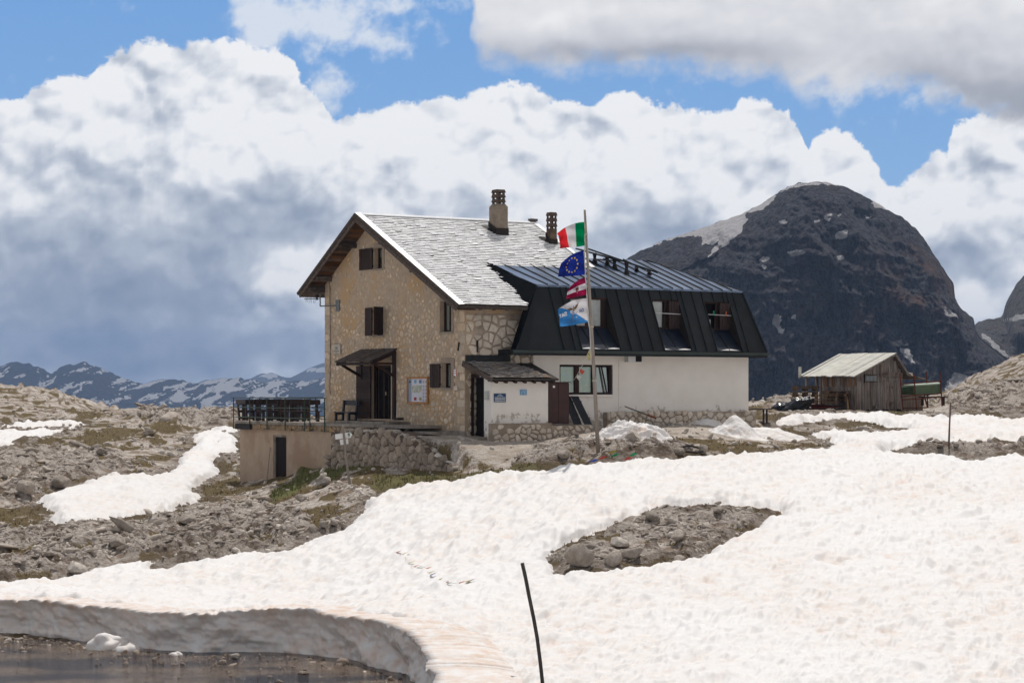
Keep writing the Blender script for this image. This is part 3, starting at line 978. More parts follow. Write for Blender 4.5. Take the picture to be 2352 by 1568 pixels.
def mountain(name, sil, X0, X1, nc, nr, d0, dspan, ybase, amp, snowpoly, snowblob, mat, label, warmfn=None, seed=0, snowfn=None, crest=1.0, back=0.35):
    X = np.linspace(X0, X1, nc)
    T = curve1(sil, X)
    T = T + fbm2(X / 26, X * 0, 4, 0.6, seed + 90) * 4.5 * crest
    t = np.concatenate([np.linspace(0, 1, nr), 1 + np.linspace(0.02, back, 14)])
    tt, XX = np.meshgrid(t, X, indexing='ij')
    TT = np.repeat(T[None], len(t), 0)
    f = np.minimum(tt, 1.0)
    d = d0 + dspan * (0.55 * f + 0.45 * f ** 5)
    Y = ybase + (TT - ybase) * f
    # keep the true heights: z from the sight line, then the back slope falls away
    z = -(Y - HY) / FP * d
    H = np.maximum(0, -(TT - ybase) / FP * d0)
    bk = np.clip(tt - 1, 0, 9)
    d = d + bk * dspan * 2.0
    z = z - bk ** 1.3 * H * 1.5
    x = (XX - CX) / FP * d
    mid = np.sin(np.clip(f, 0, 1) * pi) ** 0.5 * (bk == 0) + 0.35 * (bk > 0)
    u, w = x / amp, z / amp
    warp = fbm2(u / 6, w / 6, 4, 0.6, seed + 1) * 1.1
    dis = (ridged2(u / 7 + warp * .3 + w / 20, w / 11 + warp * .2, 5, 0.55, seed + 2) * 3.2 + ridged2(u / 2.4 + warp * .4, w / 3.4, 5, 0.62, seed + 8) * 2.1 + (worley2(u / 3.2 + warp, w / 4.6, seed + 9)[1] - .5) * 1.2
           + fbm2(u / 14 + warp * .1, w / 8, 4, 0.5, seed + 14) * 3.0 + ridged2(u / 9, w / 1.8 + u * 0.12, 3, 0.5, seed + 20) * 1.0) * amp * 0.5
    Ls = w / 2.3 + warp * 0.9 + u * 0.06; Ls2 = w / 0.9 + warp * 1.6 - u * 0.05
    crk = np.clip(ridged2(u / 1.5 + warp * .5, w / 7.0, 3, 0.6, seed + 40) - 0.45, 0, 1)
    dis = dis + amp * (0.34 * (Ls % 1.0) * (0.4 + sm(fbm2(u / 5, w / 5, 3, .5, seed + 44), -.1, .3)) + 0.12 * (Ls2 % 1.0) - 0.55 * crk + 0.34 * ridged2(u / 0.95 + warp * .8, w / 1.15, 4, 0.6, seed + 48))
    d2 = d - dis * mid
    z2 = z + fbm2(u / 2, w / 2, 4, 0.6, seed + 30) * amp * 0.22 * mid
    x2 = (XX - CX) / FP * d
    co = np.stack([x2, d2, CZ + z2], -1).reshape(-1, 3)
    jx = fbm2(XX / 22, Y / 16, 4, 0.6, seed + 50) * 13; jy = fbm2(XX / 22 + 7, Y / 16, 4, 0.6, seed + 51) * 8
    sn = np.zeros_like(XX)
    for p in snowpoly:
        sn = np.maximum(sn, sm(poly_sd(XX + jx, Y + jy, p, 1.0), -3.0, 3.0))
    for bx, by, rx, ry in snowblob:
        r = np.sqrt(((XX + jx - bx) / rx) ** 2 + ((Y + jy - by) / ry) ** 2)
        sn = np.maximum(sn, sm(1.25 - r, 0, 0.5))
    if snowfn is not None:
        sn = np.maximum(sn, snowfn(XX, Y, f, dis, TT))
    q, _ = grid_quads(len(t), nc)
    me = raw_mesh(name, co, quads=q, smooth=True)
    put_attr(me, 'snow', sn)
    put_attr(me, 'warm', warmfn(XX, Y) if warmfn is not None else np.full(XX.shape, 0.3))
    return link(name, me, mat, kind='structure', label=label)


DOME = [(820, 1000), (900, 960), (1000, 905), (1100, 825), (1250, 705), (1400, 615), (1440, 592), (1480, 573), (1505, 560), (1540, 547), (1600, 528), (1680, 500), (1735, 477), (1765, 457), (1800, 434), (1832, 421), (1868, 417),
        (1905, 420), (1945, 431), (1995, 456), (2040, 482), (2078, 505), (2100, 522), (2122, 552), (2146, 586), (2166, 620), (2186, 652), (2192, 680), (2204, 706), (2222, 722), (2234, 730), (2236, 752), (2248, 776), (2285, 806),
        (2310, 826), (2360, 880), (2420, 960)]
DSN = [[(1470, 577), (1530, 549), (1600, 527), (1680, 498), (1738, 474), (1782, 446), (1768, 470), (1744, 488), (1712, 492), (1706, 518), (1690, 543), (1655, 572), (1620, 596), (1638, 570), (1650, 556), (1612, 568), (1606, 546), (1590, 541), (1530, 553)],
       [(1790, 441), (1830, 419), (1870, 413), (1912, 417), (1952, 431), (1905, 426), (1850, 427), (1806, 438)], [(1998, 458), (2035, 471), (2042, 482), (2006, 477)],
       [(1764, 722), (1784, 722), (1780, 745), (1788, 764), (1778, 760), (1767, 744)], [(2146, 704), (2166, 718), (2192, 736), (2160, 730)], [(2044, 800), (2066, 799), (2082, 815), (2076, 832), (2058, 816)],
       [(2155, 905), (2164, 872), (2190, 858), (2230, 868), (2205, 900), (2176, 905)]]
DBL = [(1788, 517, 7, 5), (1920, 545, 14, 9), (1818, 588, 15, 7), (1915, 594, 10, 6), (1750, 600, 14, 4), (1744, 616, 7, 4), (1928, 538, 6, 8), (1895, 503, 4, 8), (1815, 728, 6, 5), (1868, 512, 5, 3), (1920, 500, 4, 4), (1990, 498, 7, 3)]


def dome_warm(X, Y):
    w = 0.15 + 0.9 * np.exp(-((X - 2120) / 80) ** 2 - ((Y - 650) / 90) ** 2) + 0.6 * np.exp(-((X - 1870) / 130) ** 2 - ((Y - 705) / 30) ** 2) + 0.5 * np.exp(-((X - 2040) / 90) ** 2 - ((Y - 730) / 40) ** 2)
    return np.clip(w + fbm2(X / 18, Y / 60, 3, 0.5, 7) * 0.25, 0, 1)


MM = mat_mountain('shaded_mountain_rock', (0.050, 0.050, 0.056), (0.155, 0.154, 0.166), (0.20, 0.12, 0.088), (0.90, 0.86, 0.86))  # rock colour darkened to carry the shade of cloud overhead
mountain('mountain', DOME, 830, 2410, 560, 250, 950.0, 80.0, 985, 11.0, DSN, DBL, MM, 'dark domed limestone mountain with thin snow patches behind the hut', dome_warm, 600, crest=1.6)
RW = [(2180, 960), (2225, 780), (2236, 748), (2248, 737), (2268, 733), (2300, 729), (2306, 716), (2309, 700), (2320, 676), (2336, 650), (2352, 632), (2450, 560), (2700, 480), (3000, 500)]
RSN = [[(2292, 736), (2320, 728), (2360, 712), (2500, 680), (2500, 700), (2352, 730), (2322, 738)], [(2246, 762), (2258, 770), (2272, 778), (2282, 800), (2312, 828), (2290, 820), (2264, 800), (2250, 780)]]
MM2 = mat_mountain('pale_mountain_rock', (0.13, 0.125, 0.125), (0.24, 0.23, 0.225), (0.20, 0.14, 0.11), (0.75, 0.73, 0.73))
mountain('mountain', RW, 2185, 2980, 240, 150, 1090.0, 90.0, 985, 7.0, RSN, [], MM2, 'grey rock wall with a snow gully at the right', None, 700)
FAR = [(-900, 860), (-600, 835), (-400, 850), (-200, 832), (-60, 850), (0, 842), (30, 830), (48, 832), (70, 836), (110, 853), (122, 854), (150, 838), (190, 833), (212, 838), (240, 848), (268, 862), (308, 876), (330, 882), (345, 876), (400, 869), (415, 872),
       (432, 880), (470, 876), (505, 870), (540, 866), (565, 870), (600, 878), (640, 872), (675, 874), (690, 878), (722, 873), (745, 866), (800, 862), (900, 876), (1100, 880), (1500, 890), (2000, 880), (2600, 870), (3200, 860)]


def far_snow(X, Y, f, dis, T):
    n = fbm2(X / 48 + Y / 30, Y / 34, 6, 0.68, 811) * 1.2 - 0.05
    g = ridged2(X / 20 + Y / 22 + fbm2(X / 40, Y / 40, 3, .5, 5) * 2, Y / 60, 4, 0.55, 821)
    bias = 0.30 * np.exp(-((X - 560) / 150) ** 2 - ((Y - 885) / 25) ** 2) + 0.12 * np.exp(-((X - 380) / 60) ** 2 - ((Y - 915) / 25) ** 2) - 0.12 * sm(Y, 915, 950) + 0.05
    return np.clip(sm(n + 0.55 * (0.35 - g) + bias, 0.0, 0.14), 0, 1)


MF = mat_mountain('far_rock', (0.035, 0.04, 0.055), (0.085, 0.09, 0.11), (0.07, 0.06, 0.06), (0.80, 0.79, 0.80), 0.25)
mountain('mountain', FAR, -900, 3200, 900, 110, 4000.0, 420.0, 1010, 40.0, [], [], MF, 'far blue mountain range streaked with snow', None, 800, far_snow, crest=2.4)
FF = [(-900, 900), (300, 890), (545, 880), (575, 868), (600, 858), (625, 855), (650, 866), (672, 866), (700, 850), (722, 840), (745, 835), (790, 842), (850, 860), (1000, 880), (3200, 900)]
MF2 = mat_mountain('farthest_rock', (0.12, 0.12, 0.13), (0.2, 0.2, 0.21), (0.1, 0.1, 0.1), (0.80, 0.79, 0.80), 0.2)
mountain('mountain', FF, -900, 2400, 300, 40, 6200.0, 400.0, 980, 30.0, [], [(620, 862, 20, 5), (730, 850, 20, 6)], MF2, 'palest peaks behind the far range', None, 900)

g = Geo(); g.poly([(-6000, -200, 0), (6000, -200, 0), (6000, 7000, 0), (-6000, 7000, 0)])
link('valley_floor', raw_mesh('valley_floor', g.v, faces=g.f), mk('valley_green', (0.03, 0.045, 0.03), (0.05, 0.06, 0.04), 0.01, 0.95, 0), loc=(0, 0, CZ - 170), kind='structure', label='dark valley floor far below')


def overhead_cloud():
    """the grey cloud deck over the mountain, which keeps its face out of the sun"""
    N, M = 60, 30
    th, ph = np.meshgrid(np.linspace(0, 2 * pi, N, endpoint=False), np.linspace(0.05, pi - 0.05, M), indexing='ij')
    n = 1 + 0.25 * perlin(np.cos(th) * np.sin(ph) * 2.5, np.sin(th) * np.sin(ph) * 2.5, np.cos(ph) * 2.5, 4)
    zz = np.cos(ph); zz = np.where(zz < 0, zz * 0.3, zz)
    co = np.stack([np.cos(th) * np.sin(ph) * 420 * n, np.sin(th) * np.sin(ph) * 330 * n, zz * 90 * n], -1)
    i = np.arange(N * M).reshape(N, M); i2 = np.roll(i, -1, 0)
    q = np.stack([i[:, :-1], i2[:, :-1], i2[:, 1:], i[:, 1:]], -1).reshape(-1, 4)
    m, k, p = mat_new('cloud_white'); p.inputs['Base Color'].default_value = (0.85, 0.85, 0.87, 1); p.inputs['Roughness'].default_value = 1.0
    o = link('cloud', raw_mesh('cloud', co.reshape(-1, 3), quads=q, smooth=True), m, kind='structure', label='grey cloud hanging over the mountain')
    H = 520.0
    o.location = (190 + H / math.tan(radians(SUN_EL)) * sin(radians(SUN_AZ)), 1010 + H / math.tan(radians(SUN_EL)) * cos(radians(SUN_AZ)) + 30, CZ + H + 40)




def haze():
    m = bpy.data.materials.new('haze'); m.use_nodes = True
    nt = m.node_tree; nt.nodes.clear(); k = NB(nt)
    v = k.new('ShaderNodeVolumePrincipled')
    v.inputs['Color'].default_value = (0.42, 0.62, 1.0, 1)
    v.inputs['Density'].default_value = 0.000105
    v.inputs['Anisotropy'].default_value = 0.0
    o = k.new('ShaderNodeOutputMaterial'); nt.links.new(v.outputs[0], o.inputs['Volume'])
    g = Geo(); g.box(-4500, 4500, -150, 7300, -200, 190)
    link('haze', raw_mesh('haze', g.v, faces=g.f), m, loc=(0, 0, CZ), kind='stuff', label='thin blue mountain haze')


haze()


# ================================================================== the hut
def Z1(x, y): return ((1150 + x / 1.4655) * .57422, (730 + y / 1.4655) * .57422)
def Z2(x, y): return ((2100 + x / 1.5676) * .57422, (780 + y / 1.5676) * .57422)
def Z3(x, y): return ((3100 + x / 3.136) * .57422, (1350 + y / 3.136) * .57422)
def Z5(x, y): return ((1600 + x / 2.6133) * .57422, (1350 + y / 2.6133) * .57422)
def ZC(x, y): return ((1300 + x / 4.612) * .57422, (1380 + y / 4.612) * .57422)      # close view of the entrance
def ZT(x, y): return ((900 + x / 3.92) * .57422, (1560 + y / 3.92) * .57422)          # close view of the terrace
def ZR(x, y): return ((1180 + x / 3.2667) * .57422, (820 + y / 3.2667) * .57422)      # gable roof close view


M_MORT = mk('warm_mortar', (0.48, 0.375, 0.275), (0.39, 0.30, 0.22), 5.0, 0.95, 0.5, 0.02, c3=(0.47, 0.315, 0.18), s3=0.45, t3=(0.5, 0.62))
M_STONE = mk('limestone_block', (0.60, 0.475, 0.345), (0.46, 0.36, 0.265), 5.0, 0.9, 0.6, 0.02, rnd=0.22)
M_MORT2 = mk('dark_mortar', (0.25, 0.20, 0.155), (0.40, 0.33, 0.265), 3.0, 0.95, 0.5, 0.02)
M_STONE2 = mk('pale_limestone_block', (0.64, 0.56, 0.47), (0.52, 0.44, 0.36), 7.0, 0.9, 0.6, 0.02, rnd=0.15)
M_WHITE = None
M_WOOD = mk('dark_brown_boards', (0.045, 0.024, 0.019), (0.030, 0.017, 0.014), 9.0, 0.6, 0.3, 0.004, stretch=(1, 1, 0.15), rnd=0.25)
M_WOOD_OLD = mk('weathered_beam', (0.105, 0.082, 0.070), (0.055, 0.042, 0.036), 14.0, 0.85, 0.5, 0.006, stretch=(0.4, 0.4, 1), rnd=0.3)
M_SOFFIT = mk('soffit_board', (0.065, 0.042, 0.030), (0.13, 0.07, 0.04), 9.0, 0.8, 0.4, 0.006, stretch=(0.3, 1, 1), rnd=0.5)
M_SHINGLE = mk('grey_wood_shingle', (0.86, 0.855, 0.85), (0.76, 0.755, 0.75), 16.0, 0.7, 0.4, 0.006, stretch=(1, 0.25, 0.25), rnd=0.14, c3=(0.50, 0.49, 0.47), s3=1.6, t3=(0.62, 0.76))
M_UNDER = mk('roof_underlay', (0.05, 0.045, 0.04), (0.07, 0.06, 0.05), 4, 0.9, 0)
M_TIN = mk('pale_sheet_metal', (0.62, 0.62, 0.62), (0.54, 0.54, 0.55), 2.0, 0.35, 0.1, 0.002, metal=0.25)
M_GLASS = None
M_DARK = mk('dark_interior', (0.012, 0.010, 0.010), (0.02, 0.017, 0.016), 2, 0.9, 0)
M_CURT = mk('net_curtain', (0.50, 0.52, 0.49), (0.36, 0.38, 0.36), 12.0, 0.9, 0.3, 0.01, stretch=(1, 1, 0.12))
M_IRON = mk('black_iron', (0.02, 0.018, 0.017), (0.035, 0.025, 0.02), 20, 0.6, 0.1, 0.002)
M_CONC = mk('old_concrete', (0.33, 0.295, 0.255), (0.24, 0.21, 0.18), 4.0, 0.95, 0.4, 0.01, c3=(0.17, 0.145, 0.12), s3=0.9, t3=(0.5, 0.65))
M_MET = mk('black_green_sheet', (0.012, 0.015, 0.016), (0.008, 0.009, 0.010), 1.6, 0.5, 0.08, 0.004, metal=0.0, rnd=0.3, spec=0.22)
M_METTOP = mk('sky_tinted_sheet', (0.17, 0.215, 0.30), (0.085, 0.105, 0.145), 1.5, 0.30, 0.08, 0.004, metal=0.6, rnd=0.18, stretch=(1.6, 0.25, 1))  # sky reflection painted into the blue-grey base colour
M_PLAQUE = mk('cream_stone_plaque', (0.50, 0.46, 0.39), (0.44, 0.40, 0.34), 9, 0.8, 0.1)
M_INK = mk('dark_lettering', (0.05, 0.05, 0.055), (0.05, 0.05, 0.055), 5, 0.7, 0)


def mat_plaster():
    m, k, p = mat_new('white_plaster')
    t = k.new('ShaderNodeTexCoord').outputs['Object']
    z = k.xyz(t)[2]
    n = k.noise(t, 2.2, 8, 0.7).outputs['Fac']; n2 = k.noise(t, 1.1, 3, 0.5).outputs['Fac']; f = k.noise(t, 45, 4, 0.7).outputs['Fac']
    col = k.mix(k.ss(n2, 0.3, 0.7), (0.82, 0.775, 0.72), (0.76, 0.71, 0.655))
    low = k.mr(z, 0.7, 2.3, 0.10, -0.22)
    st = k.ss(k.m('ADD', n, low), 0.555, 0.60)
    col = k.mix(k.m('MULTIPLY', st, 0.75), col, (0.34, 0.285, 0.235))
    st2 = k.ss(k.m('ADD', k.noise(t, 0.9, 5, 0.65).outputs['Fac'], k.mr(z, 0, 0.9, 0.13, -0.2)), 0.50, 0.62)
    col = k.mix(k.m('MULTIPLY', st2, 0.35), col, (0.42, 0.37, 0.32))
    k.put(p.inputs['Base Color'], col); p.inputs['Roughness'].default_value = 0.9
    bump(k, p, f, 0.35, 0.01)
    return m


def mat_glass():
    m = bpy.data.materials.new('window_glass'); m.use_nodes = True
    nt = m.node_tree; nt.nodes.clear(); k = NB(nt)
    gl = k.new('ShaderNodeBsdfGlossy'); gl.inputs['Roughness'].default_value = 0.02; gl.inputs['Color'].default_value = (0.8, 0.9, 0.92, 1)
    t = k.new('ShaderNodeTexCoord').outputs['Object']
    bn = k.new('ShaderNodeBump'); bn.inputs['Strength'].default_value = 0.12; bn.inputs['Distance'].default_value = 0.05
    k.put(bn.inputs['Height'], k.noise(t, 2.5, 2).outputs['Fac']); nt.links.new(bn.outputs[0], gl.inputs['Normal'])
    tr = k.new('ShaderNodeBsdfTransparent'); tr.inputs['Color'].default_value = (0.75, 0.8, 0.78, 1)
    mx = k.new('ShaderNodeMixShader'); mx.inputs[0].default_value = 0.32
    nt.links.new(tr.outputs[0], mx.inputs[1]); nt.links.new(gl.outputs[0], mx.inputs[2])
    o = k.new('ShaderNodeOutputMaterial'); nt.links.new(mx.outputs[0], o.inputs[0])
    return m


M_WHITE = mat_plaster(); M_GLASS = mat_glass()
M_PANEW = mk('painted_reflection_pane', (0.40, 0.42, 0.41), (0.30, 0.32, 0.31), 3.0, 0.15, 0.1, 0.01, stretch=(1, 1, 0.5))  # pale base colour stands in for reflected snow and cloud


# ---- irregular stonework on a plane
def clip_poly(P, a, b_, c):
    """keep a*x + b*y <= c"""
    out = []
    for i in range(len(P)):
        p, q = P[i], P[(i + 1) % len(P)]
        dp = a * p[0] + b_ * p[1] - c; dq = a * q[0] + b_ * q[1] - c
        if dp <= 0: out.append(p)
        if (dp < 0 < dq) or (dq < 0 < dp):
            t = dp / (dp - dq); out.append((p[0] + t * (q[0] - p[0]), p[1] + t * (q[1] - p[1])))
    return out


def area(P):
    return 0.5 * abs(sum(P[i][0] * P[(i + 1) % len(P)][1] - P[(i + 1) % len(P)][0] * P[i][1] for i in range(len(P))))


def stone_cells(region, cw, ch, holes=(), jit=0.42, seed=1, drop=0.0, gap=0.03):
    """voronoi stones inside a convex region polygon (s, t); returns shrunken polygons"""
    rs = random.Random(seed)
    xs = [p[0] for p in region]; ys = [p[1] for p in region]
    x0, x1, y0, y1 = min(xs), max(xs), min(ys), max(ys)
    nx, ny = int((x1 - x0) / cw) + 3, int((y1 - y0) / ch) + 3
    pts = {}
    for i in range(-1, nx):
        for j in range(-1, ny):
            pts[i, j] = (x0 + (i + 0.5 * (j & 1) + rs.uniform(-jit, jit)) * cw, y0 + (j + rs.uniform(-jit, jit)) * ch)
    # region edges as half planes (assume convex, orient by centroid)
    cx_, cy_ = sum(xs) / len(xs), sum(ys) / len(ys)
    hp = []
    for i in range(len(region)):
        p, q = region[i], region[(i + 1) % len(region)]
        a, b_ = q[1] - p[1], -(q[0] - p[0]); c = a * p[0] + b_ * p[1]
        if a * cx_ + b_ * cy_ > c: a, b_, c = -a, -b_, -c
        L = hypot(a, b_)
        if L > 1e-9: hp.append((a / L, b_ / L, c / L))
    out = []
    for (i, j), p in pts.items():
        if any(a * p[0] + b_ * p[1] > c for a, b_, c in hp): continue
        P = [(p[0] - 2 * cw, p[1] - 2 * ch), (p[0] + 2 * cw, p[1] - 2 * ch), (p[0] + 2 * cw, p[1] + 2 * ch), (p[0] - 2 * cw, p[1] + 2 * ch)]
        for di in range(-2, 3):
            for dj in range(-2, 3):
                if (di or dj) and (i + di, j + dj) in pts:
                    q = pts[i + di, j + dj]
                    a, b_ = q[0] - p[0], q[1] - p[1]; L = hypot(a, b_)
                    a /= L; b_ /= L
                    P = clip_poly(P, a, b_, a * (p[0] + q[0]) / 2 + b_ * (p[1] + q[1]) / 2 - gap / 2)
                    if len(P) < 3: break
            if len(P) < 3: break
        for a, b_, c in hp:
            if len(P) >= 3: P = clip_poly(P, a, b_, c)
        bad = False
        for (hx0, hx1, hy0, hy1) in holes:
            if hx0 < p[0] < hx1 and hy0 < p[1] < hy1: bad = True; break
            if len(P) < 3: break
            if max(q[0] for q in P) > hx0 and min(q[0] for q in P) < hx1 and max(q[1] for q in P) > hy0 and min(q[1] for q in P) < hy1:
                o = [(hx0 - p[0], 0), (p[0] - hx1, 1), (hy0 - p[1], 2), (p[1] - hy1, 3)]
                w = max(o)[1]
                P = clip_poly(P, *[(1, 0, hx0), (-1, 0, -hx1), (0, 1, hy0), (0, -1, -hy1)][w])
        if bad or len(P) < 3 or area(P) < 0.12 * cw * ch or rs.random() < drop: continue
        out.append(P)
    return out


def stone_geo(g, P, fn, proud, rs, round_=0.75, sunk=0.05, cut=0.22):
    """one stone: chamfered, slightly domed face. fn(s, t, n) -> frame point"""
    # soften the corners
    Q = []
    for i in range(len(P)):
        a, p, c = P[i - 1], P[i], P[(i + 1) % len(P)]
        Q.append((p[0] + (a[0] - p[0]) * cut, p[1] + (a[1] - p[1]) * cut)); Q.append((p[0] + (c[0] - p[0]) * cut, p[1] + (c[1] - p[1]) * cut))
    mx_, my_ = sum(q[0] for q in Q) / len(Q), sum(q[1] for q in Q) / len(Q)
    n = len(Q); pr = proud * rs.uniform(0.5, 1.3)
    tx, ty = rs.uniform(-.3, .3), rs.uniform(-.3, .3)
    v0 = [fn(q[0], q[1], -sunk) for q in Q]
    v1 = [fn(q[0], q[1], pr * 0.45) for q in Q]
    v2 = [fn(mx_ + (q[0] - mx_) * round_, my_ + (q[1] - my_) * round_, pr * (1 + rs.uniform(-.15, .15)) + (q[0] - mx_) * tx * 0.15 + (q[1] - my_) * ty * 0.15) for q in Q]
    vs = v0 + v1 + v2 + [fn(mx_, my_, pr * 1.12)]
    fs = [(i, (i + 1) % n, n + (i + 1) % n, n + i) for i in range(n)] + [(n + i, n + (i + 1) % n, 2 * n + (i + 1) % n, 2 * n + i) for i in range(n)]
    fs += [(2 * n + i, 2 * n + (i + 1) % n, 3 * n) for i in range(n)]
    g.add(vs, fs)


def lay_stones(parent, mat, cells, fn, proud, limit, seed=3, name='stone', round_=0.75, sunk=0.05, cut=0.22):
    rs = random.Random(seed)
    cells = sorted(cells, key=lambda P: -area(P))
    for P in cells[:limit]:
        g = Geo(); stone_geo(g, P, fn, proud, rs, round_, sunk, cut)
        part(name, g, mat, parent)
    if len(cells) > limit:
        g = Geo()
        for P in cells[limit:]:
            stone_geo(g, P, fn, proud, rs, round_, sunk, cut)
        part(name + 's', g, mat, parent, kind='stuff')


H0 = -1.95
HLOC = tuple(h2w(0, 0, H0))
house = thing('stone_hut', 'tall tan stone mountain hut with grey shingle gable roof and brown shutters', 'building', HLOC, HANG, off=(0, 0, H0))

UF = -0.8                                       # plane of the roof's front verge
VA, HA = on_u(UF, *Z1(400, 178)); VR_, HR_ = on_u(UF, *Z1(1003, 712)); VL_, HL_ = on_u(UF, *Z1(66, 642))
SR = (HA - HR_) / (VA - VR_); SL = (HA - HL_) / (VL_ - VA)
UEND = on_v(VA, *Z1(1452, 228))[0]             # far end of the ridge
VG = on_u(0, 746, 900)[0]                       # left corner of the gable wall
# the annex roof cuts the lower right of the slope
ANX_VT, ANX_HT = 0.20, on_v(0.20, *Z2(700, 586))[1]
ANX_VJ = 3.05; ANX_HJ = 5.17
ANX_S = (ANX_HJ - ANX_HT) / (ANX_VJ - ANX_VT)
UA_TIP = on_v(ANX_VJ - .1, 1121, 608)[0]; UB_ = on_v(ANX_VT, 1233, 654)[0]


RT = 0.26                                       # roof build-up below the shingle line


def roof_h(v):
    return HA - (VA - v) * SR if v < VA else HA - (v - VA) * SL


# walls (mortar body) with openings as real recesses in the gable
def rect_u(u, a, c):
    v1, h1 = on_u(u, *a); v0, h0 = on_u(u, *c)
    return min(v0, v1), max(v0, v1), min(h0, h1), max(h0, h1)


def rect_v(v, a, c):
    u1, h1 = on_v(v, *a); u0, h0 = on_v(v, *c)
    return min(u0, u1), max(u0, u1), min(h0, h1), max(h0, h1)


OPEN = {'attic': rect_u(0, Z1(512, 386), Z1(556, 503)), 'mid': rect_u(0, Z1(508, 730), Z1(562, 895)), 'right': rect_u(0, Z1(898, 699), Z1(962, 873)),
        'low': rect_u(0, Z1(909, 1058), Z1(959, 1203)), 'door': rect_u(0, Z1(487, 1070), Z1(606, 1386))}


def wall_with_holes(g, u, v0, v1, h0, top, holes, depth, step=None):
    """gable wall plane at u, cut into strips around the holes; returns frame geometry with reveals"""
    vs = sorted(set([v0, v1, VA] + [x for r in holes for x in r[:2]]))
    vs = [v for v in vs if v0 <= v <= v1]
    for a, c in zip(vs[:-1], vs[1:]):
        m_ = (a + c) / 2
        hs = sorted([(r[2], r[3]) for r in holes if r[0] < m_ < r[1]])
        lo = h0
        for (q0, q1) in hs:
            if q0 > lo: g.poly([(u, c, lo), (u, a, lo), (u, a, q0), (u, c, q0)])
            lo = q1
        g.poly([(u, c, lo), (u, a, lo), (u, a, top(a)), (u, c, top(c))])
    for (a, c, q0, q1) in holes:
        d = u + depth
        g.poly([(u, a, q0), (d, a, q0), (d, a, q1), (u, a, q1)]); g.poly([(u, c, q1), (d, c, q1), (d, c, q0), (u, c, q0)])
        g.poly([(u, a, q1), (d, a, q1), (d, c, q1), (u, c, q1)]); g.poly([(u, a, q0), (u, c, q0), (d, c, q0), (d, a, q0)])


g = Geo()
HB = -2.6
wall_with_holes(g, 0.0, 0.0, VG, HB, lambda v: roof_h(v) - RT, list(OPEN.values()), 0.28)
ULEN = UEND - 0.5
g.poly([(0, 0, HB), (4.4, 0, HB), (4.4, 0, roof_h(0) - RT), (0, 0, roof_h(0) - RT)])
g.poly([(ULEN, ANX_VJ, 3.0), (ULEN, VA, 3.0), (ULEN, VA, HA - RT), (ULEN, ANX_VJ, roof_h(ANX_VJ) - RT)])
g.poly([(0, VG, HB), (0, VG, roof_h(VG) - RT), (ULEN, VG, roof_h(VG) - RT), (ULEN, VG, HB)])
g.poly([(ULEN, VA, HB), (ULEN, VG, HB), (ULEN, VG, roof_h(VG) - RT), (ULEN, VA, HA - RT)])
part('wall', g, M_MORT, house)

holes = [(a - 0.12, c + 0.12, q0 - 0.1, q1 + 0.12) for (a, c, q0, q1) in OPEN.values()]
hole_list = holes + [tuple(x + (-.05 if i % 2 == 0 else .05) for i, x in enumerate(rect_u(0, Z1(712, 1140), Z1(832, 1296))))]
fn_g = lambda s, t, n: (-n, s, t)
reg_hi = [(0.05, roof_h(0) - RT - .1), (VA, HA - RT - .3), (VG - 0.05, roof_h(VG) - RT - .1), (VG - .05, 2.6), (0.05, 2.6)]
reg = [(0.02, -2.3), (VG - 0.02, -2.3), (VG - 0.02, roof_h(VG) - RT - 0.05), (VA, HA - RT - .35), (0.02, roof_h(0) - RT - 0.05)]
cells = stone_cells(reg, 0.27, 0.22, holes, 0.48, 5, 0.10, 0.02)
rs_ = random.Random(9)
keep = []
for P in cells:
    mx_, my_ = sum(q[0] for q in P) / len(P), sum(q[1] for q in P) / len(P)
    att = my_ > 3.4 + 0.35 * math.sin(mx_ * 1.3)
    if att and rs_.random() < 0.62: continue                         # rendered attic gable shows few stones
    if 0 < mx_ < VG and my_ < -1.55 and mx_ < 5: continue
    k_ = rs_.uniform(0.55, 1.0) if not att else rs_.uniform(0.5, 0.75)
    keep.append([(mx_ + (q[0] - mx_) * k_ * rs_.uniform(.82, 1.0), my_ + (q[1] - my_) * k_ * rs_.uniform(.78, 1.0)) for q in P])
# corner stones on both gable edges
for v0_, sg in ((0.0, 1), (VG, -1)):
    h = -1.8
    i = 0
    while h < roof_h(v0_) - RT - 0.4:
        hh_ = rs_.uniform(0.28, 0.5); w = rs_.uniform(0.45, 0.62) if i % 2 else rs_.uniform(0.3, 0.42)
        a, c = sorted((v0_ + sg * 0.02, v0_ + sg * w))
        keep = [P for P in keep if not (a < sum(q[0] for q in P) / len(P) < c and h < sum(q[1] for q in P) / len(P) < h + hh_)]
        keep.append([(a, h + .02), (c, h + .03), (c - .02, h + hh_ - .03), (a + .01, h + hh_ - .02)])
        h += hh_; i += 1
lay_stones(house, M_STONE, keep, fn_g, 0.018, 180, 4, round_=.85, cut=.12)
# side wall between the corner and the black roof: larger, paler, deep joints
g = Geo(); g.poly([(0.45, -0.004, -2.2), (4.2, -0.004, -2.2), (4.2, -0.004, roof_h(0) - RT - .45), (0.45, -0.004, roof_h(0) - RT - .45)])
part('rough_wall', g, M_MORT2, house)
cells = stone_cells([(0.04, -2.0), (4.1, -2.0), (4.1, roof_h(0) - RT - .5), (0.04, roof_h(0) - RT - .5)], 0.44, 0.29, [], 0.49, 15, 0.10, 0.03)
cells = [[(sum(q[0] for q in P) / len(P) + (p[0] - sum(q[0] for q in P) / len(P)) * rs_.uniform(.72, 1.0), sum(q[1] for q in P) / len(P) + (p[1] - sum(q[1] for q in P) / len(P)) * rs_.uniform(.72, 1.0)) for p in P] for P in cells]
lay_stones(house, M_STONE2, cells, lambda s, t, n: (s, -n, t), 0.045, 120, 6, round_=.88, cut=.08)
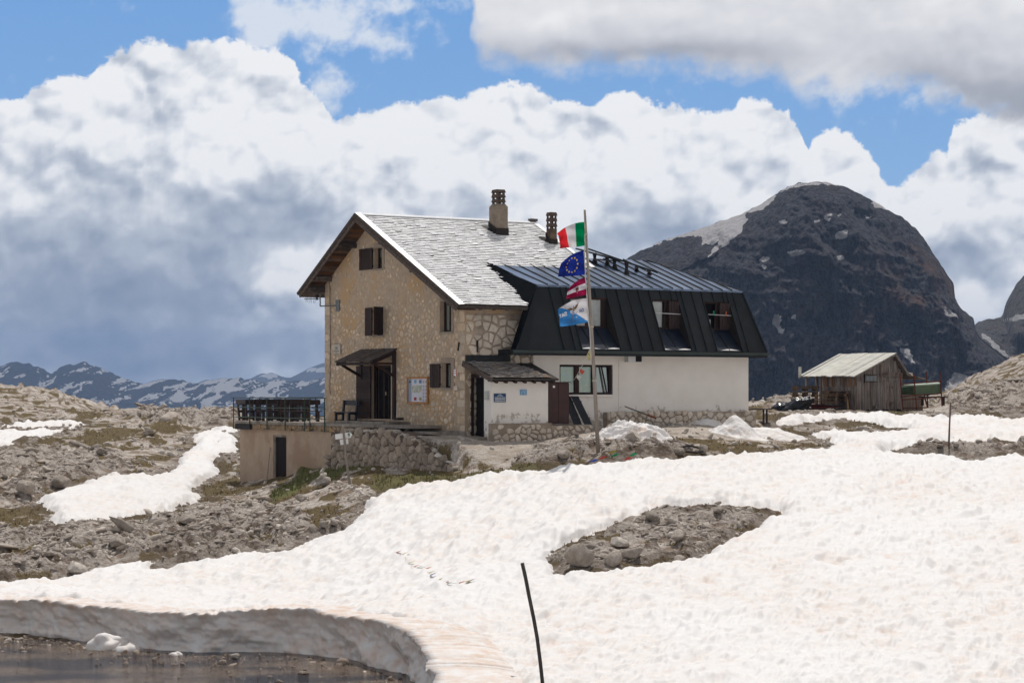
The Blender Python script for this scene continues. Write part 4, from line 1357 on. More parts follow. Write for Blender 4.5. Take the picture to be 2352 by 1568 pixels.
# smeared grey render bands round some openings
for key, e in (('attic', 0.2), ('low', 0.28), ('right', 0.16)):
    g = Geo()
    a, c, q0, q1 = OPEN[key]
    g.box(-0.022, 0, a - e, a - 0.0, q0 - 0.05, q1 + 0.12); g.box(-0.02, 0, c, c + e * .4, q0 - 0.05, q1 + 0.1)
    g.box(-0.024, 0, a - e, c + e * .3, q1 + 0.0, q1 + 0.22)
    part('render_patch', g, mk('grey_render', (0.27, 0.22, 0.18), (0.33, 0.26, 0.20), 4, 0.95, 0.3), house)
g = Geo(); g.box(-0.06, 0, -0.05, 5.6, -2.6, -1.62)
part('base_course', g, M_CONC, house)


# ---- windows with frames, panes, curtains and shutters
def shutter(parent, pv, side_h, width, ang, plane='u', n=4, mat=None, name='shutter', flip=1, org=None):
    """board shutter hinged at local position; plane 'u': hinge on gable (faces -u). ang 0 = flat against the wall"""
    h0, h1 = side_h
    m_ = mat or M_WOOD
    g = Geo(); bw = width / n
    ca, sa = cos(ang), sin(ang)

    def P(s, o, h):
        a = s * ca - o * sa * 0; nrm = s * sa + o
        if plane == 'u':
            return (-(0.05 + nrm), pv + flip * a, h)
        return (pv + flip * a, org - (0.05 + nrm), h)
    frame = None
    for i in range(n):
        s0, s1 = i * bw + 0.006, (i + 1) * bw - 0.006
        vs = [P(s, o, h) for h in (h0, h1) for (s, o) in ((s0, 0), (s1, 0), (s1, .035), (s0, .035))]
        gg = Geo(); gg.add(vs, [(0, 1, 2, 3), (7, 6, 5, 4), (0, 4, 5, 1), (1, 5, 6, 2), (2, 6, 7, 3), (3, 7, 4, 0)])
        if frame is None:
            fg = Geo()
            for hh in (h0 + 0.14 * (h1 - h0), h1 - 0.14 * (h1 - h0)):
                vs = [P(s, o, h) for h in (hh - .05, hh + .05) for (s, o) in ((0.01, -.02), (width - .01, -.02), (width - .01, -.001), (0.01, -.001))]
                fg.add(vs, [(0, 1, 2, 3), (7, 6, 5, 4), (0, 4, 5, 1), (1, 5, 6, 2), (2, 6, 7, 3), (3, 7, 4, 0)])
                vs = [P(s, o, h) for h in (hh - .012, hh + .012) for (s, o) in ((-.12, .0), (0.02, .0), (0.02, .02), (-.12, .02))]
                fg.add(vs, [(0, 1, 2, 3), (7, 6, 5, 4), (0, 4, 5, 1), (1, 5, 6, 2), (2, 6, 7, 3), (3, 7, 4, 0)])
            frame = part(name, fg, m_, parent)
        part('board', gg, m_, frame)
    return frame


def window_u(key, parent, curtain=True, tilt=False):
    a, c, q0, q1 = OPEN[key]
    w = part('window', Geo().box(0.30, 0.32, a - .01, c + .01, q0 - .01, q1 + .01), M_DARK, parent)
    g = Geo(); t = 0.07; u0, u1 = 0.16, 0.22
    g.box(u0, u1, a, a + t, q0, q1); g.box(u0, u1, c - t, c, q0, q1); g.box(u0, u1, a + t, c - t, q0, q0 + t); g.box(u0, u1, a + t, c - t, q1 - t, q1)
    g.box(u0 + .01, u1 - .01, (a + c) / 2 - .03, (a + c) / 2 + .03, q0 + t, q1 - t)
    part('frame', g, M_WOOD, w)
    g = Geo(); g.poly([(0.2, a + t, q0 + t), (0.2, (a + c) / 2 - .03, q0 + t), (0.2, (a + c) / 2 - .03, q1 - t), (0.2, a + t, q1 - t)])
    part('pane', g, M_GLASS, w)
    g = Geo(); g.poly([(0.2, (a + c) / 2 + .03, q0 + t), (0.2, c - t, q0 + t), (0.2, c - t, q1 - t), (0.2, (a + c) / 2 + .03, q1 - t)])
    part('pane', g, M_GLASS, w)
    if curtain:
        g = Geo(); n = 24; hb = q1 - (q1 - q0) * (0.45 if curtain == 'short' else 0.95)
        for i in range(n):
            s0, s1 = a + (c - a) * i / n, a + (c - a) * (i + 1) / n
            g.poly([(0.25 + .015 * sin(i * 1.7), s0, hb + .03 * (i & 1)), (0.25 + .015 * sin((i + 1) * 1.7), s1, hb + .03 * ((i + 1) & 1)), (0.25 + .015 * sin((i + 1) * 1.7), s1, q1 - t), (0.25 + .015 * sin(i * 1.7), s0, q1 - t)])
        part('curtain', g, M_CURT, w)
    g = Geo(); g.box(-0.05, 0.16, a - 0.06, c + 0.06, q0 - 0.06, q0)
    part('sill', g, M_CONC, w)
    return w


for key, cur in (('attic', 'short'), ('mid', 'short'), ('right', True), ('low', True)):
    window_u(key, house, cur)
for key, A_, B_ in (('attic', Z1(422, 392), Z1(498, 508)), ('mid', Z1(456, 735), Z1(495, 897)), ('low', Z1(836, 1063), Z1(894, 1202))):
    v0, v1, q0, q1 = rect_u(-.06, A_, B_)
    shutter(house, v0, (q0, q1), v1 - v0, 0.0, 'u', 5 if key == 'attic' else 4)
a, c, q0, q1 = OPEN['mid']
shutter(house, a, (q0 + .02, q1 - .02), 0.62, radians(62), 'u', 4, flip=-1)
# door: recessed, with open leaf folded back on the wall, glass inner door
a, c, q0, q1 = OPEN['door']
dr = part('door', Geo().box(0.30, 0.33, a, c, q0, q1), M_DARK, house)
g = Geo()
for v_, w_ in ((a, .09), (c - .09, .09), ((a + c) / 2 - .05, .10), (a + (c - a) * .25, .05), (a + (c - a) * .75, .05)):
    g.box(0.16, 0.22, v_, v_ + w_, q0, q1)
g.box(0.161, 0.219, a, c, q1 - .1, q1)
part('frame', g, M_WOOD, dr)
part('handle', Geo().box(0.10, 0.16, a + .62, a + .66, q0 + 1.0, q0 + 1.14), mk('brass', (0.5, 0.4, 0.25), None, 5, 0.4, 0, metal=0.8), dr)
v0, v1, l0, l1 = rect_u(-.06, Z1(404, 1076), Z1(488, 1385))
leaf = part('door_leaf', Geo().box(-0.06, -0.03, v0, v1, l0 + .02, l1), M_WOOD, house)
n_ = 16
for i in range(n_):
    h_ = l0 + .02 + (l1 - l0 - .02) * i / n_
    part('board', Geo().box(-0.085, -0.061, v0 + .01, v1 - .01, h_ + .008, h_ + (l1 - l0) / n_ - .006), M_WOOD, leaf)
# canopy over the door
vc0 = on_u(0, *Z1(643, 975))[0]; vc1, hc1 = on_u(0, *Z1(432, 980))
ul = -1.25; vo1, ho1 = on_u(ul, *Z1(297, 1046)); vo0, ho0 = on_u(ul, *Z1(505, 1048))
ho = (ho0 + ho1) / 2; vo0 = vc0 + 0.0; vo1 = vc1
can = part('canopy', Geo().prism([(0, vc0, hc1 - .03), (0, vc1, hc1 - .03), (ul, vo1, ho - .03), (ul, vo0, ho - .03)], (0, 0, .03)), M_WOOD_OLD, house)
nb = 13
for i in range(nb):
    s0, s1 = i / nb + .004, (i + 1) / nb - .004
    L = lambda s, t: (ul * t, (vc0 + (vc1 - vc0) * s), hc1 + (ho - hc1) * t)
    P = [L(s0, 0.0), L(s1, 0.0), L(s1, 1.03), L(s0, 1.03)]
    part('board', Geo().prism([(p[0], p[1], p[2] + .002) for p in P], (0, 0, .028)), M_WOOD_OLD, can)
g = Geo()
for v_ in (vc0 + .12, vc1 - .12):
    g.beam((0, v_, hc1 - .12), (ul * .98, v_, ho - .12), .10, .14)
    g.beam((-.06, v_, hc1 - 1.15), (ul * .82, v_, ho - .12), .10, .10)
    g.beam((ul * .9, v_, ho - .10), (-.02, v_, ho - .10), .09, .09)
g.box(-0.14, -0.02, vc0 + .06, vc0 + .2, OPEN['door'][2], hc1 - .1)
g.box(-0.12, -0.02, vc1 - .2, vc1 - .06, OPEN['door'][3] - .6, hc1 - .1)
g.box(ul * .93 - .05, ul * .93 + .05, vc0, vc1, ho - .16, ho - .04)
part('bracket', g, M_WOOD, can)

# ---- roof
roof = None
g = Geo()
UE = UEND
ues = on_v(VR_, 1213, 698)[0]
g.prism([(UF + .02, VR_ + .05, roof_h(VR_ + .05) - .20), (ues, VR_ + .05, roof_h(VR_ + .05) - .20), (UA_TIP, ANX_VJ, roof_h(ANX_VJ) - .20), (UE - .02, ANX_VJ, roof_h(ANX_VJ) - .20), (UE - .02, VA, HA - .20), (UF + .02, VA, HA - .20)], (0, 0, .15))
g.prism([(UF + .02, VL_ - .05, roof_h(VL_ - .05) - .20), (UF + .02, VA, HA - .20), (UE - .02, VA, HA - .20), (UE - .02, VL_ - .05, roof_h(VL_ - .05) - .20)], (0, 0, .15))
roof = part('roof', g, M_UNDER, house)


def slope_fn(side):
    """(u, distance down the slope, height above) -> frame point"""
    if side == 'R':
        L = hypot(1, SR); cv, ch = -1 / L, -SR / L
    else:
        L = hypot(1, SL); cv, ch = 1 / L, -SL / L
    nv, nh = -ch * (1 if side == 'R' else -1) * -1, abs(cv)
    nv = (-1 if side == 'R' else 1) * abs(ch)
    return lambda u, s, n: (u, VA + cv * s + nv * n, HA - .05 + ch * s + nh * n)


def shingle(g, fn, u, s, w, L, rs, lift=0.0):
    t = 0.02 * rs.uniform(.8, 1.3)
    n0, n1 = 0.004 + lift, 0.036 + lift + rs.uniform(0, .012)         # head, butt
    du = rs.uniform(-.01, .01)
    vs = [fn(u, s, n0), fn(u + w, s, n0), fn(u + w + du, s + L, n1), fn(u + du, s + L, n1),
          fn(u, s, n0 + t * .6), fn(u + w, s, n0 + t * .6), fn(u + w + du, s + L, n1 + t), fn(u + du, s + L, n1 + t)]
    g.add(vs, [(4, 5, 6, 7), (3, 2, 1, 0), (0, 1, 5, 4), (1, 2, 6, 5), (2, 3, 7, 6), (3, 0, 4, 7)])


def lay_shingles(parent, fn, u0, u1, slen, ex, wid, seed, limit, keepfn=None, mat=None):
    rs = random.Random(seed); lst = []
    n = int(slen / ex)
    for i in range(n):
        s = i * ex
        u = u0 + rs.uniform(0, .1)
        while u < u1 - 0.08:
            w = min(rs.uniform(wid * .6, wid * 1.35), u1 - u)
            if keepfn is None or keepfn(u + w / 2, s):
                lst.append((u, s + rs.uniform(-.018, .018), w - rs.uniform(.004, .014), ex * 1.28 + rs.uniform(-.02, .02), rs.random()))
            u += w
    lst.sort(key=lambda q: (q[1] < 0, -q[1] + abs(q[0]) * 0.3))
    big = Geo()
    for k_, (u, s, w, L, r) in enumerate(lst):
        lift = 0.02 if r > 0.975 else 0
        if k_ < limit:
            g = Geo(); shingle(g, fn, u, s, w, L, rs, lift)
            part('shingle', g, mat or M_SHINGLE, parent)
        else:
            shingle(big, fn, u, s, w, L, rs, lift)
    if big.v:
        part('shingles', big, mat or M_SHINGLE, parent, kind='stuff')


def keep_R(u, s):
    v = VA - s / hypot(1, SR)
    if v > ANX_VJ: return True
    ulim = UA_TIP + (ANX_VJ - v) / (ANX_VJ - VR_) * (on_v(VR_, 1213, 698)[0] - UA_TIP)
    return u < ulim


slR = (VA - VR_) * hypot(1, SR); slL = (VL_ - VA) * hypot(1, SL)
lay_shingles(roof, slope_fn('R'), UF + .16, UE - .1, slR + .05, 0.185, 0.27, 21, 230, keep_R)
lay_shingles(roof, slope_fn('L'), UF + .05, UE - .05, slL, 0.30, 0.40, 22, 0)
# metal verge and ridge flashings
fR, fL = slope_fn('R'), slope_fn('L')
g = Geo()
vs = [fR(UF - .02, -.05, .03), fR(UF + .24, -.05, .05), fR(UF + .24, slR + .04, .07), fR(UF - .02, slR + .04, .05)]
g.prism(vs, (0, 0, .02)); part('verge_flashing', g, M_TIN, roof)
g = Geo(); g.prism([fL(UF - .02, -.02, .03), fL(UF - .02, slL, .05), fL(UF + .2, slL, .05), fL(UF + .2, -.02, .05)], (0, 0, .02)); part('verge_flashing', g, M_TIN, roof)
g = Geo(); sJ = (VA - ANX_VJ) * hypot(1, SR)
g.prism([fR(UE - .22, 0, .05), fR(UE, 0, .06), fR(UE, sJ + .15, .10), fR(UE - .22, sJ + .15, .09)], (0, 0, .02)); part('verge_flashing', g, M_TIN, roof)
g = Geo(); g.prism([fR(UF + .24, -.02, .055), fR(UE, -.02, .055), fR(UE, .24, .075), fR(UF + .24, .24, .075)], (0, 0, .02))
g.prism([fL(UF + .24, -.02, .055), fL(UF + .24, .2, .06), fL(UE, .2, .06), fL(UE, -.02, .055)], (0, 0, .02)); part('ridge_flashing', g, M_TIN, roof)
g = Geo(); g.box(UE - .3, UE + .06, VA - .12, VA + .12, HA + .02, HA + .13); part('ridge_end_cap', g, M_WOOD_OLD, roof)
# barge boards, soffit boards, purlins
for side, f_, sl in (('L', fL, slL), ('R', fR, slR)):
    g = Geo(); g.prism([f_(UF, -.0, .02), f_(UF, sl, .03), f_(UF, sl - .05, -.26), f_(UF, .0, -.30)], (-.045, 0, 0)); part('barge_board', g, M_WOOD_OLD, roof)
    g = Geo(); g.prism([f_(UF - .05, -.02, .03), f_(UF - .05, sl + .05, .04), f_(UF - .05, sl + .02, -.10), f_(UF - .05, 0, -.12)], (-.03, 0, 0)); part('barge_board', g, M_WOOD_OLD, roof)
    n = int(sl / 0.20)
    for i in range(n):
        s0, s1 = i * sl / n + .006, (i + 1) * sl / n - .006
        g = Geo(); g.prism([f_(UF + .03, s0, -.20), f_(UF + .03, s1, -.20), f_(0.05, s1, -.20), f_(0.05, s0, -.20)], (0, 0, .02 + .01 * random.random()))
        part('soffit_board', g, M_SOFFIT, roof)
for s in (1.9, 4.5):
    if s < slL:
        part('purlin', Geo().beam(fL(UF + .06, s, -.30), fL(.05, s, -.30), .2, .2), M_WOOD_OLD, roof)
p_ = fL(0, slL - .55, -.36)
part('purlin', Geo().beam(fL(UF + .06, slL - .85, -.34), fL(.05, slL - .85, -.34), .2, .22), M_WOOD_OLD, roof)
for s in (2.3, 5.2, slR - .9):
    part('purlin', Geo().beam(fR(UF + .06, s, -.30), fR(.05, s, -.30), .18, .2), M_WOOD_OLD, roof)
# eave of the front slope: rafter ends
ues = on_v(VR_, 1213, 698)[0]
g = Geo(); g.prism([fR(UF + .1, slR - .02, -.02), fR(ues, slR - .02, -.02), fR(ues, slR - .02, -.10), fR(UF + .1, slR - .02, -.10)], (0, -.03, 0)); part('eave_board', g, M_WOOD_OLD, roof)
for i in range(8):
    u_ = UF + .5 + i * .62
    if u_ < ues - .1:
        part('rafter_end', Geo().beam(fR(u_, slR - .75, -.16), fR(u_, slR - .10, -.16), .13, .13), M_WOOD_OLD, roof)
g = Geo(); g.prism([fR(UF + .1, slR - .75, -.09), fR(ues - .1, slR - .75, -.09), fR(ues, slR, -.09), fR(UF + .1, slR, -.09)], (0, 0, .01)); part('soffit_board', g, M_SOFFIT, roof)
# left eave soffit
g = Geo(); g.prism([fL(UF, slL - .95, -.22), fL(UF, slL - .02, -.22), fL(UE, slL - .02, -.22), fL(UE, slL - .95, -.22)], (0, 0, .02)); part('soffit_board', g, M_SOFFIT, roof)

# chimneys
M_CHIM = mk('chimney_render', (0.27, 0.215, 0.165), (0.20, 0.16, 0.125), 5, 0.95, 0.5, 0.02, c3=(0.08, 0.06, 0.05), s3=1.0, t3=(0.56, 0.7))
M_CHIM2 = mk('sooty_chimney_render', (0.16, 0.115, 0.08), (0.05, 0.035, 0.028), 3, 0.95, 0.5, 0.02)
M_CAP = mk('chimney_cap_tile', (0.12, 0.085, 0.065), (0.075, 0.055, 0.045), 6, 0.9, 0.4, 0.01)


def chimney(label, foot, topy, wpx, vv, mat, shoulders):
    u, h = on_v(vv, *foot)
    d = HOY + u * HS + vv * HC
    w = wpx / FP * d / (HC + HS) * 1.0
    hb = roof_h(vv) - .15; ht = -(topy - HY) / FP * d
    c = thing('chimney', label, 'chimney', tuple(h2w(u, vv, hb)), HANG, 'chimneys on the shingle roof')
    a = w / 2; cap = 0.62 * (1 if shoulders else 1.15)
    z1 = ht - hb - cap
    g = Geo()
    g.box(-a, a, -a, a, 0, z1 - (.12 if shoulders else 0))
    if shoulders:
        k_ = .72
        P0 = [(-a, -a, z1 - .12), (a, -a, z1 - .12), (a, a, z1 - .12), (-a, a, z1 - .12)]; P1 = [(x * k_, y * k_, z1) for x, y, _ in P0]
        g.add(P0 + P1, [(0, 1, 5, 4), (1, 2, 6, 5), (2, 3, 7, 6), (3, 0, 4, 7), (4, 5, 6, 7)])
        a *= k_
    part('shaft', g, mat, c)
    g = Geo(); sk = w / 2 + .03
    g.add([(-sk, -sk, -.25), (sk, -sk, -.25), (sk, sk, .42), (-sk, sk, .42), (-sk, -sk, .28), (sk, -sk, .28), (sk, sk, .60), (-sk, sk, .60)], [(0, 1, 5, 4), (1, 2, 6, 5), (2, 3, 7, 6), (3, 0, 4, 7)])
    fl = sk + .22
    g.add([(-fl, -fl, -.12 - fl * SR * .9), (fl, -fl, -.12 - fl * SR * .9), (fl, fl, .28 + fl * .3), (-fl, fl, .28 + fl * .3), (-sk, -sk, .02), (sk, -sk, .02), (sk, sk, .35), (-sk, sk, .35)], [(0, 1, 5, 4), (1, 2, 6, 5), (2, 3, 7, 6), (3, 0, 4, 7)])
    part('flashing', g, M_IRON, c)
    n = 3; st = cap / n
    for i in range(n):
        z = z1 + i * st
        for sx in (-1, 1):
            for sy in (-1, 1):
                part('cap_pier', Geo().box(sx * a * .95, sx * a * .55, sy * a * .95, sy * a * .55, z, z + st * .42), M_CAP, c)
        g = Geo(); e = a * 1.12
        zz_ = z + st * .38; P0 = [(-e, -e, zz_), (e, -e, zz_), (e, e, zz_), (-e, e, zz_)]; P1 = [(x * .84, y * .84, z + st) for x, y, _ in P0]
        g.add(P0 + P1, [(3, 2, 1, 0), (0, 1, 5, 4), (1, 2, 6, 5), (2, 3, 7, 6), (3, 0, 4, 7), (4, 5, 6, 7)])
        part('cap_tile', g, M_CAP, c)
    g = Geo(); g.box(-a * .5, a * .5, -a * .5, a * .5, z1 - .1, z1 + .02); part('flue', g, M_DARK, c)
    return c


chimney('large square chimney with stepped cap near the ridge of the shingle roof', (1145, 525), 436, 43, 6.3, M_CHIM, True)
chimney('narrow sooty chimney behind the red flag on the shingle roof', (1267, 560), 488, 24, 5.4, M_CHIM2, False)

# ---- fittings on the gable
def plaque(a, c, mat, depth=0.04, u=0.0):
    v0, v1, q0, q1 = rect_u(u, a, c)
    return v0, v1, q0, q1


v0, v1, q0, q1 = plaque(Z1(275, 950), Z1(317, 1002), None)
pl = thing('wall_plaque', 'small cream plaque with a bird emblem left of the canopy', 'plaque', tuple(h2w(0, 0, H0)), HANG, off=(0, 0, H0))
part('slab', Geo().box(-0.075, -0.035, v0, v1, q0, q1), M_PLAQUE, pl)
W_, Hh = v1 - v0, q1 - q0
def pq(s, t): return (-0.078, v1 - s * W_, q1 - t * Hh)
g = Geo()
g.poly([pq(.25, .18), pq(.45, .25), pq(.5, .30), pq(.5, .38)]); g.poly([pq(.5, .38), pq(.5, .30), pq(.56, .25), pq(.72, .16), pq(.6, .30)])
g.poly([pq(.47, .36), pq(.53, .36), pq(.52, .60), pq(.48, .60)])
part('emblem', g, M_INK, pl)
g = Geo()
for x in (.27, .33, .45, .60, .68): g.poly([pq(x, .42), pq(x + .06, .42), pq(x + .05, .50), pq(x, .50)])
for i in range(11): g.poly([pq(.12 + i * .07, .68), pq(.165 + i * .07, .68), pq(.165 + i * .07, .76), pq(.12 + i * .07, .76)])
for i in range(4): g.poly([pq(.36 + i * .07, .83), pq(.40 + i * .07, .83), pq(.40 + i * .07, .89), pq(.36 + i * .07, .89)])
part('lettering', g, M_INK, pl)

v0, v1, q0, q1 = plaque(Z1(711, 1139), Z1(832, 1296), None)
nbd = thing('notice_board', 'wood-framed notice board with map poster on the stone gable', 'notice board', tuple(h2w(0, 0, H0)), HANG, off=(0, 0, H0))
M_PINE = mk('orange_pine', (0.42, 0.19, 0.05), (0.33, 0.14, 0.035), 8, 0.5, 0.1, stretch=(1, 1, .2))
t_ = 0.075
g = Geo(); g.box(-.10, -.03, v0, v0 + t_, q0, q1); g.box(-.10, -.03, v1 - t_, v1, q0, q1); g.box(-.099, -.03, v0 + t_, v1 - t_, q0, q0 + t_); g.box(-.099, -.03, v0 + t_, v1 - t_, q1 - t_, q1)
part('frame', g, M_PINE, nbd)
part('poster', Geo().box(-.06, -.03, v0 + t_, v1 - t_, q0 + t_, q1 - t_), mk('poster_paper', (0.62, 0.62, 0.70), (0.60, 0.60, 0.68), 3, 0.6, 0), nbd)
v0 += t_; v1 -= t_; q0 += t_; q1 -= t_; W_, Hh = v1 - v0, q1 - q0
def pq(s, t): return (-0.063, v1 - s * W_, q1 - t * Hh)
def prect(name, x0, y0, x1, y1, col, parent=nbd, rgh=.6, c2=None, sc=14):
    g = Geo(); g.poly([pq(x0, y0), pq(x1, y0), pq(x1, y1), pq(x0, y1)])
    return part(name, g, mk('print_%s' % name + str(round(col[0] * 1000)), col, c2 or col, sc, rgh, 0), parent)
prect('side_strip', 0.0, 0.0, .17, 1.0, (0.27, 0.32, 0.40)); prect('photo', .30, .05, .44, .20, (0.05, 0.16, 0.28), c2=(.3, .5, .7)); prect('photo', .57, .05, .71, .20, (0.04, 0.20, 0.42), c2=(.25, .2, .2))
prect('photo', .30, .80, .44, .94, (0.45, 0.05, 0.06), c2=(.25, .05, .12)); prect('photo', .57, .80, .71, .94, (0.03, 0.10, 0.06), c2=(.6, .5, .2))
prect('map', .20, .28, .72, .60, (0.28, 0.34, 0.22), c2=(.60, .58, .58), sc=9)
g = Geo(); v1b = v1
for (x, y, s) in ((.25, .37, .02), (.48, .52, .018), (.64, .52, .02)): g.poly([(-.066, v1 - (x - s) * W_, q1 - (y - .01) * Hh), (-.066, v1 - (x + s) * W_, q1 - (y - .01) * Hh), (-.066, v1 - (x + s) * W_, q1 - (y + .014) * Hh), (-.066, v1 - (x - s) * W_, q1 - (y + .014) * Hh)])
part('map_mark', g, mk('red_print', (0.5, 0.05, 0.04), None, 5, .6, 0), nbd)
for i in range(6):
    for x0 in (.76, .89):
        g = Geo()
        for j in range(5):
            y = .09 + i * .15 + j * .022 + (.04 if i else 0)
            g.poly([pq(x0, y), pq(x0 + .10 - .015 * (j % 3), y), pq(x0 + .10 - .015 * (j % 3), y + .013), pq(x0, y + .013)])
        part('text_block', g, mk('grey_print', (0.25, 0.25, 0.29), None, 5, .6, 0), nbd)
g = Geo(); g.poly([(-.066, v1 - .03 * W_, q1 - .15 * Hh), (-.066, v1 - .09 * W_, q1 - .07 * Hh), (-.066, v1 - .14 * W_, q1 - .13 * Hh), (-.066, v1 - .08 * W_, q1 - .19 * Hh)])
part('emblem', g, mk('navy_print', (0.03, 0.05, 0.12), None, 5, .6, 0), nbd)

M_RED = mk('signal_red', (0.42, 0.05, 0.03), (0.36, 0.05, 0.03), 6, 0.6, 0); M_SIGNW = mk('sign_white', (0.90, 0.895, 0.88), (0.88, 0.87, 0.85), 6, 0.45, 0)
v0, v1, q0, q1 = plaque(Z1(977, 1096), Z1(1001, 1132), None)
rm = thing('trail_marker', 'small red and white trail marker beside the quoin stones', 'sign', tuple(h2w(0, 0, H0)), HANG, off=(0, 0, H0))
part('plate', Geo().box(-.06, -.03, v0, v1, q0, q1), M_SIGNW, rm)
part('stripe', Geo().box(-.063, -.0605, v1 - (v1 - v0) * .2, v1, q0, q1), M_RED, rm); part('stripe', Geo().box(-.063, -.0605, v0, v0 + (v1 - v0) * .2, q0, q1), M_RED, rm)
g = Geo()
for t in (.15, .3, .55, .62): g.box(-.063, -.0605, v0 + (v1 - v0) * .32, v0 + (v1 - v0) * .68, q1 - (q1 - q0) * (t + .07), q1 - (q1 - q0) * t)
part('lettering', g, M_INK, rm)
v0, v1, q0, q1 = plaque(Z1(980, 1193), Z1(1001, 1217), None)
pl2 = thing('bench_mark', 'tiny framed bird mark on a pale quoin stone', 'plaque', tuple(h2w(0, 0, H0)), HANG, off=(0, 0, H0))
part('slab', Geo().box(-.05, -.035, v0, v1, q0, q1), M_STONE2, pl2)
part('emblem', Geo().poly([(-.053, v0 + .06, q0 + .08), (-.053, v1 - .10, q1 - .06), (-.053, v1 - .06, q0 + .12)]), M_INK, pl2)
# wall cable and antenna
v_ = on_u(0, *Z1(254, 560))[0]
cb_ = part('cable', Geo().tube([(-.05, v_, on_u(0, *Z1(250, 560))[1]), (-.05, v_ - .05, 1.5), (-.05, v_, 0), (-.05, v_ - .12, on_u(0, *Z1(262, 1250))[1])], .012, 5), M_IRON, house)
va, ha = on_u(0, *Z1(250, 722))
def zi(x, y): return on_u(-.35, (1180 + x / 13.06) * .57422, (1120 + y / 13.06) * .57422)
ant = thing('aerial', 'grey television aerial on a bracket at the left gable corner', 'aerial', tuple(h2w(0, 0, H0)), HANG, off=(0, 0, H0))
M_GALV = mk('galvanised_steel', (0.10, 0.115, 0.12), (0.16, 0.17, 0.17), 6, 0.5, 0.05, metal=.3)
pm = zi(1315, 720); pb = zi(1315, 1360); wm = zi(1800, 1330)
part('bracket', Geo().tube([(-.35, pb[0], pb[1]), (-.02, wm[0] - .1, wm[1])], .03, 6).box(-.05, 0, wm[0] - .35, wm[0], wm[1] - .25, wm[1] + .25), M_GALV, ant)
part('mast', Geo().tube([(-.35, pm[0], pm[1]), (-.35, pb[0], pb[1])], .028, 6), M_GALV, ant)
b0 = zi(1290, 975); b1 = zi(600, 985)
part('boom', Geo().tube([(-.35, b0[0], b0[1]), (-.45, b1[0], b1[1])], .022, 6), M_GALV, ant)
part('junction_box', Geo().box(-.4, -.3, zi(1180, 0)[0], zi(1100, 0)[0], zi(0, 960)[1], zi(0, 860)[1]).box(-.38, -.32, zi(1165, 0)[0], zi(1120, 0)[0], zi(0, 1130)[1], zi(0, 960)[1]), M_IRON, ant)
for X_, y0, y1 in ((620, 810, 1150), (665, 800, 1140), (712, 795, 1140), (790, 600, 1200), (860, 750, 1120), (910, 600, 1210), (1025, 610, 1210), (1095, 620, 1215), (1145, 620, 1100)):
    a_, c_ = zi(X_, y0), zi(X_, y1)
    part('element', Geo().tube([(-.4, a_[0], a_[1]), (-.4, c_[0], c_[1])], .007, 4), M_GALV, ant)
# iron wall ties on the side wall
g = Geo()
for X_, y0, y1 in ((1005, 935, 985), (1113, 925, 995)):
    p0, p1 = on_v(-.06, *Z1(X_, y0)), on_v(-.06, *Z1(X_, y1)); g.beam((p0[0], -.07, p0[1]), (p1[0] - (.05 if X_ < 1100 else 0), -.07, p1[1]), .04, .06)
part('wall_tie', g, M_IRON, house)


# ================================================================== annex: white wall under a black mansard roof
ANX_VW = -0.10
aw0 = on_v(ANX_VW, *Z5(1395, 300))[0]; aw1, _hh = on_v(ANX_VW, 1719, 900)
hE = on_v(-0.95, *Z2(900, 1013))[1]                # underside of the eave fascia
hP = on_v(ANX_VW - .3, *((2080 + 1300 / 2.352) * .57422, (1400 + 578 / 2.352) * .57422))[1]      # top of the stone plinth
AH0 = -1.95
annex = thing('annex', 'long white plastered annex under a black sheet-metal mansard roof', 'building', tuple(h2w(aw0, ANX_VW, AH0)), HANG, off=(aw0, ANX_VW, AH0))
WIN = rect_v(ANX_VW, Z2(217, 1062), Z2(551, 1250))
g = Geo(); v = ANX_VW; a, c, q0, q1 = WIN; top = hE + .15
g.poly([(aw0, v, -2.4), (aw1, v, -2.4), (aw1, v, q0), (aw0, v, q0)]); g.poly([(aw0, v, q1), (aw1, v, q1), (aw1, v, top), (aw0, v, top)])
g.poly([(aw0, v, q0), (a, v, q0), (a, v, q1), (aw0, v, q1)]); g.poly([(c, v, q0), (aw1, v, q0), (aw1, v, q1), (c, v, q1)])
dpt = v + .22
g.poly([(a, v, q0), (a, dpt, q0), (a, dpt, q1), (a, v, q1)]); g.poly([(c, dpt, q0), (c, v, q0), (c, v, q1), (c, dpt, q1)]); g.poly([(a, v, q1), (a, dpt, q1), (c, dpt, q1), (c, v, q1)]); g.poly([(a, dpt, q0), (a, v, q0), (c, v, q0), (c, dpt, q0)])
g.poly([(aw1, v, -2.4), (aw1, 8.4, -2.4), (aw1, 8.4, top), (aw1, v, top)]); g.poly([(aw0, v, -2.4), (aw0, v, top), (aw0, .3, top), (aw0, .3, -2.4)])
part('wall', g, M_WHITE, annex)
part('corner_bead', Geo().box(on_v(v, *Z2(588, 1020))[0] - .015, on_v(v, *Z2(588, 1020))[0] + .015, v - .02, v, hP, top), M_WHITE, annex)
# stone plinth
pl_u0 = on_v(ANX_VW - .3, 1395, 960)[0]; pl_u1 = on_v(ANX_VW - .3, *((2080 + 2222 / 2.352) * .57422, 948))[0]
plg = part('plinth', Geo().box(pl_u0, pl_u1, ANX_VW - .28, ANX_VW, -2.3, hP - .02), M_MORT2, annex)
cells = stone_cells([(pl_u0, -1.9), (pl_u1, -1.9), (pl_u1, hP + .03), (pl_u0, hP + .03)], 0.36, 0.22, [], .42, 33, .02, .03)
lay_stones(plg, M_STONE2, cells, lambda s, t, n: (s, ANX_VW - .28 - n, t), .08, 220, 7, sunk=.06)
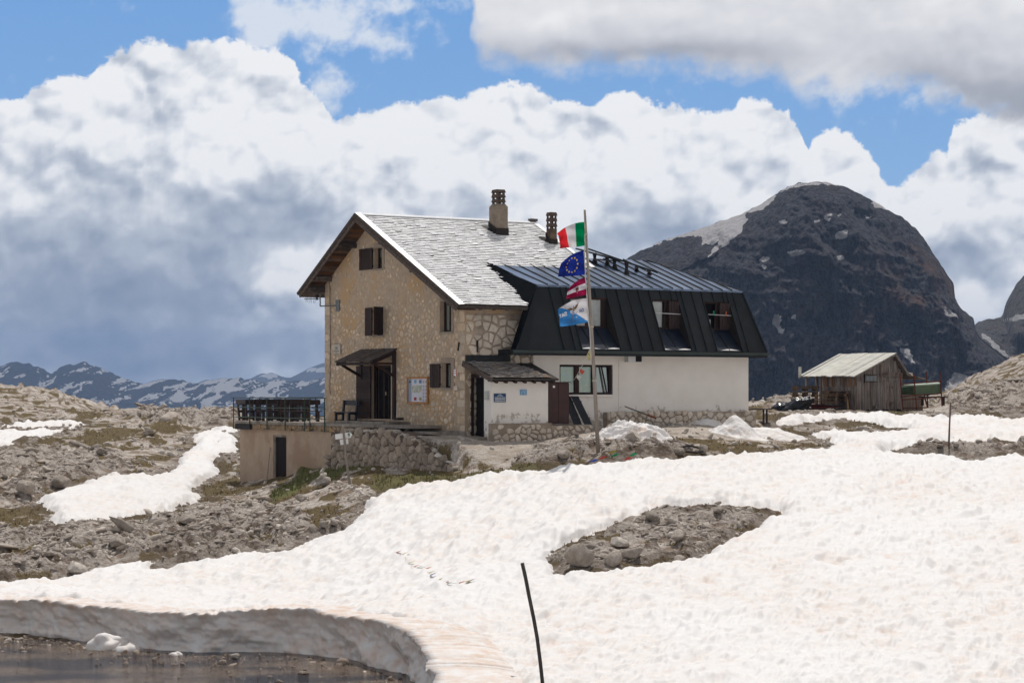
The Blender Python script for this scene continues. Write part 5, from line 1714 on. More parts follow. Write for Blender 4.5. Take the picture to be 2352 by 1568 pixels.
# three-light window
w = part('window', Geo().box(a - .01, c + .01, v + .30, v + .33, q0, q1), M_DARK, annex)
g = Geo(); t = .09; y0, y1 = v + .07, v + .15
g.box(a, c, y0, y1, q0, q0 + t); g.box(a, c, y0 + .001, y1 - .001, q1 - t, q1); g.box(a, a + t, y0 + .002, y1 - .002, q0 + t, q1 - t); g.box(c - t * 1.5, c, y0 + .002, y1 - .002, q0 + t, q1 - t)
W3 = (c - a - t) / 3
for i in (1, 2): g.box(a + t / 2 + W3 * i - .11, a + t / 2 + W3 * i + .11, y0 + .003, y1 - .003, q0 + t, q1 - t)
part('frame', g, M_WOOD, w)
for i in range(3):
    s0, s1 = a + t / 2 + W3 * i + .13, a + t / 2 + W3 * (i + 1) - .13
    if i == 0: s0 -= .08
    part('pane', Geo().poly([(s0, v + .12, q0 + t), (s1, v + .12, q0 + t), (s1, v + .12 + (.0 if i < 2 else .06), q1 - t), (s0, v + .12 + (.0 if i < 2 else .06), q1 - t)]), M_GLASS, w)
    g = Geo(); n = 20
    for j in range(n):
        x0_, x1_ = s0 + (s1 - s0) * j / n, s0 + (s1 - s0) * (j + 1) / n
        g.poly([(x0_, v + .24 + .02 * sin(j * 1.9), q0), (x1_, v + .24 + .02 * sin(j * 1.9 + 1.9), q0), (x1_, v + .24 + .02 * sin(j * 1.9 + 1.9), q1), (x0_, v + .24 + .02 * sin(j * 1.9), q1)])
    part('curtain', g, M_PANEW if i < 2 else M_CURT, w)  # first two lights take the painted reflection colour
g = Geo(); g.beam((c - .5, v + .10, q1 - t), (c - .30, v + .02, q0 + t), .07, .05); part('sash', g, M_WOOD, w)
part('sill', Geo().box(a - .08, c + .08, v - .07, v + .07, q0 - .09, q0), M_WHITE, w)
ve = rect_v(v - .1, Z2(632, 1018), Z2(715, 1048))
vt = part('vent_box', Geo().box(ve[0], ve[1], v - .28, v, ve[2], hE + .05), M_TIN, annex)
part('vent_mouth', Geo().box(ve[0] + (ve[1] - ve[0]) * .55, ve[1] + .005, v - .29, v - .27, ve[2] + .02, hE + .02), M_DARK, vt)

# mansard roof
M_CHEEK = mk('shaded_black_sheet', (0.010, 0.011, 0.012), (0.007, 0.008, 0.009), 1.6, 1.0, 0, spec=0.0)  # black sheet copy without shine, so the sunlit cheek looks shaded
BV, TV = -0.98, ANX_VT
hB = on_v(BV, *Z2(1100, 982))[1]; hT = ANX_HT
uT1 = on_v(TV, 1704, 671)[0]; uB1 = on_v(BV, 1762, 810)[0]
uT0 = UB_; uB0 = on_v(BV, 1186, 810)[0]
def vf(h): return TV + (BV - TV) * (hT - h) / (hT - hB)
RIDV = 4.55; RIDH = hT + (RIDV - TV) * ANX_S; BKV = RIDV * 2 - TV
uR1 = on_v(RIDV, 1488, 603.5)[0]
mroof = part('roof', Geo().box(uT0 + .5, uT1 - .4, TV + .45, BKV - .4, hE + .12, hT - .25), M_MET, annex)
HD = max(on_v(.05, *Z2(830, 652))[1], on_v(.05, *Z2(1150, 664))[1])      # window heads
def dorm(xa, xb, w0, w1, yt, yb, yfoot):
    """recess u range, window u range, head, sill"""
    u0 = on_v(.05, *Z2(xa, yt))[0]; u1 = on_v(.05, *Z2(xb, yt))[0]
    hh = on_v(.05, *Z2(w0, yt))[1]; hs_ = on_v(.05, *Z2(w0, yb))[1]
    return dict(u0=u0, u1=u1, w0=on_v(.05, *Z2(w0, yt))[0], w1=on_v(.05, *Z2(w1, yt))[0], hh=hh, hs=hs_)
DORM = [dorm(268, 512, 275, 475, 640, 822, 972), dorm(784, 955, 790, 880, 655, 832, 976), dorm(1112, 1272, 1118, 1200, 667, 838, 978)]
NP = 26
seams = [uB0 + (uB1 - uB0) * i / NP for i in range(NP + 1)]
def edge_l(h): return uT0 + (uB0 - uT0) * (hT - h) / (hT - hB)
def edge_r(h): return uT1 + (uB1 - uT1) * (hT - h) / (hT - hB)
hF = hB + .05                 # foot of the recesses
TH = np.array([0, 0.0, 0.0])
us = sorted([uT0 + (uT1 - uT0) * i / 19 for i in range(1, 19)] + [x for d_ in DORM for x in (d_['u0'], d_['u1'])])
us2 = [us[0]]
for x in us[1:]:
    if x - us2[-1] > .14 or any(abs(x - y) < 1e-6 for d_ in DORM for y in (d_['u0'], d_['u1'])):
        if x - us2[-1] <= .14: us2[-1] = x if not any(abs(us2[-1] - y) < 1e-6 for d_ in DORM for y in (d_['u0'], d_['u1'])) else us2[-1]
        if x != us2[-1]: us2.append(x)
us = us2
def strip(a, c, ha, hb_, leftedge=False, rightedge=False):
    P = [(edge_l(ha) if leftedge else a, vf(ha), ha), (edge_r(ha) if rightedge else c, vf(ha), ha), (edge_r(hb_) if rightedge else c, vf(hb_), hb_), (edge_l(hb_) if leftedge else a, vf(hb_), hb_)]
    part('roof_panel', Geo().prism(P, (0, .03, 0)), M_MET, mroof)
def seam(p, q, w=.035, hgt=.05, par=None, name='seam', mt=None):
    part(name, Geo().beam(p, q, w, hgt, up=(0, -1, .3)), mt or M_MET, par or mroof)
bks = [None] + us + [None]
for i in range(len(bks) - 1):
    a, c = bks[i], bks[i + 1]
    le, re_ = a is None, c is None
    m_ = (us[0] - .1 if le else us[-1] + .1 if re_ else (a + c) / 2)
    inn = [d_ for d_ in DORM if d_['u0'] - 1e-6 < m_ < d_['u1'] + 1e-6]
    if inn:
        d_ = inn[0]
        strip(a, c, d_['hh'], hT, le, re_); strip(a, c, hB, hF, le, re_)
    else:
        strip(a, c, hB, hT, le, re_)
    if not re_:
        if inn and c < inn[0]['u1'] - 1e-6:
            seam((c, vf(inn[0]['hh']) - .01, inn[0]['hh']), (c, vf(hT) - .01, hT))
        else:
            seam((c, vf(hB) - .01, hB), (c, vf(hT) - .01, hT))
seam((uB1, BV - .01, hB), (uT1, TV - .01, hT), .06, .06); seam((uB0, BV - .01, hB), (uT0, TV - .01, hT), .06, .06)
# hipped ends
for (ut, ub, sg) in ((uT1, uB1, 1), (uT0, uB0, -1)):
    if sg > 0:
        vbk = BKV + .9; n = 9
        for i in range(n):
            f0, f1 = i / n, (i + 1) / n
            part('roof_panel', Geo().poly([(ub, BV + (vbk - BV) * f0, hB), (ub, BV + (vbk - BV) * f1, hB), (ut, TV + (BKV - TV) * f1, hT), (ut, TV + (BKV - TV) * f0, hT)]), M_MET, mroof)
    else:
        # cheek against the stone house and the shingle slope
        pj = on_v(VR_, 1213, 698); uj = pj[0]
        foot = on_v(-.02, 1170, 816)
        part('roof_cheek', Geo().prism([(ub, BV, hB), (ut, TV, hT), (UA_TIP + .05, ANX_VJ - .25, hT + .75), (uj - .05, VR_ + .2, HR_ + .0), (foot[0], .02, foot[1])], (.04, 0, 0)), M_CHEEK, mroof)
        part('roof_cheek', Geo().prism([(uj - .1, VR_, HR_ - .02), (UA_TIP, ANX_VJ, roof_h(ANX_VJ) + .02), (UA_TIP + .25, ANX_VJ, ANX_HJ + .04), (ut, TV, hT), (uj + .05, VR_ + .15, HR_)], (.05, 0, 0)), M_CHEEK, mroof)
        seam((foot[0] + .3, -.3, foot[1]), (uj + .32, -.12, HR_ - .3), .05, .05, mt=mk('rusty_strip', (0.10, 0.04, 0.022), (0.05, 0.025, 0.02), 6, .8, .1))
# fascia under the steep face
g = Geo(); g.box(uB0 - .25, uB1, BV - .04, BV + .04, hE, hB + .01); g.box(uB1 - .04, uB1 + .02, BV + .04, BKV + .9, hE, hB + .01); g.box(uB0 - .25, uB0 - .2, BV + .04, 0, hE, hB + .01)
part('fascia', g, M_MET, mroof)
part('gutter', Geo().box(uB0 - .2, uB1 + .04, BV - .09, BV - .04, hE + .09, hB - .02), mk('green_black_gutter', (0.022, 0.03, 0.025), (0.03, 0.045, 0.04), .8, .4, .05), mroof)
part('soffit', Geo().box(uB0 - .2, uB1 - .02, BV + .04, ANX_VW, hE + .02, hE + .05), M_MET, mroof)
# dormer recesses
M_RECW = mk('brown_black_cheek', (0.035, 0.026, 0.020), (0.022, 0.018, 0.016), 2, .5, .1, rnd=.1)
M_RECF = mk('dark_blue_sheet', (0.012, 0.017, 0.030), (0.008, 0.011, 0.020), 1.4, .4, .1, metal=.1, rnd=.1)
vw_ = .05
for k_, d_ in enumerate(DORM):
    u0, u1, hh_, hs_ = d_['u0'], d_['u1'], d_['hh'], d_['hs']
    dm = part('dormer', Geo().poly([(u0, vw_ + .3, hF), (u1, vw_ + .3, hF), (u1, vw_ + .3, hh_), (u0, vw_ + .3, hh_)]), M_DARK, mroof)
    for uu in (u0, u1):
        part('cheek', Geo().poly([(uu, vf(hF), hF), (uu, vw_, hs_ - .02), (uu, vw_ + .02, hh_), (uu, vf(hh_), hh_)]), M_RECW, dm)
    n = 3 if k_ == 0 else 2
    for i in range(n):
        a_, c_ = u0 + (u1 - u0) * i / n, u0 + (u1 - u0) * (i + 1) / n
        part('sill_panel', Geo().poly([(a_ + .01, vf(hF) + .0, hF), (c_ - .01, vf(hF) + .0, hF), (c_ - .01, vw_, hs_ - .02), (a_ + .01, vw_, hs_ - .02)]), M_RECF, dm)
        if i: part('seam', Geo().beam((a_, vf(hF), hF), (a_, vw_, hs_), .03, .04), M_MET, dm)
    # thin snow left at the foot of the sill
    m_ = 14
    for i in range(m_):
        a_, c_ = u0 + .05 + (u1 - u0 - .1) * i / m_, u0 + .05 + (u1 - u0 - .1) * (i + 1) / m_
        f_ = lambda x: .055 * max(0, .5 + .6 * sin(x * 5 + k_))
        s_ = lambda t, u_: (u_, vf(hF) + (vw_ - vf(hF)) * t, hF + (hs_ - hF) * t + .02)
        if i == 0: g = Geo()
        if f_(a_) + f_(c_) > 0: g.poly([s_(0, a_), s_(0, c_), s_(f_(c_), c_), s_(f_(a_), a_)])
        if g.v and (i == m_ - 1 or f_(c_) == 0): part('snow_strip', g, MATS['snow'], dm); g = Geo()
    # window
    w0, w1 = d_['w0'], d_['w1']
    g = Geo(); g.box(u0, u1, vw_ - .01, vw_ + .06, hh_ - .08, hh_); g.box(u0, w0 + .08, vw_ - .011, vw_ + .059, hs_, hh_ - .08); g.box(w1 - .02, u1, vw_ + .05, vw_ + .08, hs_, hh_ - .08); g.box(u0, u1, vw_ - .03, vw_ + .058, hs_ - .06, hs_ + .03)
    wn_ = part('window', g, M_WOOD, dm)
    if k_ == 0:
        mm_ = (w0 + w1) / 2 + .1
        part('mullion', Geo().box(mm_ - .08, mm_ + .08, vw_ + .0, vw_ + .05, hs_, hh_ - .08), M_WOOD, wn_)
        for (a_, c_) in ((w0 + .08, mm_ - .08), (mm_ + .08, w1)): part('pane', Geo().poly([(a_, vw_ + .04, hs_), (c_, vw_ + .04, hs_), (c_, vw_ + .04, hh_ - .08), (a_, vw_ + .04, hh_ - .08)]), M_PANEW, wn_)
    else:
        part('pane', Geo().poly([(w0 + .1, vw_ + .04, hs_), (w1 - (.28 if k_ == 2 else .14), vw_ + .04, hs_), (w1 - (.28 if k_ == 2 else .14), vw_ + .04, hh_ - (.08 if k_ == 1 else .75)), (w0 + .1, vw_ + .04, hh_ - (.08 if k_ == 1 else .75))]), M_PANEW, wn_)
        part('sash', Geo().beam((w1 - .12, vw_ - .02, hs_), (w1 - .06, vw_ - .06, hh_ - .08), .05, .05), M_WOOD, wn_)
        # shutter folded against the cheek side
        sx = w1 + .06
        bw = (u1 + .02 - sx) / 4
        for i in range(4): part('shutter_board', Geo().box(sx + bw * i + .008, sx + bw * (i + 1) - .004, vw_ - .16, vw_ - .12, hs_ - .02, hh_ - .06), mk('brown_shutter', (0.045, 0.028, 0.024), (0.035, 0.022, 0.02), 9, .6, .2, stretch=(1, 1, .15), rnd=.15), wn_)
        hm = hs_ + (hh_ - hs_) * .52
        part('rail', Geo().tube([(w0 + .1, vw_ - .22, hm), (u1 + .05, vw_ - .22, hm - .03)], .016, 5), M_TIN, wn_)
        if k_ == 2:
            part('peg', Geo().box(w0 + .36, w0 + .40, vw_ - .25, vw_ - .2, hm - .04, hm + .16), mk('green_peg', (0.0, 0.3, 0.16), None, 5, .5, 0), wn_)
            part('peg', Geo().box(w1 + .32, w1 + .355, vw_ - .25, vw_ - .2, hm - .05, hm + .14), mk('orange_peg', (0.6, 0.12, 0.05), None, 5, .5, 0), wn_)
# upper slope: standing seam strips running up the slope
def up_(u, t):          # t: 0 eave .. 1 ridge
    return (u, TV + (RIDV - TV) * t, hT + (RIDH - hT) * t + .02)
nS = 20
for i in range(nS):
    a_, c_ = uT0 + (uT1 - uT0) * i / nS, uT0 + (uT1 - uT0) * (i + 1) / nS
    # left strips lean towards the tip; the hip cuts the right ones
    def top_t(u): return 1.0 if u < uR1 else max(0.0, (uT1 - u) / (uT1 - uR1))
    ta, tc = top_t(a_), top_t(c_)
    lean = (UA_TIP - uT0) * max(0, 1 - i / 3.0); lean2 = (UA_TIP - uT0) * max(0, 1 - (i + 1) / 3.0)
    jt = (ANX_VJ - TV) / (RIDV - TV)
    P = [up_(a_, 0), up_(c_, 0), up_(c_ + lean2 * tc / jt * jt, tc), up_(a_ + lean * ta, ta)]
    # past the house roof the strips stop where they meet the shingles
    if (a_ + c_) / 2 < UE - .2:
        tt_ = min(1.0, jt + .03)
        P = [up_(a_, 0), up_(c_, 0), up_(c_ + lean2, tt_), up_(a_ + lean, tt_)]
        ta = tc = tt_
    if tc < 1e-3: P = P[:2] + [P[3]]
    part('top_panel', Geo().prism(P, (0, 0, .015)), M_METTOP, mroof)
    if i:
        q_ = up_(a_ + lean * (1 if ta == 1 or True else 0), ta)
        p_ = up_(a_, 0)
        part('seam', Geo().beam((p_[0], p_[1], p_[2] + .03), (q_[0], q_[1], q_[2] + .03), .03, .06), M_MET, mroof)
part('eave_strip', Geo().box(uT0 - .02, uT1 + .02, TV - .05, TV + .03, hT - .05, hT + .035), M_METTOP, mroof)
part('seam', Geo().beam(up_(uT1, 0), up_(uR1, 1), .06, .08), M_MET, mroof)
g = Geo(); g.poly([up_(uR1, 1), (uR1, RIDV, RIDH + .02), (uT1, BKV, hT), (uT1, TV, hT)]); g.poly([(UE - .3, RIDV, RIDH + .02), (uR1, RIDV, RIDH + .02), (uT1, BKV, hT), (UE - .3, BKV, hT)])
part('back_panel', g, M_MET, mroof)
# raised rail with solar collectors on the upper slope
def onr(x, y, off=0):
    """point above the upper slope along the sight line through Z2(x, y)"""
    X_, Y_ = Z2(x, y); best = None
    for i in range(400):
        v_ = TV + (RIDV - TV) * i / 399
        u_, h_ = on_v(v_, X_, Y_); hh_ = hT + (v_ - TV) * ANX_S + off
        if best is None or abs(h_ - hh_) < best[0]: best = (abs(h_ - hh_), u_, v_, h_)
    return best[1:]
sol = thing('snow_rack', 'dark steel rack standing on the upper metal roof beside the shingle gable', 'roof rack', tuple(h2w(0, 0, H0)), HANG, off=(0, 0, H0))
ra, rb_ = onr(398, 338, .62), onr(832, 487, .30)
part('rail', Geo().beam(ra, rb_, .16, .07), M_MET, sol)
ra2, rb2 = onr(330, 338, .42), onr(600, 412, .42)
part('rail', Geo().beam(ra2, rb2, .5, .06), M_MET, sol)
part('rail', Geo().beam(onr(430, 402, .3), onr(560, 412, .3), .06, .05), M_WOOD_OLD, sol)
for x_, y0_, y1_ in ((437, 365, 425), (515, 388, 440), (562, 402, 462), (637, 425, 500), (700, 448, 478), (778, 470, 500)):
    p0 = np.array(onr(x_, y1_, .02)); p1 = np.array(onr(x_, y0_, .40)); p1[:2] = p1[:2] * .3 + p0[:2] * .7
    g = Geo(); g.tube([p0, (p0 + p1) / 2, p1], [.13, .06, .10], 6); part('foot', g, M_IRON, sol)

# ================================================================== entrance porch
PV = -1.72
pu0 = on_v(PV, *Z5(955, 700))[0]; pu1 = on_v(PV, *Z5(1548, 700))[0]
pu_face = pu0
# left face plane through the pier
hpt = on_v(PV, *Z5(1200, 460))[1]; hpb = on_v(PV, *Z5(1200, 905))[1]
PH0 = -2.2
porch = thing('entrance_porch', 'small white porch with lean-to shingle roof against the stone hut', 'porch', tuple(h2w(pu0, PV, PH0)), HANG, off=(pu0, PV, PH0))
pv1 = on_u(pu0, *Z5(878, 700))[0]
g = Geo(); g.box(pu0, pu1, PV, PV + .3, -2.3, hpt + .15); g.box(pu0, pu0 + .3, PV + .3, pv1, -2.3, hpt + .2); g.box(pu1 - .3, pu1, PV + .3, 0, -2.3, hpt + .3)
part('wall', g, M_WHITE, porch)
dv0, dv1 = pv1, 0.02
dd_ = part('door', Geo().box(pu0 + .35, pu0 + .40, dv0, dv1, -2.0, hpt + .25), M_DARK, porch)
part('frame', Geo().box(pu0 + .1, pu0 + .2, dv1 - .12, dv1 - .0, -2.0, hpt + .3).box(pu0 + .1, pu0 + .2, dv0, dv1, hpt + .15, hpt + .3), M_WOOD, dd_)
part('green_wreath', Geo().tube([(pu0 + .3, dv0 + .25, hpt - .3 + .08 * sin(k * .9)) if k % 2 else (pu0 + .28, dv0 + .3, hpt - .3 + .1 * cos(k)) for k in range(6)], .05, 5), mk('leaf_green', (0.03, 0.07, 0.02), None, 9, .8, .2), dd_)
part('threshold', Geo().box(pu0 - .45, pu0 + .3, dv0 - .2, dv1, -2.02, -1.84), M_CONC, porch)
# porch roof
ra_, rh0 = on_v(.0, *Z5(640, 250)); rb2u, rh1 = on_v(PV - .35, *Z5(972, 425)); rcu = on_v(PV - .35, *Z5(1668, 415))[0]; rdu = on_v(-.1, *Z5(1330, 250))[0]
pr_u0 = min(ra_, rb2u); pr_u0 = rb2u - .05; 
PS = (rh0 - rh1) / (.0 - (PV - .35))
def prf(u, s, n):
    L = hypot(1, PS); return (u, 0 - s / L - n * PS / L * 1.0, rh0 - PS * s / L + n / L)
psl = (0.35 - PV) * hypot(1, PS)
prr = part('roof', Geo().prism([prf(pr_u0, 0, -.09), prf(pr_u0, psl - .03, -.09), prf(rcu, psl - .03, -.09), prf(rcu, 0, -.09)], (0, 0, .07)), M_UNDER, porch)
M_SH2 = mk('brown_wood_shingle', (0.40, 0.37, 0.345), (0.24, 0.21, 0.19), 16.0, 0.75, 0.4, 0.006, stretch=(1, .25, .25), rnd=.3, c3=(0.45, 0.28, 0.14), s3=1.0, t3=(.58, .7))
lay_shingles(prr, prf, pr_u0 + .02, rcu, psl, .15, .22, 44, 290, lambda u, s: u < rcu - .15 - (1 - s / psl) * .9, M_SH2)
part('barge_board', Geo().prism([prf(pr_u0, -.05, .02), prf(pr_u0, psl + .05, .04), prf(pr_u0, psl + .05, -.14), prf(pr_u0, -.05, -.2)], (-.05, 0, 0)), M_WOOD_OLD, prr)
for i in range(7):
    u_ = pr_u0 + .3 + i * (rcu - pr_u0 - .5) / 6
    part('rafter_end', Geo().beam(prf(u_, psl - .6, -.16), prf(u_, psl - .05, -.16), .11, .12), M_WOOD, prr)
part('beam', Geo().box(pr_u0 + .05, rcu - .1, PV - .06, PV + .04, hpt - .0, hpt + .12), M_WOOD, prr)
# green-black flashing sheet above the porch roof
gr_ = rect_v(-.03, Z1(1044, 1010), Z1(1302, 1046))
part('flashing', Geo().box(gr_[0], gr_[1], -.10, -.01, gr_[2] - .05, gr_[3]), M_MET, porch)
# stone plinth in front of the porch, running on under the cabinet
qv = PV - .28
p0u = on_v(qv, *Z5(965, 960))[0]; p1u = on_v(qv, *Z5(1590, 950))[0]; ptop = on_v(qv, *Z5(1300, 895))[1]; p2u = on_v(qv + .1, *Z5(2010, 930))[0]; pt2 = on_v(qv + .1, *Z5(1800, 915))[1]
plin = part('plinth', Geo().box(p0u, p1u, qv, PV, -2.9, ptop).box(p1u, p2u, qv + .1, -.2, -2.9, pt2), M_MORT2, porch)
cells = stone_cells([(p0u - .3, -2.7), (p1u, -2.7), (p1u, ptop - .05), (p0u + .1, ptop - .05)], .30, .22, [], .42, 51, .03, .035)
lay_stones(plin, M_STONE2, cells, lambda s, t, n: (s, qv - n, t), .07, 150, 8, sunk=.05)
cells = stone_cells([(p1u + .05, -2.6), (p2u, -2.4), (p2u, pt2 - .02), (p1u + .05, pt2 - .02)], .30, .18, [], .42, 52, .1, .05)
lay_stones(plin, M_STONE2, cells, lambda s, t, n: (s, qv + .1 - n, t), .05, 90, 9, sunk=.05)
# signs on the porch
def sign_v(name, label, v, A_, B_, col, cat='sign', lines=(), emblem=False, c_ink=(0.75, 0.78, 0.80)):
    u0, u1, q0, q1 = rect_v(v, A_, B_)
    s = thing(name, label, cat, tuple(h2w((u0 + u1) / 2, v, q0)), HANG, off=((u0 + u1) / 2, v, q0))
    part('plate', Geo().box(u0, u1, v - .03, v, q0, q1), mk('plate_' + name, col, tuple(x * .9 for x in col), 4, .4, 0), s)
    ink = mk('pale_lettering' + str(c_ink[0]), c_ink, None, 5, .6, 0)
    rr = random.Random(5)
    for (t0, t1, x0, x1) in lines:
        g = Geo(); x = x0
        while x < x1:
            w_ = rr.uniform(.02, .07); e_ = min(x + w_, x1)
            a_, c_ = u0 + (u1 - u0) * x, u0 + (u1 - u0) * e_
            g.box(a_, c_, v - .0335, v - .0305, q1 - (q1 - q0) * t1, q1 - (q1 - q0) * t0)
            x = e_ + rr.uniform(.006, .02)
        part('text_line', g, ink, s)
    if emblem:
        mx_ = (u0 + u1) / 2; y_ = q1 - (q1 - q0) * .15; k = (u1 - u0)
        g = Geo(); g.box(mx_ - k * .025, mx_ + k * .025, v - .0335, v - .0305, y_ - k * .04, y_ + k * .04); g.box(mx_ - k * .045, mx_ + k * .045, v - .034, v - .031, y_ + k * .03, y_ + k * .045)
        part('emblem', g, ink, s); part('emblem', Geo().box(mx_ - k * .13, mx_ - k * .10, v - .0335, v - .0305, y_ - k * .03, y_ + k * .02), ink, s); part('emblem', Geo().box(mx_ + k * .09, mx_ + k * .12, v - .0335, v - .0305, y_ - k * .03, y_ + k * .02), ink, s)
    return s
sign_v('blue_sign', 'dark blue sign with white lines of text on the white porch wall', PV - .002, Z5(980, 583), Z5(1103, 673), (0.012, 0.055, 0.145), 'sign',
       ((.26, .31, .26, .76), (.44, .53, .04, .97), (.62, .71, .08, .93), (.80, .89, .04, .97)), True)
sign_v('light_blue_notice', 'small light blue notice sheet on the white porch wall', PV - .002, Z5(1254, 541), Z5(1322, 599), (0.10, 0.30, 0.52), 'notice',
       ((.12, .22, .04, .96), (.30, .38, .28, .88), (.46, .54, .04, .90), (.63, .71, .06, .36), (.63, .71, .5, .9), (.80, .90, .04, .3), (.80, .90, .5, .9)), False, (0.55, 0.68, 0.80))
bx = thing('letter_box', 'narrow grey metal box on the porch pier beside the door', 'box', tuple(h2w(pu0, PV, 0)), HANG)
vb0, hb0 = on_u(pu0, *Z5(902, 558)); vb1, hb1 = on_u(pu0, *Z5(932, 648))
part('box', Geo().box(-.09, 0, vb1 - PV, vb0 - PV, hb1, hb0), mk('pale_grey_enamel', (0.45, 0.46, 0.46), (0.4, 0.41, 0.41), 4, .4, 0), bx)
part('lamp', Geo().box(-.14, -.02, on_u(pu0, *Z5(880, 440))[0] - PV, on_u(pu0, *Z5(866, 440))[0] - PV, hb0 + .55, hb0 + .75), M_SIGNW, bx)
# brown cabinet and leaning shutters
cv = -1.45
cu0, cu1, ch0, ch1 = rect_v(cv, Z5(1552, 470), Z5(1768, 898))
cab = thing('cabinet', 'tall brown two-door cabinet standing between porch and window', 'cabinet', tuple(h2w(cu0, cv, ch0)), HANG, off=(cu0, cv, ch0))
M_CAB = mk('maroon_paint', (0.060, 0.023, 0.020), (0.045, 0.018, 0.016), 3, .5, .1)
part('carcass', Geo().box(cu0 + .01, cu1 - .01, cv + .02, cv + .6, ch0, ch1), M_CAB, cab)
cm = (cu0 + cu1) / 2 - .03
part('door', Geo().box(cu0 + .012, cm - .008, cv - .012, cv + .019, ch0 + .04, ch1 - .03), M_CAB, cab); part('door', Geo().box(cm + .008, cu1 - .012, cv - .012, cv + .019, ch0 + .04, ch1 - .03), M_CAB, cab)
part('lid', Geo().box(cu0 - .04, cu1 + .05, cv - .06, cv + .62, ch1, ch1 + .035), M_CAB, cab)
part('label_card', Geo().box(cu0 + .2, cu0 + .3, cv - .016, cv - .013, ch1 - .2, ch1 - .12), M_SIGNW, cab)
M_SHUT = mk('blue_black_shutter', (0.020, 0.020, 0.024), (0.014, 0.014, 0.017), 8, .55, .2, stretch=(1, 1, .15), rnd=.15)
for k_, (xa, xb, lean, lab) in enumerate(((1772, 1895, .16, 'dark board shutter leaning on the wall right beside the brown cabinet'), (1868, 1988, .26, 'dark board shutter leaning at a slant, farther from the cabinet'))):
    u0, u1, q0, q1 = rect_v(-.9, Z5(xa + 20, 612), Z5(xb, 906))
    w_ = (u1 - u0) * .8
    sh = thing('leaning_shutter', lab, 'shutter', tuple(h2w(u1 - w_, -.95 - .1 * k_, q0)), HANG, 'spare shutters leaning below the annex window', off=(0, 0, 0))
    for i in range(4):
        a_, c_ = w_ * i / 4 + .006, w_ * (i + 1) / 4 - .006
        L_ = q1 - q0; P = lambda s, t, n: (s - lean * t, .55 * t / L_ * 1.0 + n, t)
        vs = [P(a_, 0, 0), P(c_, 0, 0), P(c_, 0, .035), P(a_, 0, .035), P(a_, L_, 0), P(c_, L_, 0), P(c_, L_, .035), P(a_, L_, .035)]
        part('board', Geo().add(vs, [(3, 2, 1, 0), (4, 5, 6, 7), (0, 1, 5, 4), (1, 2, 6, 5), (2, 3, 7, 6), (3, 0, 4, 7)]), M_SHUT, sh)
    for t in (.2, .8):
        t_ = (q1 - q0) * t
        part('batten', Geo().beam((-lean * t_ + .0, .55 * t - .012, t_), (w_ - lean * t_, .55 * t - .012, t_), .02, .08, up=(0, 0, 1)), M_SHUT, sh)
# hoe leaning in front of the plinth
ha_, hb_ = on_v(-.55, *((2080 + 985 / 2.352) * .57422, (1400 + 528 / 2.352) * .57422)), on_v(-1.0, *((2080 + 1280 / 2.352) * .57422, (1400 + 640 / 2.352) * .57422))
hoe = thing('long_handled_hoe', 'long wooden pole with a rust-red end propped against the annex wall', 'tool', tuple(h2w(hb_[0], -1.0, hb_[1])), HANG, off=(hb_[0], -1.0, hb_[1]))
pm_ = [ha_[0] + (hb_[0] - ha_[0]) * .72, -.87, ha_[1] + (hb_[1] - ha_[1]) * .72]
part('handle', Geo().tube([(ha_[0], -.55, ha_[1]), pm_], .025, 6), M_WOOD_OLD, hoe); part('head', Geo().tube([pm_, (hb_[0], -1.0, hb_[1])], .04, 6), mk('rust_paint', (0.22, 0.06, 0.035), (0.16, 0.05, 0.03), 6, .7, .1), hoe)

# ================================================================== terrace with basement store
UT = -1.6
def tz(x, y): return ZT(x, y)
def zu(x, y): return ((900 + x / 2.94) * .57422, (1500 + y / 2.94) * .57422)
tv_l, th_l = on_u(UT, 541, 969); tv_r = on_u(UT, 826, 972)[0]
TD = -1.42
tv_bw = on_u(UT + .14, 551, 1000)[0]; tv_br = on_u(UT + .14, *zu(1300, 700))[0]
TH0 = -4.6
ter = thing('terrace', 'raised concrete terrace over a rendered basement store with dark doorway', 'terrace', tuple(h2w(UT, tv_br, TH0)), HANG, off=(UT, tv_br, TH0))
M_BASE = mk('tan_render', (0.46, 0.35, 0.26), (0.40, 0.30, 0.225), 2.2, .95, .6, .02, c3=(0.35, 0.245, 0.175), s3=.45, t3=(.48, .62))
dr0 = on_u(UT + .14, *tz(728, 720)); dr1 = on_u(UT + .14, *tz(572, 1300)); dvl, dvr = on_u(UT + .14, *zu(568, 1000))[0], on_u(UT + .14, *zu(722, 1000))[0]; dtop = on_u(UT + .14, *zu(650, 704))[1]
ub = UT + .14
g = Geo()
for (a_, c_, lo, hi_) in ((tv_br, dvr, -4.9, TD - .32), (dvl, tv_bw, -4.9, TD - .32), (dvr, dvl, dtop, TD - .32)):
    g.poly([(ub, c_, lo), (ub, a_, lo), (ub, a_, hi_), (ub, c_, hi_)])
g.poly([(ub, dvl, -4.9), (ub + .35, dvl, -4.9), (ub + .35, dvl, dtop), (ub, dvl, dtop)]); g.poly([(ub, dvr, dtop), (ub + .35, dvr, dtop), (ub + .35, dvr, -4.9), (ub, dvr, -4.9)]); g.poly([(ub, dvl, dtop), (ub + .35, dvl, dtop), (ub + .35, dvr, dtop), (ub, dvr, dtop)])
g.poly([(ub, tv_bw, -4.9), (ub, tv_bw, TD - .32), (7.5, tv_bw, TD - .32), (7.5, tv_bw, -4.9)])
wl = part('wall', g, M_BASE, ter)
bd = part('door', Geo().box(ub + .13, ub + .16, dvr, dvl - .05, -4.9, dtop - .06), mk('near_black_door', (0.018, 0.012, 0.011), (0.012, 0.009, 0.009), 6, .7, .2, stretch=(1, 1, .2)), ter)
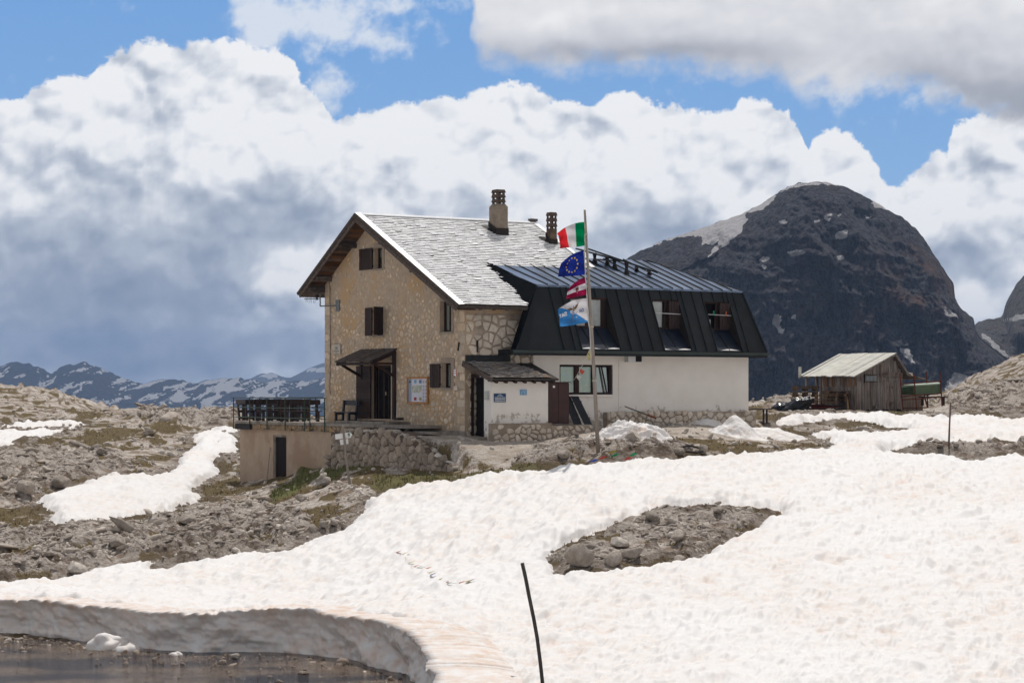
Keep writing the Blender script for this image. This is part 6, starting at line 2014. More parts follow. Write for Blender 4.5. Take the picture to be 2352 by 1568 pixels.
part('frame', Geo().box(ub + .05, ub + .13, dvr, dvl, dtop - .09, dtop).box(ub + .05, ub + .13, dvl - .07, dvl - .0, -4.9, dtop - .09), M_CONC, bd)
for i in range(5):
    a_ = dvr + (dvl - .07 - dvr) * i / 5
    part('board', Geo().box(ub + .10, ub + .129, a_ + .008, a_ + (dvl - .07 - dvr) / 5 - .008, -4.85, dtop - .1), mk('near_black_door', None), bd)
part('slab', Geo().box(UT, -.0, on_u(UT, 935, 966)[0], tv_r, TD - .12, TD).box(UT, 7.6, tv_r, tv_l, TD - .12, TD), M_CONC, ter)
M_EDGE = mk('stained_edge', (0.32, 0.24, 0.165), (0.055, 0.045, 0.04), 1.6, .95, .6, .02, stretch=(1, 1, .8))
part('edge_band', Geo().box(UT + .06, UT + .5, tv_r - 1.2, tv_l - .02, TD - .36, TD - .121), M_EDGE, ter)
g = Geo(); rr = random.Random(3)
part('drip_edge', Geo().box(UT - .02, UT + .059, on_u(UT, *tz(400, 580))[0], tv_l + .01, TD - .38, TD - .125), mk('tar_edge', (0.03, 0.027, 0.03), (0.045, 0.04, 0.04), 3, .8, .2), ter)
cells = stone_cells([(tv_r - 1.2, TD - .37), (on_u(UT, *tz(420, 580))[0], TD - .37), (on_u(UT, *tz(420, 580))[0], TD - .14), (tv_r - 1.2, TD - .14)], .34, .16, [], .4, 61, .12, .03)
lay_stones(ter, mk('ochre_stone', (0.36, 0.25, 0.15), (0.26, 0.18, 0.11), 6, .9, .4, rnd=.2), cells, lambda s, t, n: (UT + .06 - n, s, t), .03, 60, 12)
# step in front of the door
part('step', Geo().box(-1.0, -.03, on_u(-.1, 938, 966)[0], OPEN['door'][1] + 1.3, TD, TD + .11), M_CONC, ter)
part('door_mat', Geo().box(-.85, -.25, OPEN['door'][0], OPEN['door'][0] + 1.2, TD + .11, TD + .13), M_IRON, ter)
# railing
rail = thing('railing', 'thin green steel railing round the terrace', 'railing', tuple(h2w(UT, tv_l, TD)), HANG, off=(0, 0, 0))
M_GRN = mk('dark_green_paint', (0.012, 0.035, 0.018), (0.018, 0.045, 0.022), 8, .45, .05)
def rl(u, v, h): return (u - UT, v - tv_l, h - TD)
TOPH = 1.06
vs_front = [on_u(UT - .04, *tz(x, 500))[0] for x in (135, 385, 658, 942, 1248)]
v_cor = on_u(UT - .04, *tz(1330, 500))[0]; v_end = on_u(UT - .04, *tz(1560, 500))[0]
for v_ in vs_front + [v_cor, v_end]:
    part('post', Geo().tube([rl(UT - .04, v_, TD - .36), rl(UT - .04, v_, TD + TOPH)], .024, 6), M_GRN, rail)
for h_ in (.18, .62, TOPH):
    part('rail', Geo().tube([rl(UT - .05, v_end - .15, TD + h_), rl(UT - .05, tv_l + .35, TD + h_)], .018, 5), M_GRN, rail)
    part('rail', Geo().tube([rl(UT - .05, tv_l - .05, TD + h_), rl(7.5, tv_l - .05, TD + h_)], .018, 5), M_GRN, rail)
    part('rail', Geo().tube([rl(7.5, tv_l - .05, TD + h_), rl(7.5, VG, TD + h_)], .018, 5), M_GRN, rail)
for u_, v_ in ((UT + 1.2, tv_l - .05), (2.5, tv_l - .05), (5, tv_l - .05), (7.5, tv_l - .05), (7.5, 16.2), (7.5, 14.5), (7.5, 13)):
    part('post', Geo().tube([rl(u_, v_, TD), rl(u_, v_, TD + TOPH)], .024, 6), M_GRN, rail)

# benches and tables on the terrace
M_BENCH = mk('dark_stained_timber', (0.040, 0.022, 0.020), (0.028, 0.016, 0.015), 7, .55, .2, rnd=.2)
M_BBLUE = mk('blue_black_timber', (0.028, 0.028, 0.036), (0.02, 0.02, 0.026), 7, .5, .2)
def bench_proto(loc, rot, label, mat=None):
    mt = mat or M_BENCH
    b = thing('bench', label, 'bench', loc, rot, 'benches on the terrace')
    L = 1.5
    for k in range(2): part('seat_board', Geo().box(-L / 2, L / 2, -.20 + k * .21, -.01 + k * .21, .44, .48), mt, b)
    part('backrest', Geo().box(-L / 2, L / 2, .26, .295, .76, .97), mt, b)
    for sx in (-1, 1):
        x = sx * (L / 2 - .16)
        part('leg', Geo().box(x - .05, x + .05, -.2, -.11, 0, .44), mt, b)
        part('leg', Geo().beam((x, .16, 0), (x, .25, .97), .10, .08, up=(0, 1, 0)), mt, b)
        part('crossbar', Geo().box(x - .04, x + .04, -.12, .2, .36, .44), mt, b); part('crossbar', Geo().box(x - .04, x + .04, -.12, .2, .06, .13), mt, b)
    return b
def table_proto(loc, rot, label):
    b = thing('table', label, 'table', loc, rot, 'tables on the terrace')
    for k in range(4): part('top_board', Geo().box(-.85, .85, -.36 + k * .18, -.19 + k * .18, .72, .76), M_BENCH, b)
    for sx in (-1, 1):
        for sy in (-1, 1): part('leg', Geo().box(sx * .62 - .05, sx * .62 + .05, sy * .24 - .05, sy * .24 + .05, 0, .72), M_BENCH, b)
        part('crossbar', Geo().box(sx * .62 - .04, sx * .62 + .04, -.3, .3, .64, .72), M_BENCH, b)
    return b
BX = [(200, 475), (415, 590), (575, 770), (800, 940), (980, 1140), (1180, 1320)]
words = ['leftmost', 'second', 'third', 'fourth', 'fifth', 'sixth']
pb0 = pt0 = None
for i, (x0_, x1_) in enumerate(BX):
    u_ = UT + 1.0 + (i % 2) * .5
    v_ = on_u(u_, *tz((x0_ + x1_) / 2, 500))[0]
    rot = HANG + pi / 2 + (pi if i % 2 else 0) + radians((-8, 64, -60, 68, -64, 72)[i])
    lab = 'dark wooden bench at the terrace railing, %s from the left' % words[i]
    if pb0 is None: pb0 = o_ = bench_proto(tuple(h2w(u_, v_, TD)), rot, lab)
    else:
        o_ = copy_tree(pb0); o_.location = tuple(h2w(u_, v_, TD)); o_.rotation_euler = (0, 0, rot); o_['label'] = lab
for i, (xx, u_) in enumerate(((500, UT + 1.4), (720, UT + 1.9), (890, UT + 1.4), (1080, UT + 2.0), (620, UT + 3.6), (1000, UT + 3.8))):
    v_ = on_u(u_, *tz(xx, 500))[0]
    lab = ['dark table between the two leftmost terrace benches', 'dark table left of the fourth terrace bench', 'dark table right of the fourth terrace bench', 'dark table nearest the house corner on the terrace', 'rear table at the left half of the terrace', 'rear table near the house on the terrace'][i]
    rot = HANG + pi / 2 + radians(70 + 12 * (i % 2))
    if pt0 is None: pt0 = o_ = table_proto(tuple(h2w(u_, v_, TD)), rot, lab)
    else:
        o_ = copy_tree(pt0); o_.location = tuple(h2w(u_, v_, TD)); o_.rotation_euler = (0, 0, rot); o_['label'] = lab
for i, (xx, u_, r_) in enumerate(((700, UT + 4.2, 70), (1100, UT + 4.6, 100))):
    o_ = copy_tree(pb0); v_ = on_u(u_, *tz(xx, 500))[0]; o_.location = tuple(h2w(u_, v_, TD)); o_.rotation_euler = (0, 0, HANG + pi / 2 + radians(r_)); o_['label'] = ['dark bench in the rear row behind the third railing bench', 'dark bench in the rear row near the house corner'][i]
bb_v = on_u(-.45, *ZC(400, 1100))[0]
bw_ = bench_proto(tuple(h2w(-.5, bb_v, TD)), HANG - pi / 2, 'blue-black bench standing against the stone gable beside the door leaf', M_BBLUE)


# ================================================================== stones, walls and small things on the ground
def ico(sub):
    t = (1 + 5 ** .5) / 2
    v = [(-1, t, 0), (1, t, 0), (-1, -t, 0), (1, -t, 0), (0, -1, t), (0, 1, t), (0, -1, -t), (0, 1, -t), (t, 0, -1), (t, 0, 1), (-t, 0, -1), (-t, 0, 1)]
    f = [(0, 11, 5), (0, 5, 1), (0, 1, 7), (0, 7, 10), (0, 10, 11), (1, 5, 9), (5, 11, 4), (11, 10, 2), (10, 7, 6), (7, 1, 8), (3, 9, 4), (3, 4, 2), (3, 2, 6), (3, 6, 8), (3, 8, 9), (4, 9, 5), (2, 4, 11), (6, 2, 10), (8, 6, 7), (9, 8, 1)]
    v = [tuple(np.array(p) / np.linalg.norm(p)) for p in v]
    for _ in range(sub):
        c = {}; nf = []
        def mid(a, b_):
            k_ = (min(a, b_), max(a, b_))
            if k_ not in c:
                m_ = np.array(v[a]) + np.array(v[b_]); v.append(tuple(m_ / np.linalg.norm(m_))); c[k_] = len(v) - 1
            return c[k_]
        for a, b_, d_ in f:
            x, y, z = mid(a, b_), mid(b_, d_), mid(d_, a)
            nf += [(a, x, z), (b_, y, x), (d_, z, y), (x, y, z)]
        f = nf
    return np.array(v), np.array(f)


def rock_shape(sub, seed, flat=.75, planes=9):
    v, f = ico(sub); rs = np.random.RandomState(seed)
    v = v * (1 + .22 * perlin(v[:, 0] * 1.3 + seed, v[:, 1] * 1.3, v[:, 2] * 1.3, seed))[:, None]
    for _ in range(planes):
        n = rs.normal(size=3); n /= np.linalg.norm(n); o = rs.uniform(.42, .8)
        dd = v @ n - o
        v = v - np.clip(dd, 0, 9)[:, None] * n[None] * .92
    if sub > 1:
        v = v * (1 + .05 * perlin(v[:, 0] * 5, v[:, 1] * 5, v[:, 2] * 5, seed + 3) + .03 * perlin(v[:, 0] * 11, v[:, 1] * 11, v[:, 2] * 11, seed + 4))[:, None]
    v = v * np.array([1.15, .9, flat])
    return v, f


R2 = [rock_shape(2, 10 + i, .55 + .07 * (i % 4), 15) for i in range(8)]
R1 = [rock_shape(1, 30 + i, .5 + .07 * (i % 4), 9) for i in range(6)]
R0 = [rock_shape(0, 50 + i, .6, 3) for i in range(4)]


def mat_rock(name, a, c, lich, sc=3.0):
    m, k, p = mat_new(name)
    t = k.new('ShaderNodeTexCoord').outputs['Object']
    n1 = k.noise(t, sc, 7, .65).outputs['Fac']; n2 = k.noise(t, sc * 5, 5, .7).outputs['Fac']
    r_ = k.m('FRACT', k.m('ADD', k.new('ShaderNodeObjectInfo').outputs['Random'], k.new('ShaderNodeNewGeometry').outputs['Random Per Island']))
    col = k.mix(k.ss(n1, .35, .62), a, c); col = k.mix(k.ss(n2, .56, .72), col, lich)
    hs = k.new('ShaderNodeHueSaturation'); k.put(hs.inputs['Value'], k.mr(r_, 0, 1, .78, 1.22)); k.put(hs.inputs['Color'], col)
    k.put(p.inputs['Base Color'], hs.outputs[0]); p.inputs['Roughness'].default_value = .92; p.inputs['Specular IOR Level'].default_value = .15
    bump(k, p, k.m('ADD', n2, n1), .9, .05)
    return m


M_ROCK = mat_rock('grey_limestone', (0.53, 0.465, 0.405), (0.37, 0.315, 0.265), (0.18, 0.13, 0.10))
M_ROCKW = mat_rock('white_limestone', (0.68, 0.62, 0.55), (0.52, 0.46, 0.40), (0.32, 0.26, 0.21))
M_RUB = mat_rock('rubble_limestone', (0.44, 0.37, 0.305), (0.31, 0.25, 0.20), (0.16, 0.105, 0.075))


def rotm(rs, n, tilt=.5, align=None):
    a = rs.uniform(0, 2 * pi, n) if align is None else rs.normal(align, .28, n); bx = rs.normal(0, tilt, n); by = rs.normal(0, tilt, n)
    ca, sa = np.cos(a), np.sin(a); cx_, sx = np.cos(bx), np.sin(bx); cy_, sy = np.cos(by), np.sin(by)
    Rz = np.zeros((n, 3, 3)); Rz[:, 0, 0] = ca; Rz[:, 0, 1] = -sa; Rz[:, 1, 0] = sa; Rz[:, 1, 1] = ca; Rz[:, 2, 2] = 1
    Rx = np.zeros((n, 3, 3)); Rx[:, 0, 0] = 1; Rx[:, 1, 1] = cx_; Rx[:, 1, 2] = -sx; Rx[:, 2, 1] = sx; Rx[:, 2, 2] = cx_
    Ry = np.zeros((n, 3, 3)); Ry[:, 1, 1] = 1; Ry[:, 0, 0] = cy_; Ry[:, 0, 2] = sy; Ry[:, 2, 0] = -sy; Ry[:, 2, 2] = cy_
    return Rz @ Rx @ Ry


def scatter(name, protos, pos, size, mat, label, seed=1, tilt=.4, smooth=False, align=None):
    rs = np.random.RandomState(seed); n = len(pos); R = rotm(rs, n, tilt, align)
    V, Q, off = [], [], 0
    pick = rs.randint(0, len(protos), n); str_ = rs.uniform(.75, 1.3, (n, 3)) * (np.array([1, 1, 1]) if align is None else np.array([1.7, .95, .8]))
    for i in range(len(protos)):
        ix = np.where(pick == i)[0]
        if not len(ix): continue
        v, f = protos[i]
        vv = np.einsum('nij,nkj->nki', R[ix], v[None] * str_[ix][:, None, :] * size[ix][:, None, None]) + pos[ix][:, None, :]
        V.append(vv.reshape(-1, 3)); m_ = len(v)
        Q.append((f[None] + (np.arange(len(ix)) * m_)[:, None, None] + off).reshape(-1, 3)); off += len(ix) * m_
    me = raw_mesh(name, np.concatenate(V), quads=np.concatenate(Q), smooth=smooth)
    return link(name, me, mat, kind='stuff', label=label)


def cand(n, seed, d0=40, d1=170, X0=-250, X1=2600, inv=True):
    rs = np.random.RandomState(seed)
    X = rs.uniform(X0, X1, n); d = 1 / rs.uniform(1 / d1, 1 / d0, n) if inv else rs.uniform(d0, d1, n)
    return (X - CX) / FP * d, d, rs


def house_free(x, d):
    u, v = uv_of(x, d)
    inh = (u > -.1) & (u < 17) & (v > -1.0) & (v < 13); por = (u > -.6) & (u < 6.5) & (v > -2.6) & (v < 0); tr_ = (u > UT - .3) & (u < 7.5) & (v > tv_r - 1) & (v < tv_l + .3)
    pth = (u > -2.3) & (u < 6) & (v > -5.5) & (v < 8.5)
    XX_ = CX + FP * x / d
    shd = (XX_ > 1765) & (XX_ < 2185) & (d > 106) & (d < 122)
    return ~(inh | por | tr_ | shd), ~pth


def scatter_all():
    # chunky outcrop blocks
    x, d, rs = cand(70000, 5)
    r = ground_eval(x, d); fr, pf = house_free(x, d)
    k_ = (r['rock'] > .45) & (r['grass'] < .6) & (r['t'] < .02) & fr & pf & (rs.uniform(0, 1, len(x)) < .30)
    x1, d1_, z1 = x[k_], d[k_], r['z'][k_]
    sz = np.clip(np.exp(rs.normal(-2.35, .55, len(x1))), .05, .42) * np.clip(d1_ / 75, .8, 1.7)
    print('blocks', len(x1))
    ok_ = r['sd'][k_] < -1.6 * sz; x1, d1_, z1, sz = x1[ok_], d1_[ok_], z1[ok_], sz[ok_]
    big = np.argsort(-sz)[:260]
    rest = np.setdiff1d(np.arange(len(x1)), big)[:4000]
    P = np.stack([x1, d1_, CZ + z1 - sz * .05], -1)
    scatter('rock_blocks', R2, P[big], sz[big], M_ROCK, 'large broken limestone blocks of the outcrops', 7, .22, align=.75)
    scatter('rock_blocks', R1, P[rest], sz[rest], M_ROCK, 'broken limestone blocks and slabs of the outcrops', 8, .25, align=.75)
    # gravel and small pale stones everywhere bare
    x, d, rs = cand(75000, 6, 42, 160)
    r = ground_eval(x, d); fr, pf = house_free(x, d)
    gr = np.clip(.35 + fbm2(x / 2.2, d / 2.2, 3, .6, 903) * 1.6, 0.05, 1) * (1 - .85 * (r['grass'] > .5))
    k_ = (r['t'] < .0) & fr & (rs.uniform(0, 1, len(x)) < gr * np.where(pf, 1, .25)) & (d > 46)
    x1, d1_, z1 = x[k_], d[k_], r['z'][k_]
    sz = np.clip(np.exp(rs.normal(-2.95, .45, len(x1))), .03, .18) * np.clip(d1_ / 75, .8, 1.7)
    print('gravel', len(x1))
    P = np.stack([x1, d1_, CZ + z1 + sz * .2], -1)
    h_ = rs.uniform(0, 1, len(x1)) < .55
    scatter('loose_stones', R0, P[h_], sz[h_], M_ROCKW, 'small pale loose stones', 9, .6); scatter('loose_stones', R0, P[~h_], sz[~h_] * 1.1, M_ROCK, 'small grey loose stones', 10, .6)
    # water-edge stones
    rs = np.random.RandomState(77); n = 420
    X = rs.uniform(-100, 985, n); Yb = np.interp(X, [c[0] for c in CORN], [c[1] for c in CORN]) + rs.exponential(16, n) + 1
    dd_ = 6.3 * FP / (Yb - HY); sz = np.clip(np.exp(rs.normal(-3.1, .5, n)), .02, .2)
    k_ = dd_ > 40
    P = np.stack([(X - CX) / FP * dd_, dd_, CZ - 6.30 - sz * rs.uniform(.0, .45, n)], -1)
    scatter('stream_stones', R1, P[k_], sz[k_], mat_rock('wet_stone', (0.22, 0.165, 0.125), (0.33, 0.27, 0.22), (0.09, 0.065, 0.05)), 'brown wet pebbles at the water edge', 12, .4)


scatter_all()


def drop(X, Y, snow=False, d0=42.0, d1=160.0):
    """world point of the ground seen at (X, Y)"""
    d = np.linspace(d0, d1, 1400); x = (X - CX) / FP * d
    r = ground_eval(x, d)
    z = r['z'] + (np.maximum(r['t'], 0) if snow else 0)
    yy = HY - z / d * FP
    k_ = np.where(yy <= Y)[0]
    i = k_[0] if len(k_) else len(d) - 1
    return np.array([x[i], d[i], CZ + z[i]])


def rock_mesh(i):
    key = 'rk%d' % i
    if key not in MATS:
        v, f = R2[i % len(R2)] if i < 8 else rock_shape(3, 70 + i, .62, 26)
        MATS[key] = raw_mesh('boulder', v, quads=f)
    return MATS[key]


def boulder(X, Y, wpx, i, label, group=None, mat=None, flat=1.0, sink=.25, name='boulder', cat='boulder', rot=None, snow=False):
    p = drop(X, Y, snow); s = wpx / FP * p[1] / 2
    me = rock_mesh(i)
    if not me.materials: me.materials.append(M_ROCKW)
    o = bpy.data.objects.new(name, me); COL.objects.link(o)
    o.location = (p[0], p[1], p[2] + s * flat * (.6 - sink)); o.scale = (s * .95, s * .95, s * 1.1 * flat)
    rs = random.Random(int(X * 7 + Y))
    o.rotation_euler = rot or (rs.uniform(-.3, .3), rs.uniform(-.3, .3), rs.uniform(0, 6))
    o['label'] = label; o['category'] = cat
    if group: o['group'] = group
    if mat:
        o.material_slots[0].link = 'OBJECT'; o.material_slots[0].material = mat
    return o


M_BIG = M_ROCK
for a in [(1330, 1300, 88, 9, 'big cracked boulder at the left tip of the rock island in the snow', 1.1), (1410, 1293, 62, 2, 'upright block right of the cracked boulder on the rock island', 1.0),
          (1452, 1285, 60, 3, 'blocky rock in the middle front of the rock island', .9), (1425, 1258, 66, 10, 'pale rounded boulder behind the blocky rocks of the island', .8),
          (1500, 1200, 54, 4, 'pointed rock on the upper rim of the rock island', 1.1), (1560, 1292, 50, 6, 'dark low block at the lower rim of the rock island', .7),
          (1560, 1240, 60, 5, 'ridged rock hump in the middle of the rock island', .8), (1650, 1178, 30, 1, 'small rock on the far rim of the rock island', .9),
          (718, 1222, 26, 2, 'tall narrow stone, left one of the cluster by the snow edge', 1.6), (742, 1218, 28, 4, 'squat stone beside the tall narrow stone near the snow edge', 1.2), (765, 1208, 26, 7, 'right stone of the cluster on the brown moss', 1.1),
          (790, 1212, 22, 3, 'single dark stone at the tip of the snow edge', 1.2), (1615, 1042, 30, 6, 'pale block at the right end of the heap below the flagpole', 1.3), (1560, 1044, 46, 11, 'broad grey block right of the flagpole heap', .9),
          (1450, 1018, 70, 10, 'largest crag of the heap right of the flagpole', .9), (1295, 1052, 60, 5, 'slanted grey slab left of the flagpole heap', .6), (2196, 1027, 20, 2, 'rounded stone at the foot of the thin right pole', 1.0), (2160, 1028, 26, 4, 'flat stone left of the thin right pole', .7),
          (1010, 1074, 46, 8, 'big end stone of the dry wall where the path opens', 1.2), (340, 1000, 40, 1, 'grey rock below the left skyline', .7), (60, 1130, 70, 11, 'large weathered crag at the left edge', 1.0),
          (140, 1120, 60, 9, 'broad weathered crag right of the left-edge crag', .9), (230, 1040, 40, 5, 'low boulder on the brown meadow', .7), (180, 1320, 70, 10, 'big light crag above the snow at lower left', .9), (270, 1262, 60, 9, 'grey crag with mossy foot in the lower left outcrop', .8),
          (430, 1200, 90, 11, 'long grey ledge in the middle of the left outcrop', .5), (690, 1150, 36, 6, 'mossy-footed stone on the gravel below the bank', .8)]:
    boulder(a[0], a[1], a[2], a[3], a[4], mat=M_BIG if a[3] not in (10,) else None, flat=a[5])
# stones in the water
for X, Y, w_, i, lab in ((540, 1512, 34, 12, 'white stone standing in the shallow water under the snow bank'), (1222, 1530, 0, 0, ''), (1215, 1535, 0, 0, '')):
    if w_:
        dd_ = 6.3 * FP / (Y - HY); s = w_ / FP * dd_ / 2
        me = rock_mesh(i); 
        if not me.materials: me.materials.append(M_ROCKW)
        o = bpy.data.objects.new('boulder', me); COL.objects.link(o); o.location = ((X - CX) / FP * dd_, dd_, CZ - 6.3 + s * .35); o.scale = (s, s, s * 1.2); o['label'] = lab; o['category'] = 'boulder'
for X, Y, w_, i, lab in ((697, 1528, 40, 11, 'brown wet stone with a pale ridge in the shallows'), (640, 1545, 22, 5, 'small brown stone left of the ridged wet stone')):
    dd_ = 6.3 * FP / (Y + 20 - HY); s = w_ / FP * dd_ / 2
    me = rock_mesh(i)
    if not me.materials: me.materials.append(M_ROCKW)
    o = bpy.data.objects.new('boulder', me); COL.objects.link(o); o.location = ((X - CX) / FP * dd_, dd_, CZ - 6.3 + s * .1); o.scale = (s, s, s * .8); o['label'] = lab; o['category'] = 'boulder'
    o.material_slots[0].link = 'OBJECT'; o.material_slots[0].material = M_RUB


# ---- dry stone wall along the path
WU = -2.42
tp = [on_u(WU, X, Y) for X, Y in ((776, 990), (795, 986), (830, 988), (870, 990), (905, 989), (935, 1000), (960, 1012), (1000, 1038), (1030, 1060), (1046, 1072))]
tpv = np.array([p[0] for p in tp])[::-1]; tph = np.array([p[1] for p in tp])[::-1]
def wall_top(v): return float(np.interp(v, tpv, tph))
dw = thing('dry_stone_wall', 'rough dry stone wall holding up the path between terrace and porch', 'wall', tuple(h2w(WU, tpv[0], -3.4)), HANG, off=(WU, tpv[0], -3.4))
g = Geo(); n = 24
for i in range(n):
    v0_, v1_ = tpv[0] + (tpv[-1] + .6 - tpv[0]) * i / n, tpv[0] + (tpv[-1] + .6 - tpv[0]) * (i + 1) / n
    g.poly([(WU, v1_, -4.2), (WU, v0_, -4.2), (WU, v0_, wall_top(v0_) - .06), (WU, v1_, wall_top(v1_) - .06)]); g.poly([(WU, v0_, wall_top(v0_) - .06), (WU + .8, v0_, wall_top(v0_) - .02), (WU + .8, v1_, wall_top(v1_) - .02), (WU, v1_, wall_top(v1_) - .06)])
part('backing', g, mk('wall_gap_earth', (0.10, 0.075, 0.06), (0.16, 0.12, 0.095), 3, .95, .4), dw)
cells = stone_cells([(tpv[0], -4.0), (tpv[-1] + .5, -4.0), (tpv[-1] + .5, -1.5), (tpv[0], -1.5)], .42, .33, [], .45, 71, 0, .02)
cells = [P for P in cells if sum(q[1] for q in P) / len(P) < wall_top(sum(q[0] for q in P) / len(P)) - .08]
lay_stones(dw, M_RUB, cells, lambda s, t, nn: (WU - nn, s, t), .10, 200, 13, round_=.72, sunk=.08, cut=.14)
rr = random.Random(12)
v_ = tpv[0]
while v_ < tpv[-1]:
    s = rr.uniform(.12, .26)
    me = rock_mesh(rr.randint(0, 7))
    if not me.materials: me.materials.append(M_ROCKW)
    o = bpy.data.objects.new('coping_stone', me); COL.objects.link(o); o.parent = dw
    o.location = (rr.uniform(-.02, .2), v_ - tpv[0], wall_top(v_) + 3.4 - s * .15); o.scale = (s, s, s * .8); o.rotation_euler = (rr.uniform(-.3, .3), rr.uniform(-.3, .3), rr.uniform(0, 6))
    if rr.random() < .6: o.material_slots[0].link = 'OBJECT'; o.material_slots[0].material = M_RUB
    v_ += s * 1.35
# rough step corner between the basement and the wall
bs = thing('rock_pier', 'rough rock pier between the basement wall and the dry stone wall', 'rock', tuple(h2w(UT, tv_br, -3.6)), HANG, off=(UT, tv_br, -3.6))
part('wall', Geo().box(UT + .1, UT + 1.6, tv_br - 1.6, tv_br + .02, -3.9, TD - .36), M_BASE, bs)
for i in range(26):
    s = rr.uniform(.16, .34); me = rock_mesh(rr.randint(0, 7))
    o = bpy.data.objects.new('stone', me); COL.objects.link(o); o.parent = bs
    o.location = (rr.uniform(-.35, .1), rr.uniform(-1.5, .05), rr.uniform(0.0, 1.15)); o.scale = (s, s, s * .8); o.rotation_euler = (rr.uniform(-.3, .3), rr.uniform(-.3, .3), rr.uniform(0, 6))
    o.material_slots[0].link = 'OBJECT'; o.material_slots[0].material = M_RUB
# flat slabs on the path
for X, Y, w_, h_, lab in ((905, 1000, 60, .10, 'long flat stone slab lying on the path above the dry wall'), (925, 1012, 34, .06, 'small flat slab at the bend of the dry wall')):
    pass
sl_ = thing('stone_slab', 'long flat stone slab lying on the path before the porch step', 'slab', tuple(h2w(-1.1, 1.2, -1.75)), HANG)
part('slab', Geo().prism([(-.35, -.9, 0), (.35, -1.0, 0), (.42, .8, 0), (-.2, 1.0, 0)], (0, 0, .10)), M_CONC, sl_)

# ---- flagpole and flags
def ZF(x, y): return ((2150 + x / 2.85) * .57422, (800 + y / 2.85) * .57422)
FD = drop(1374, 1040)[1]
pb_ = pxp(1375, 1042, FD); ptp = pxp(*ZF(538, 112), FD)
M_POLE = mk('weathered_pole', (0.33, 0.285, 0.245), (0.25, 0.21, 0.18), 18, .85, .3, .005, stretch=(1, 1, .1))
fp = thing('flagpole', 'tall leaning weathered wooden flagpole in front of the annex', 'flagpole', tuple(pb_ - np.array([0, 0, .1])))
o_ = np.array(fp.location)
pj_ = pb_ + (ptp - pb_) * .9
part('pole', Geo().tube([pb_ - o_ - np.array([0, 0, .3]), pb_ + (ptp - pb_) * .3 - o_, pj_ - o_], [.078, .068, .047], 10), M_POLE, fp, smooth=True)
part('pole_tip', Geo().tube([pj_ - o_, ptp - o_], [.05, .042], 10), M_POLE, fp, smooth=True)
for t in (.52, .30, .9): 
    c_ = pb_ + (ptp - pb_) * t - o_; dv = (ptp - pb_) / np.linalg.norm(ptp - pb_)
    part('rope_tie', Geo().tube([c_ - dv * .03, c_ + dv * .03], .085 if t < .6 else .06, 8), mk('pale_rope', (0.5, 0.46, 0.38), None, 9, .9, .1), fp)
halz = [pxp(*ZF(x, y), FD - .02) - o_ for x, y in ((541, 250), (541, 520), (535, 590), (545, 860), (557, 1000), (566, 1120), (582, 1395), (598, 1480), (604, 1600), (612, 1800))]
part('halyard', Geo().tube(halz, .022, 5), mk('white_rope', (0.62, 0.60, 0.56), None, 9, .9, .1), fp)


def mat_flag(name, build):
    m = bpy.data.materials.new(name); m.use_nodes = True
    nt = m.node_tree; nt.nodes.clear(); k = NB(nt)
    A = k.new('ShaderNodeAttribute', attribute_name='fuv'); s_, t_, _ = k.xyz(A.outputs['Vector'])[:3]
    col = build(k, s_, t_)
    d_ = k.new('ShaderNodeBsdfDiffuse'); k.put(d_.inputs[0], col); tl = k.new('ShaderNodeBsdfTranslucent'); k.put(tl.inputs[0], col)
    mx = k.new('ShaderNodeMixShader'); mx.inputs[0].default_value = .45; nt.links.new(d_.outputs[0], mx.inputs[1]); nt.links.new(tl.outputs[0], mx.inputs[2])
    o = k.new('ShaderNodeOutputMaterial'); nt.links.new(mx.outputs[0], o.inputs[0])
    return m


def flag(label, HT, HB_, FT, FB, mat, sag, seed, bulge=0.0):
    """s 0 at the hoist .. 1 at the fly, t 0 top .. 1 bottom"""
    ht, hb_, ft, fb = [pxp(*ZF(*q), FD) for q in (HT, HB_, FT, FB)]
    def S(s, t, n=0.0):
        e = 1 - s
        p = ht * (1 - s) * (1 - t) + ft * s * (1 - t) + hb_ * (1 - s) * t + fb * s * t
        p = p + np.array([0, 0, bulge * 4 * s * (1 - s) * (1 - t) - .10 * sag * 4 * s * (1 - s) * t])
        w = .11 * s ** .6 * sin(7 * s + 2.2 * t + seed) + .06 * s * sin(15 * s - 4 * t + seed * 2) + .03 * sin(11 * t + 5 * s + seed)
        return p + np.array([.25 * w * s, w - n - .03, .12 * w])
    f = thing('flag', label, 'flag', tuple(ht), group='flags on the pole')
    o0 = ht
    N, M = 34, 22; co = []; uv = []
    for i in range(M + 1):
        for j in range(N + 1):
            co.append(S(j / N, i / M) - o0); uv.append((j / N, i / M, 0))
    q, _ = grid_quads(M + 1, N + 1)
    me = raw_mesh('cloth', co, quads=q, smooth=True)
    at = me.attributes.new('fuv', 'FLOAT_VECTOR', 'POINT'); at.data.foreach_set('vector', np.array(uv, np.float32).ravel())
    c = link('cloth', me, mat, f)
    return f, c, (lambda s, t, n=.012: S(s, t, n) - o0)


def ink(name, c): return mk('print_' + name, c, None, 5, .8, 0)


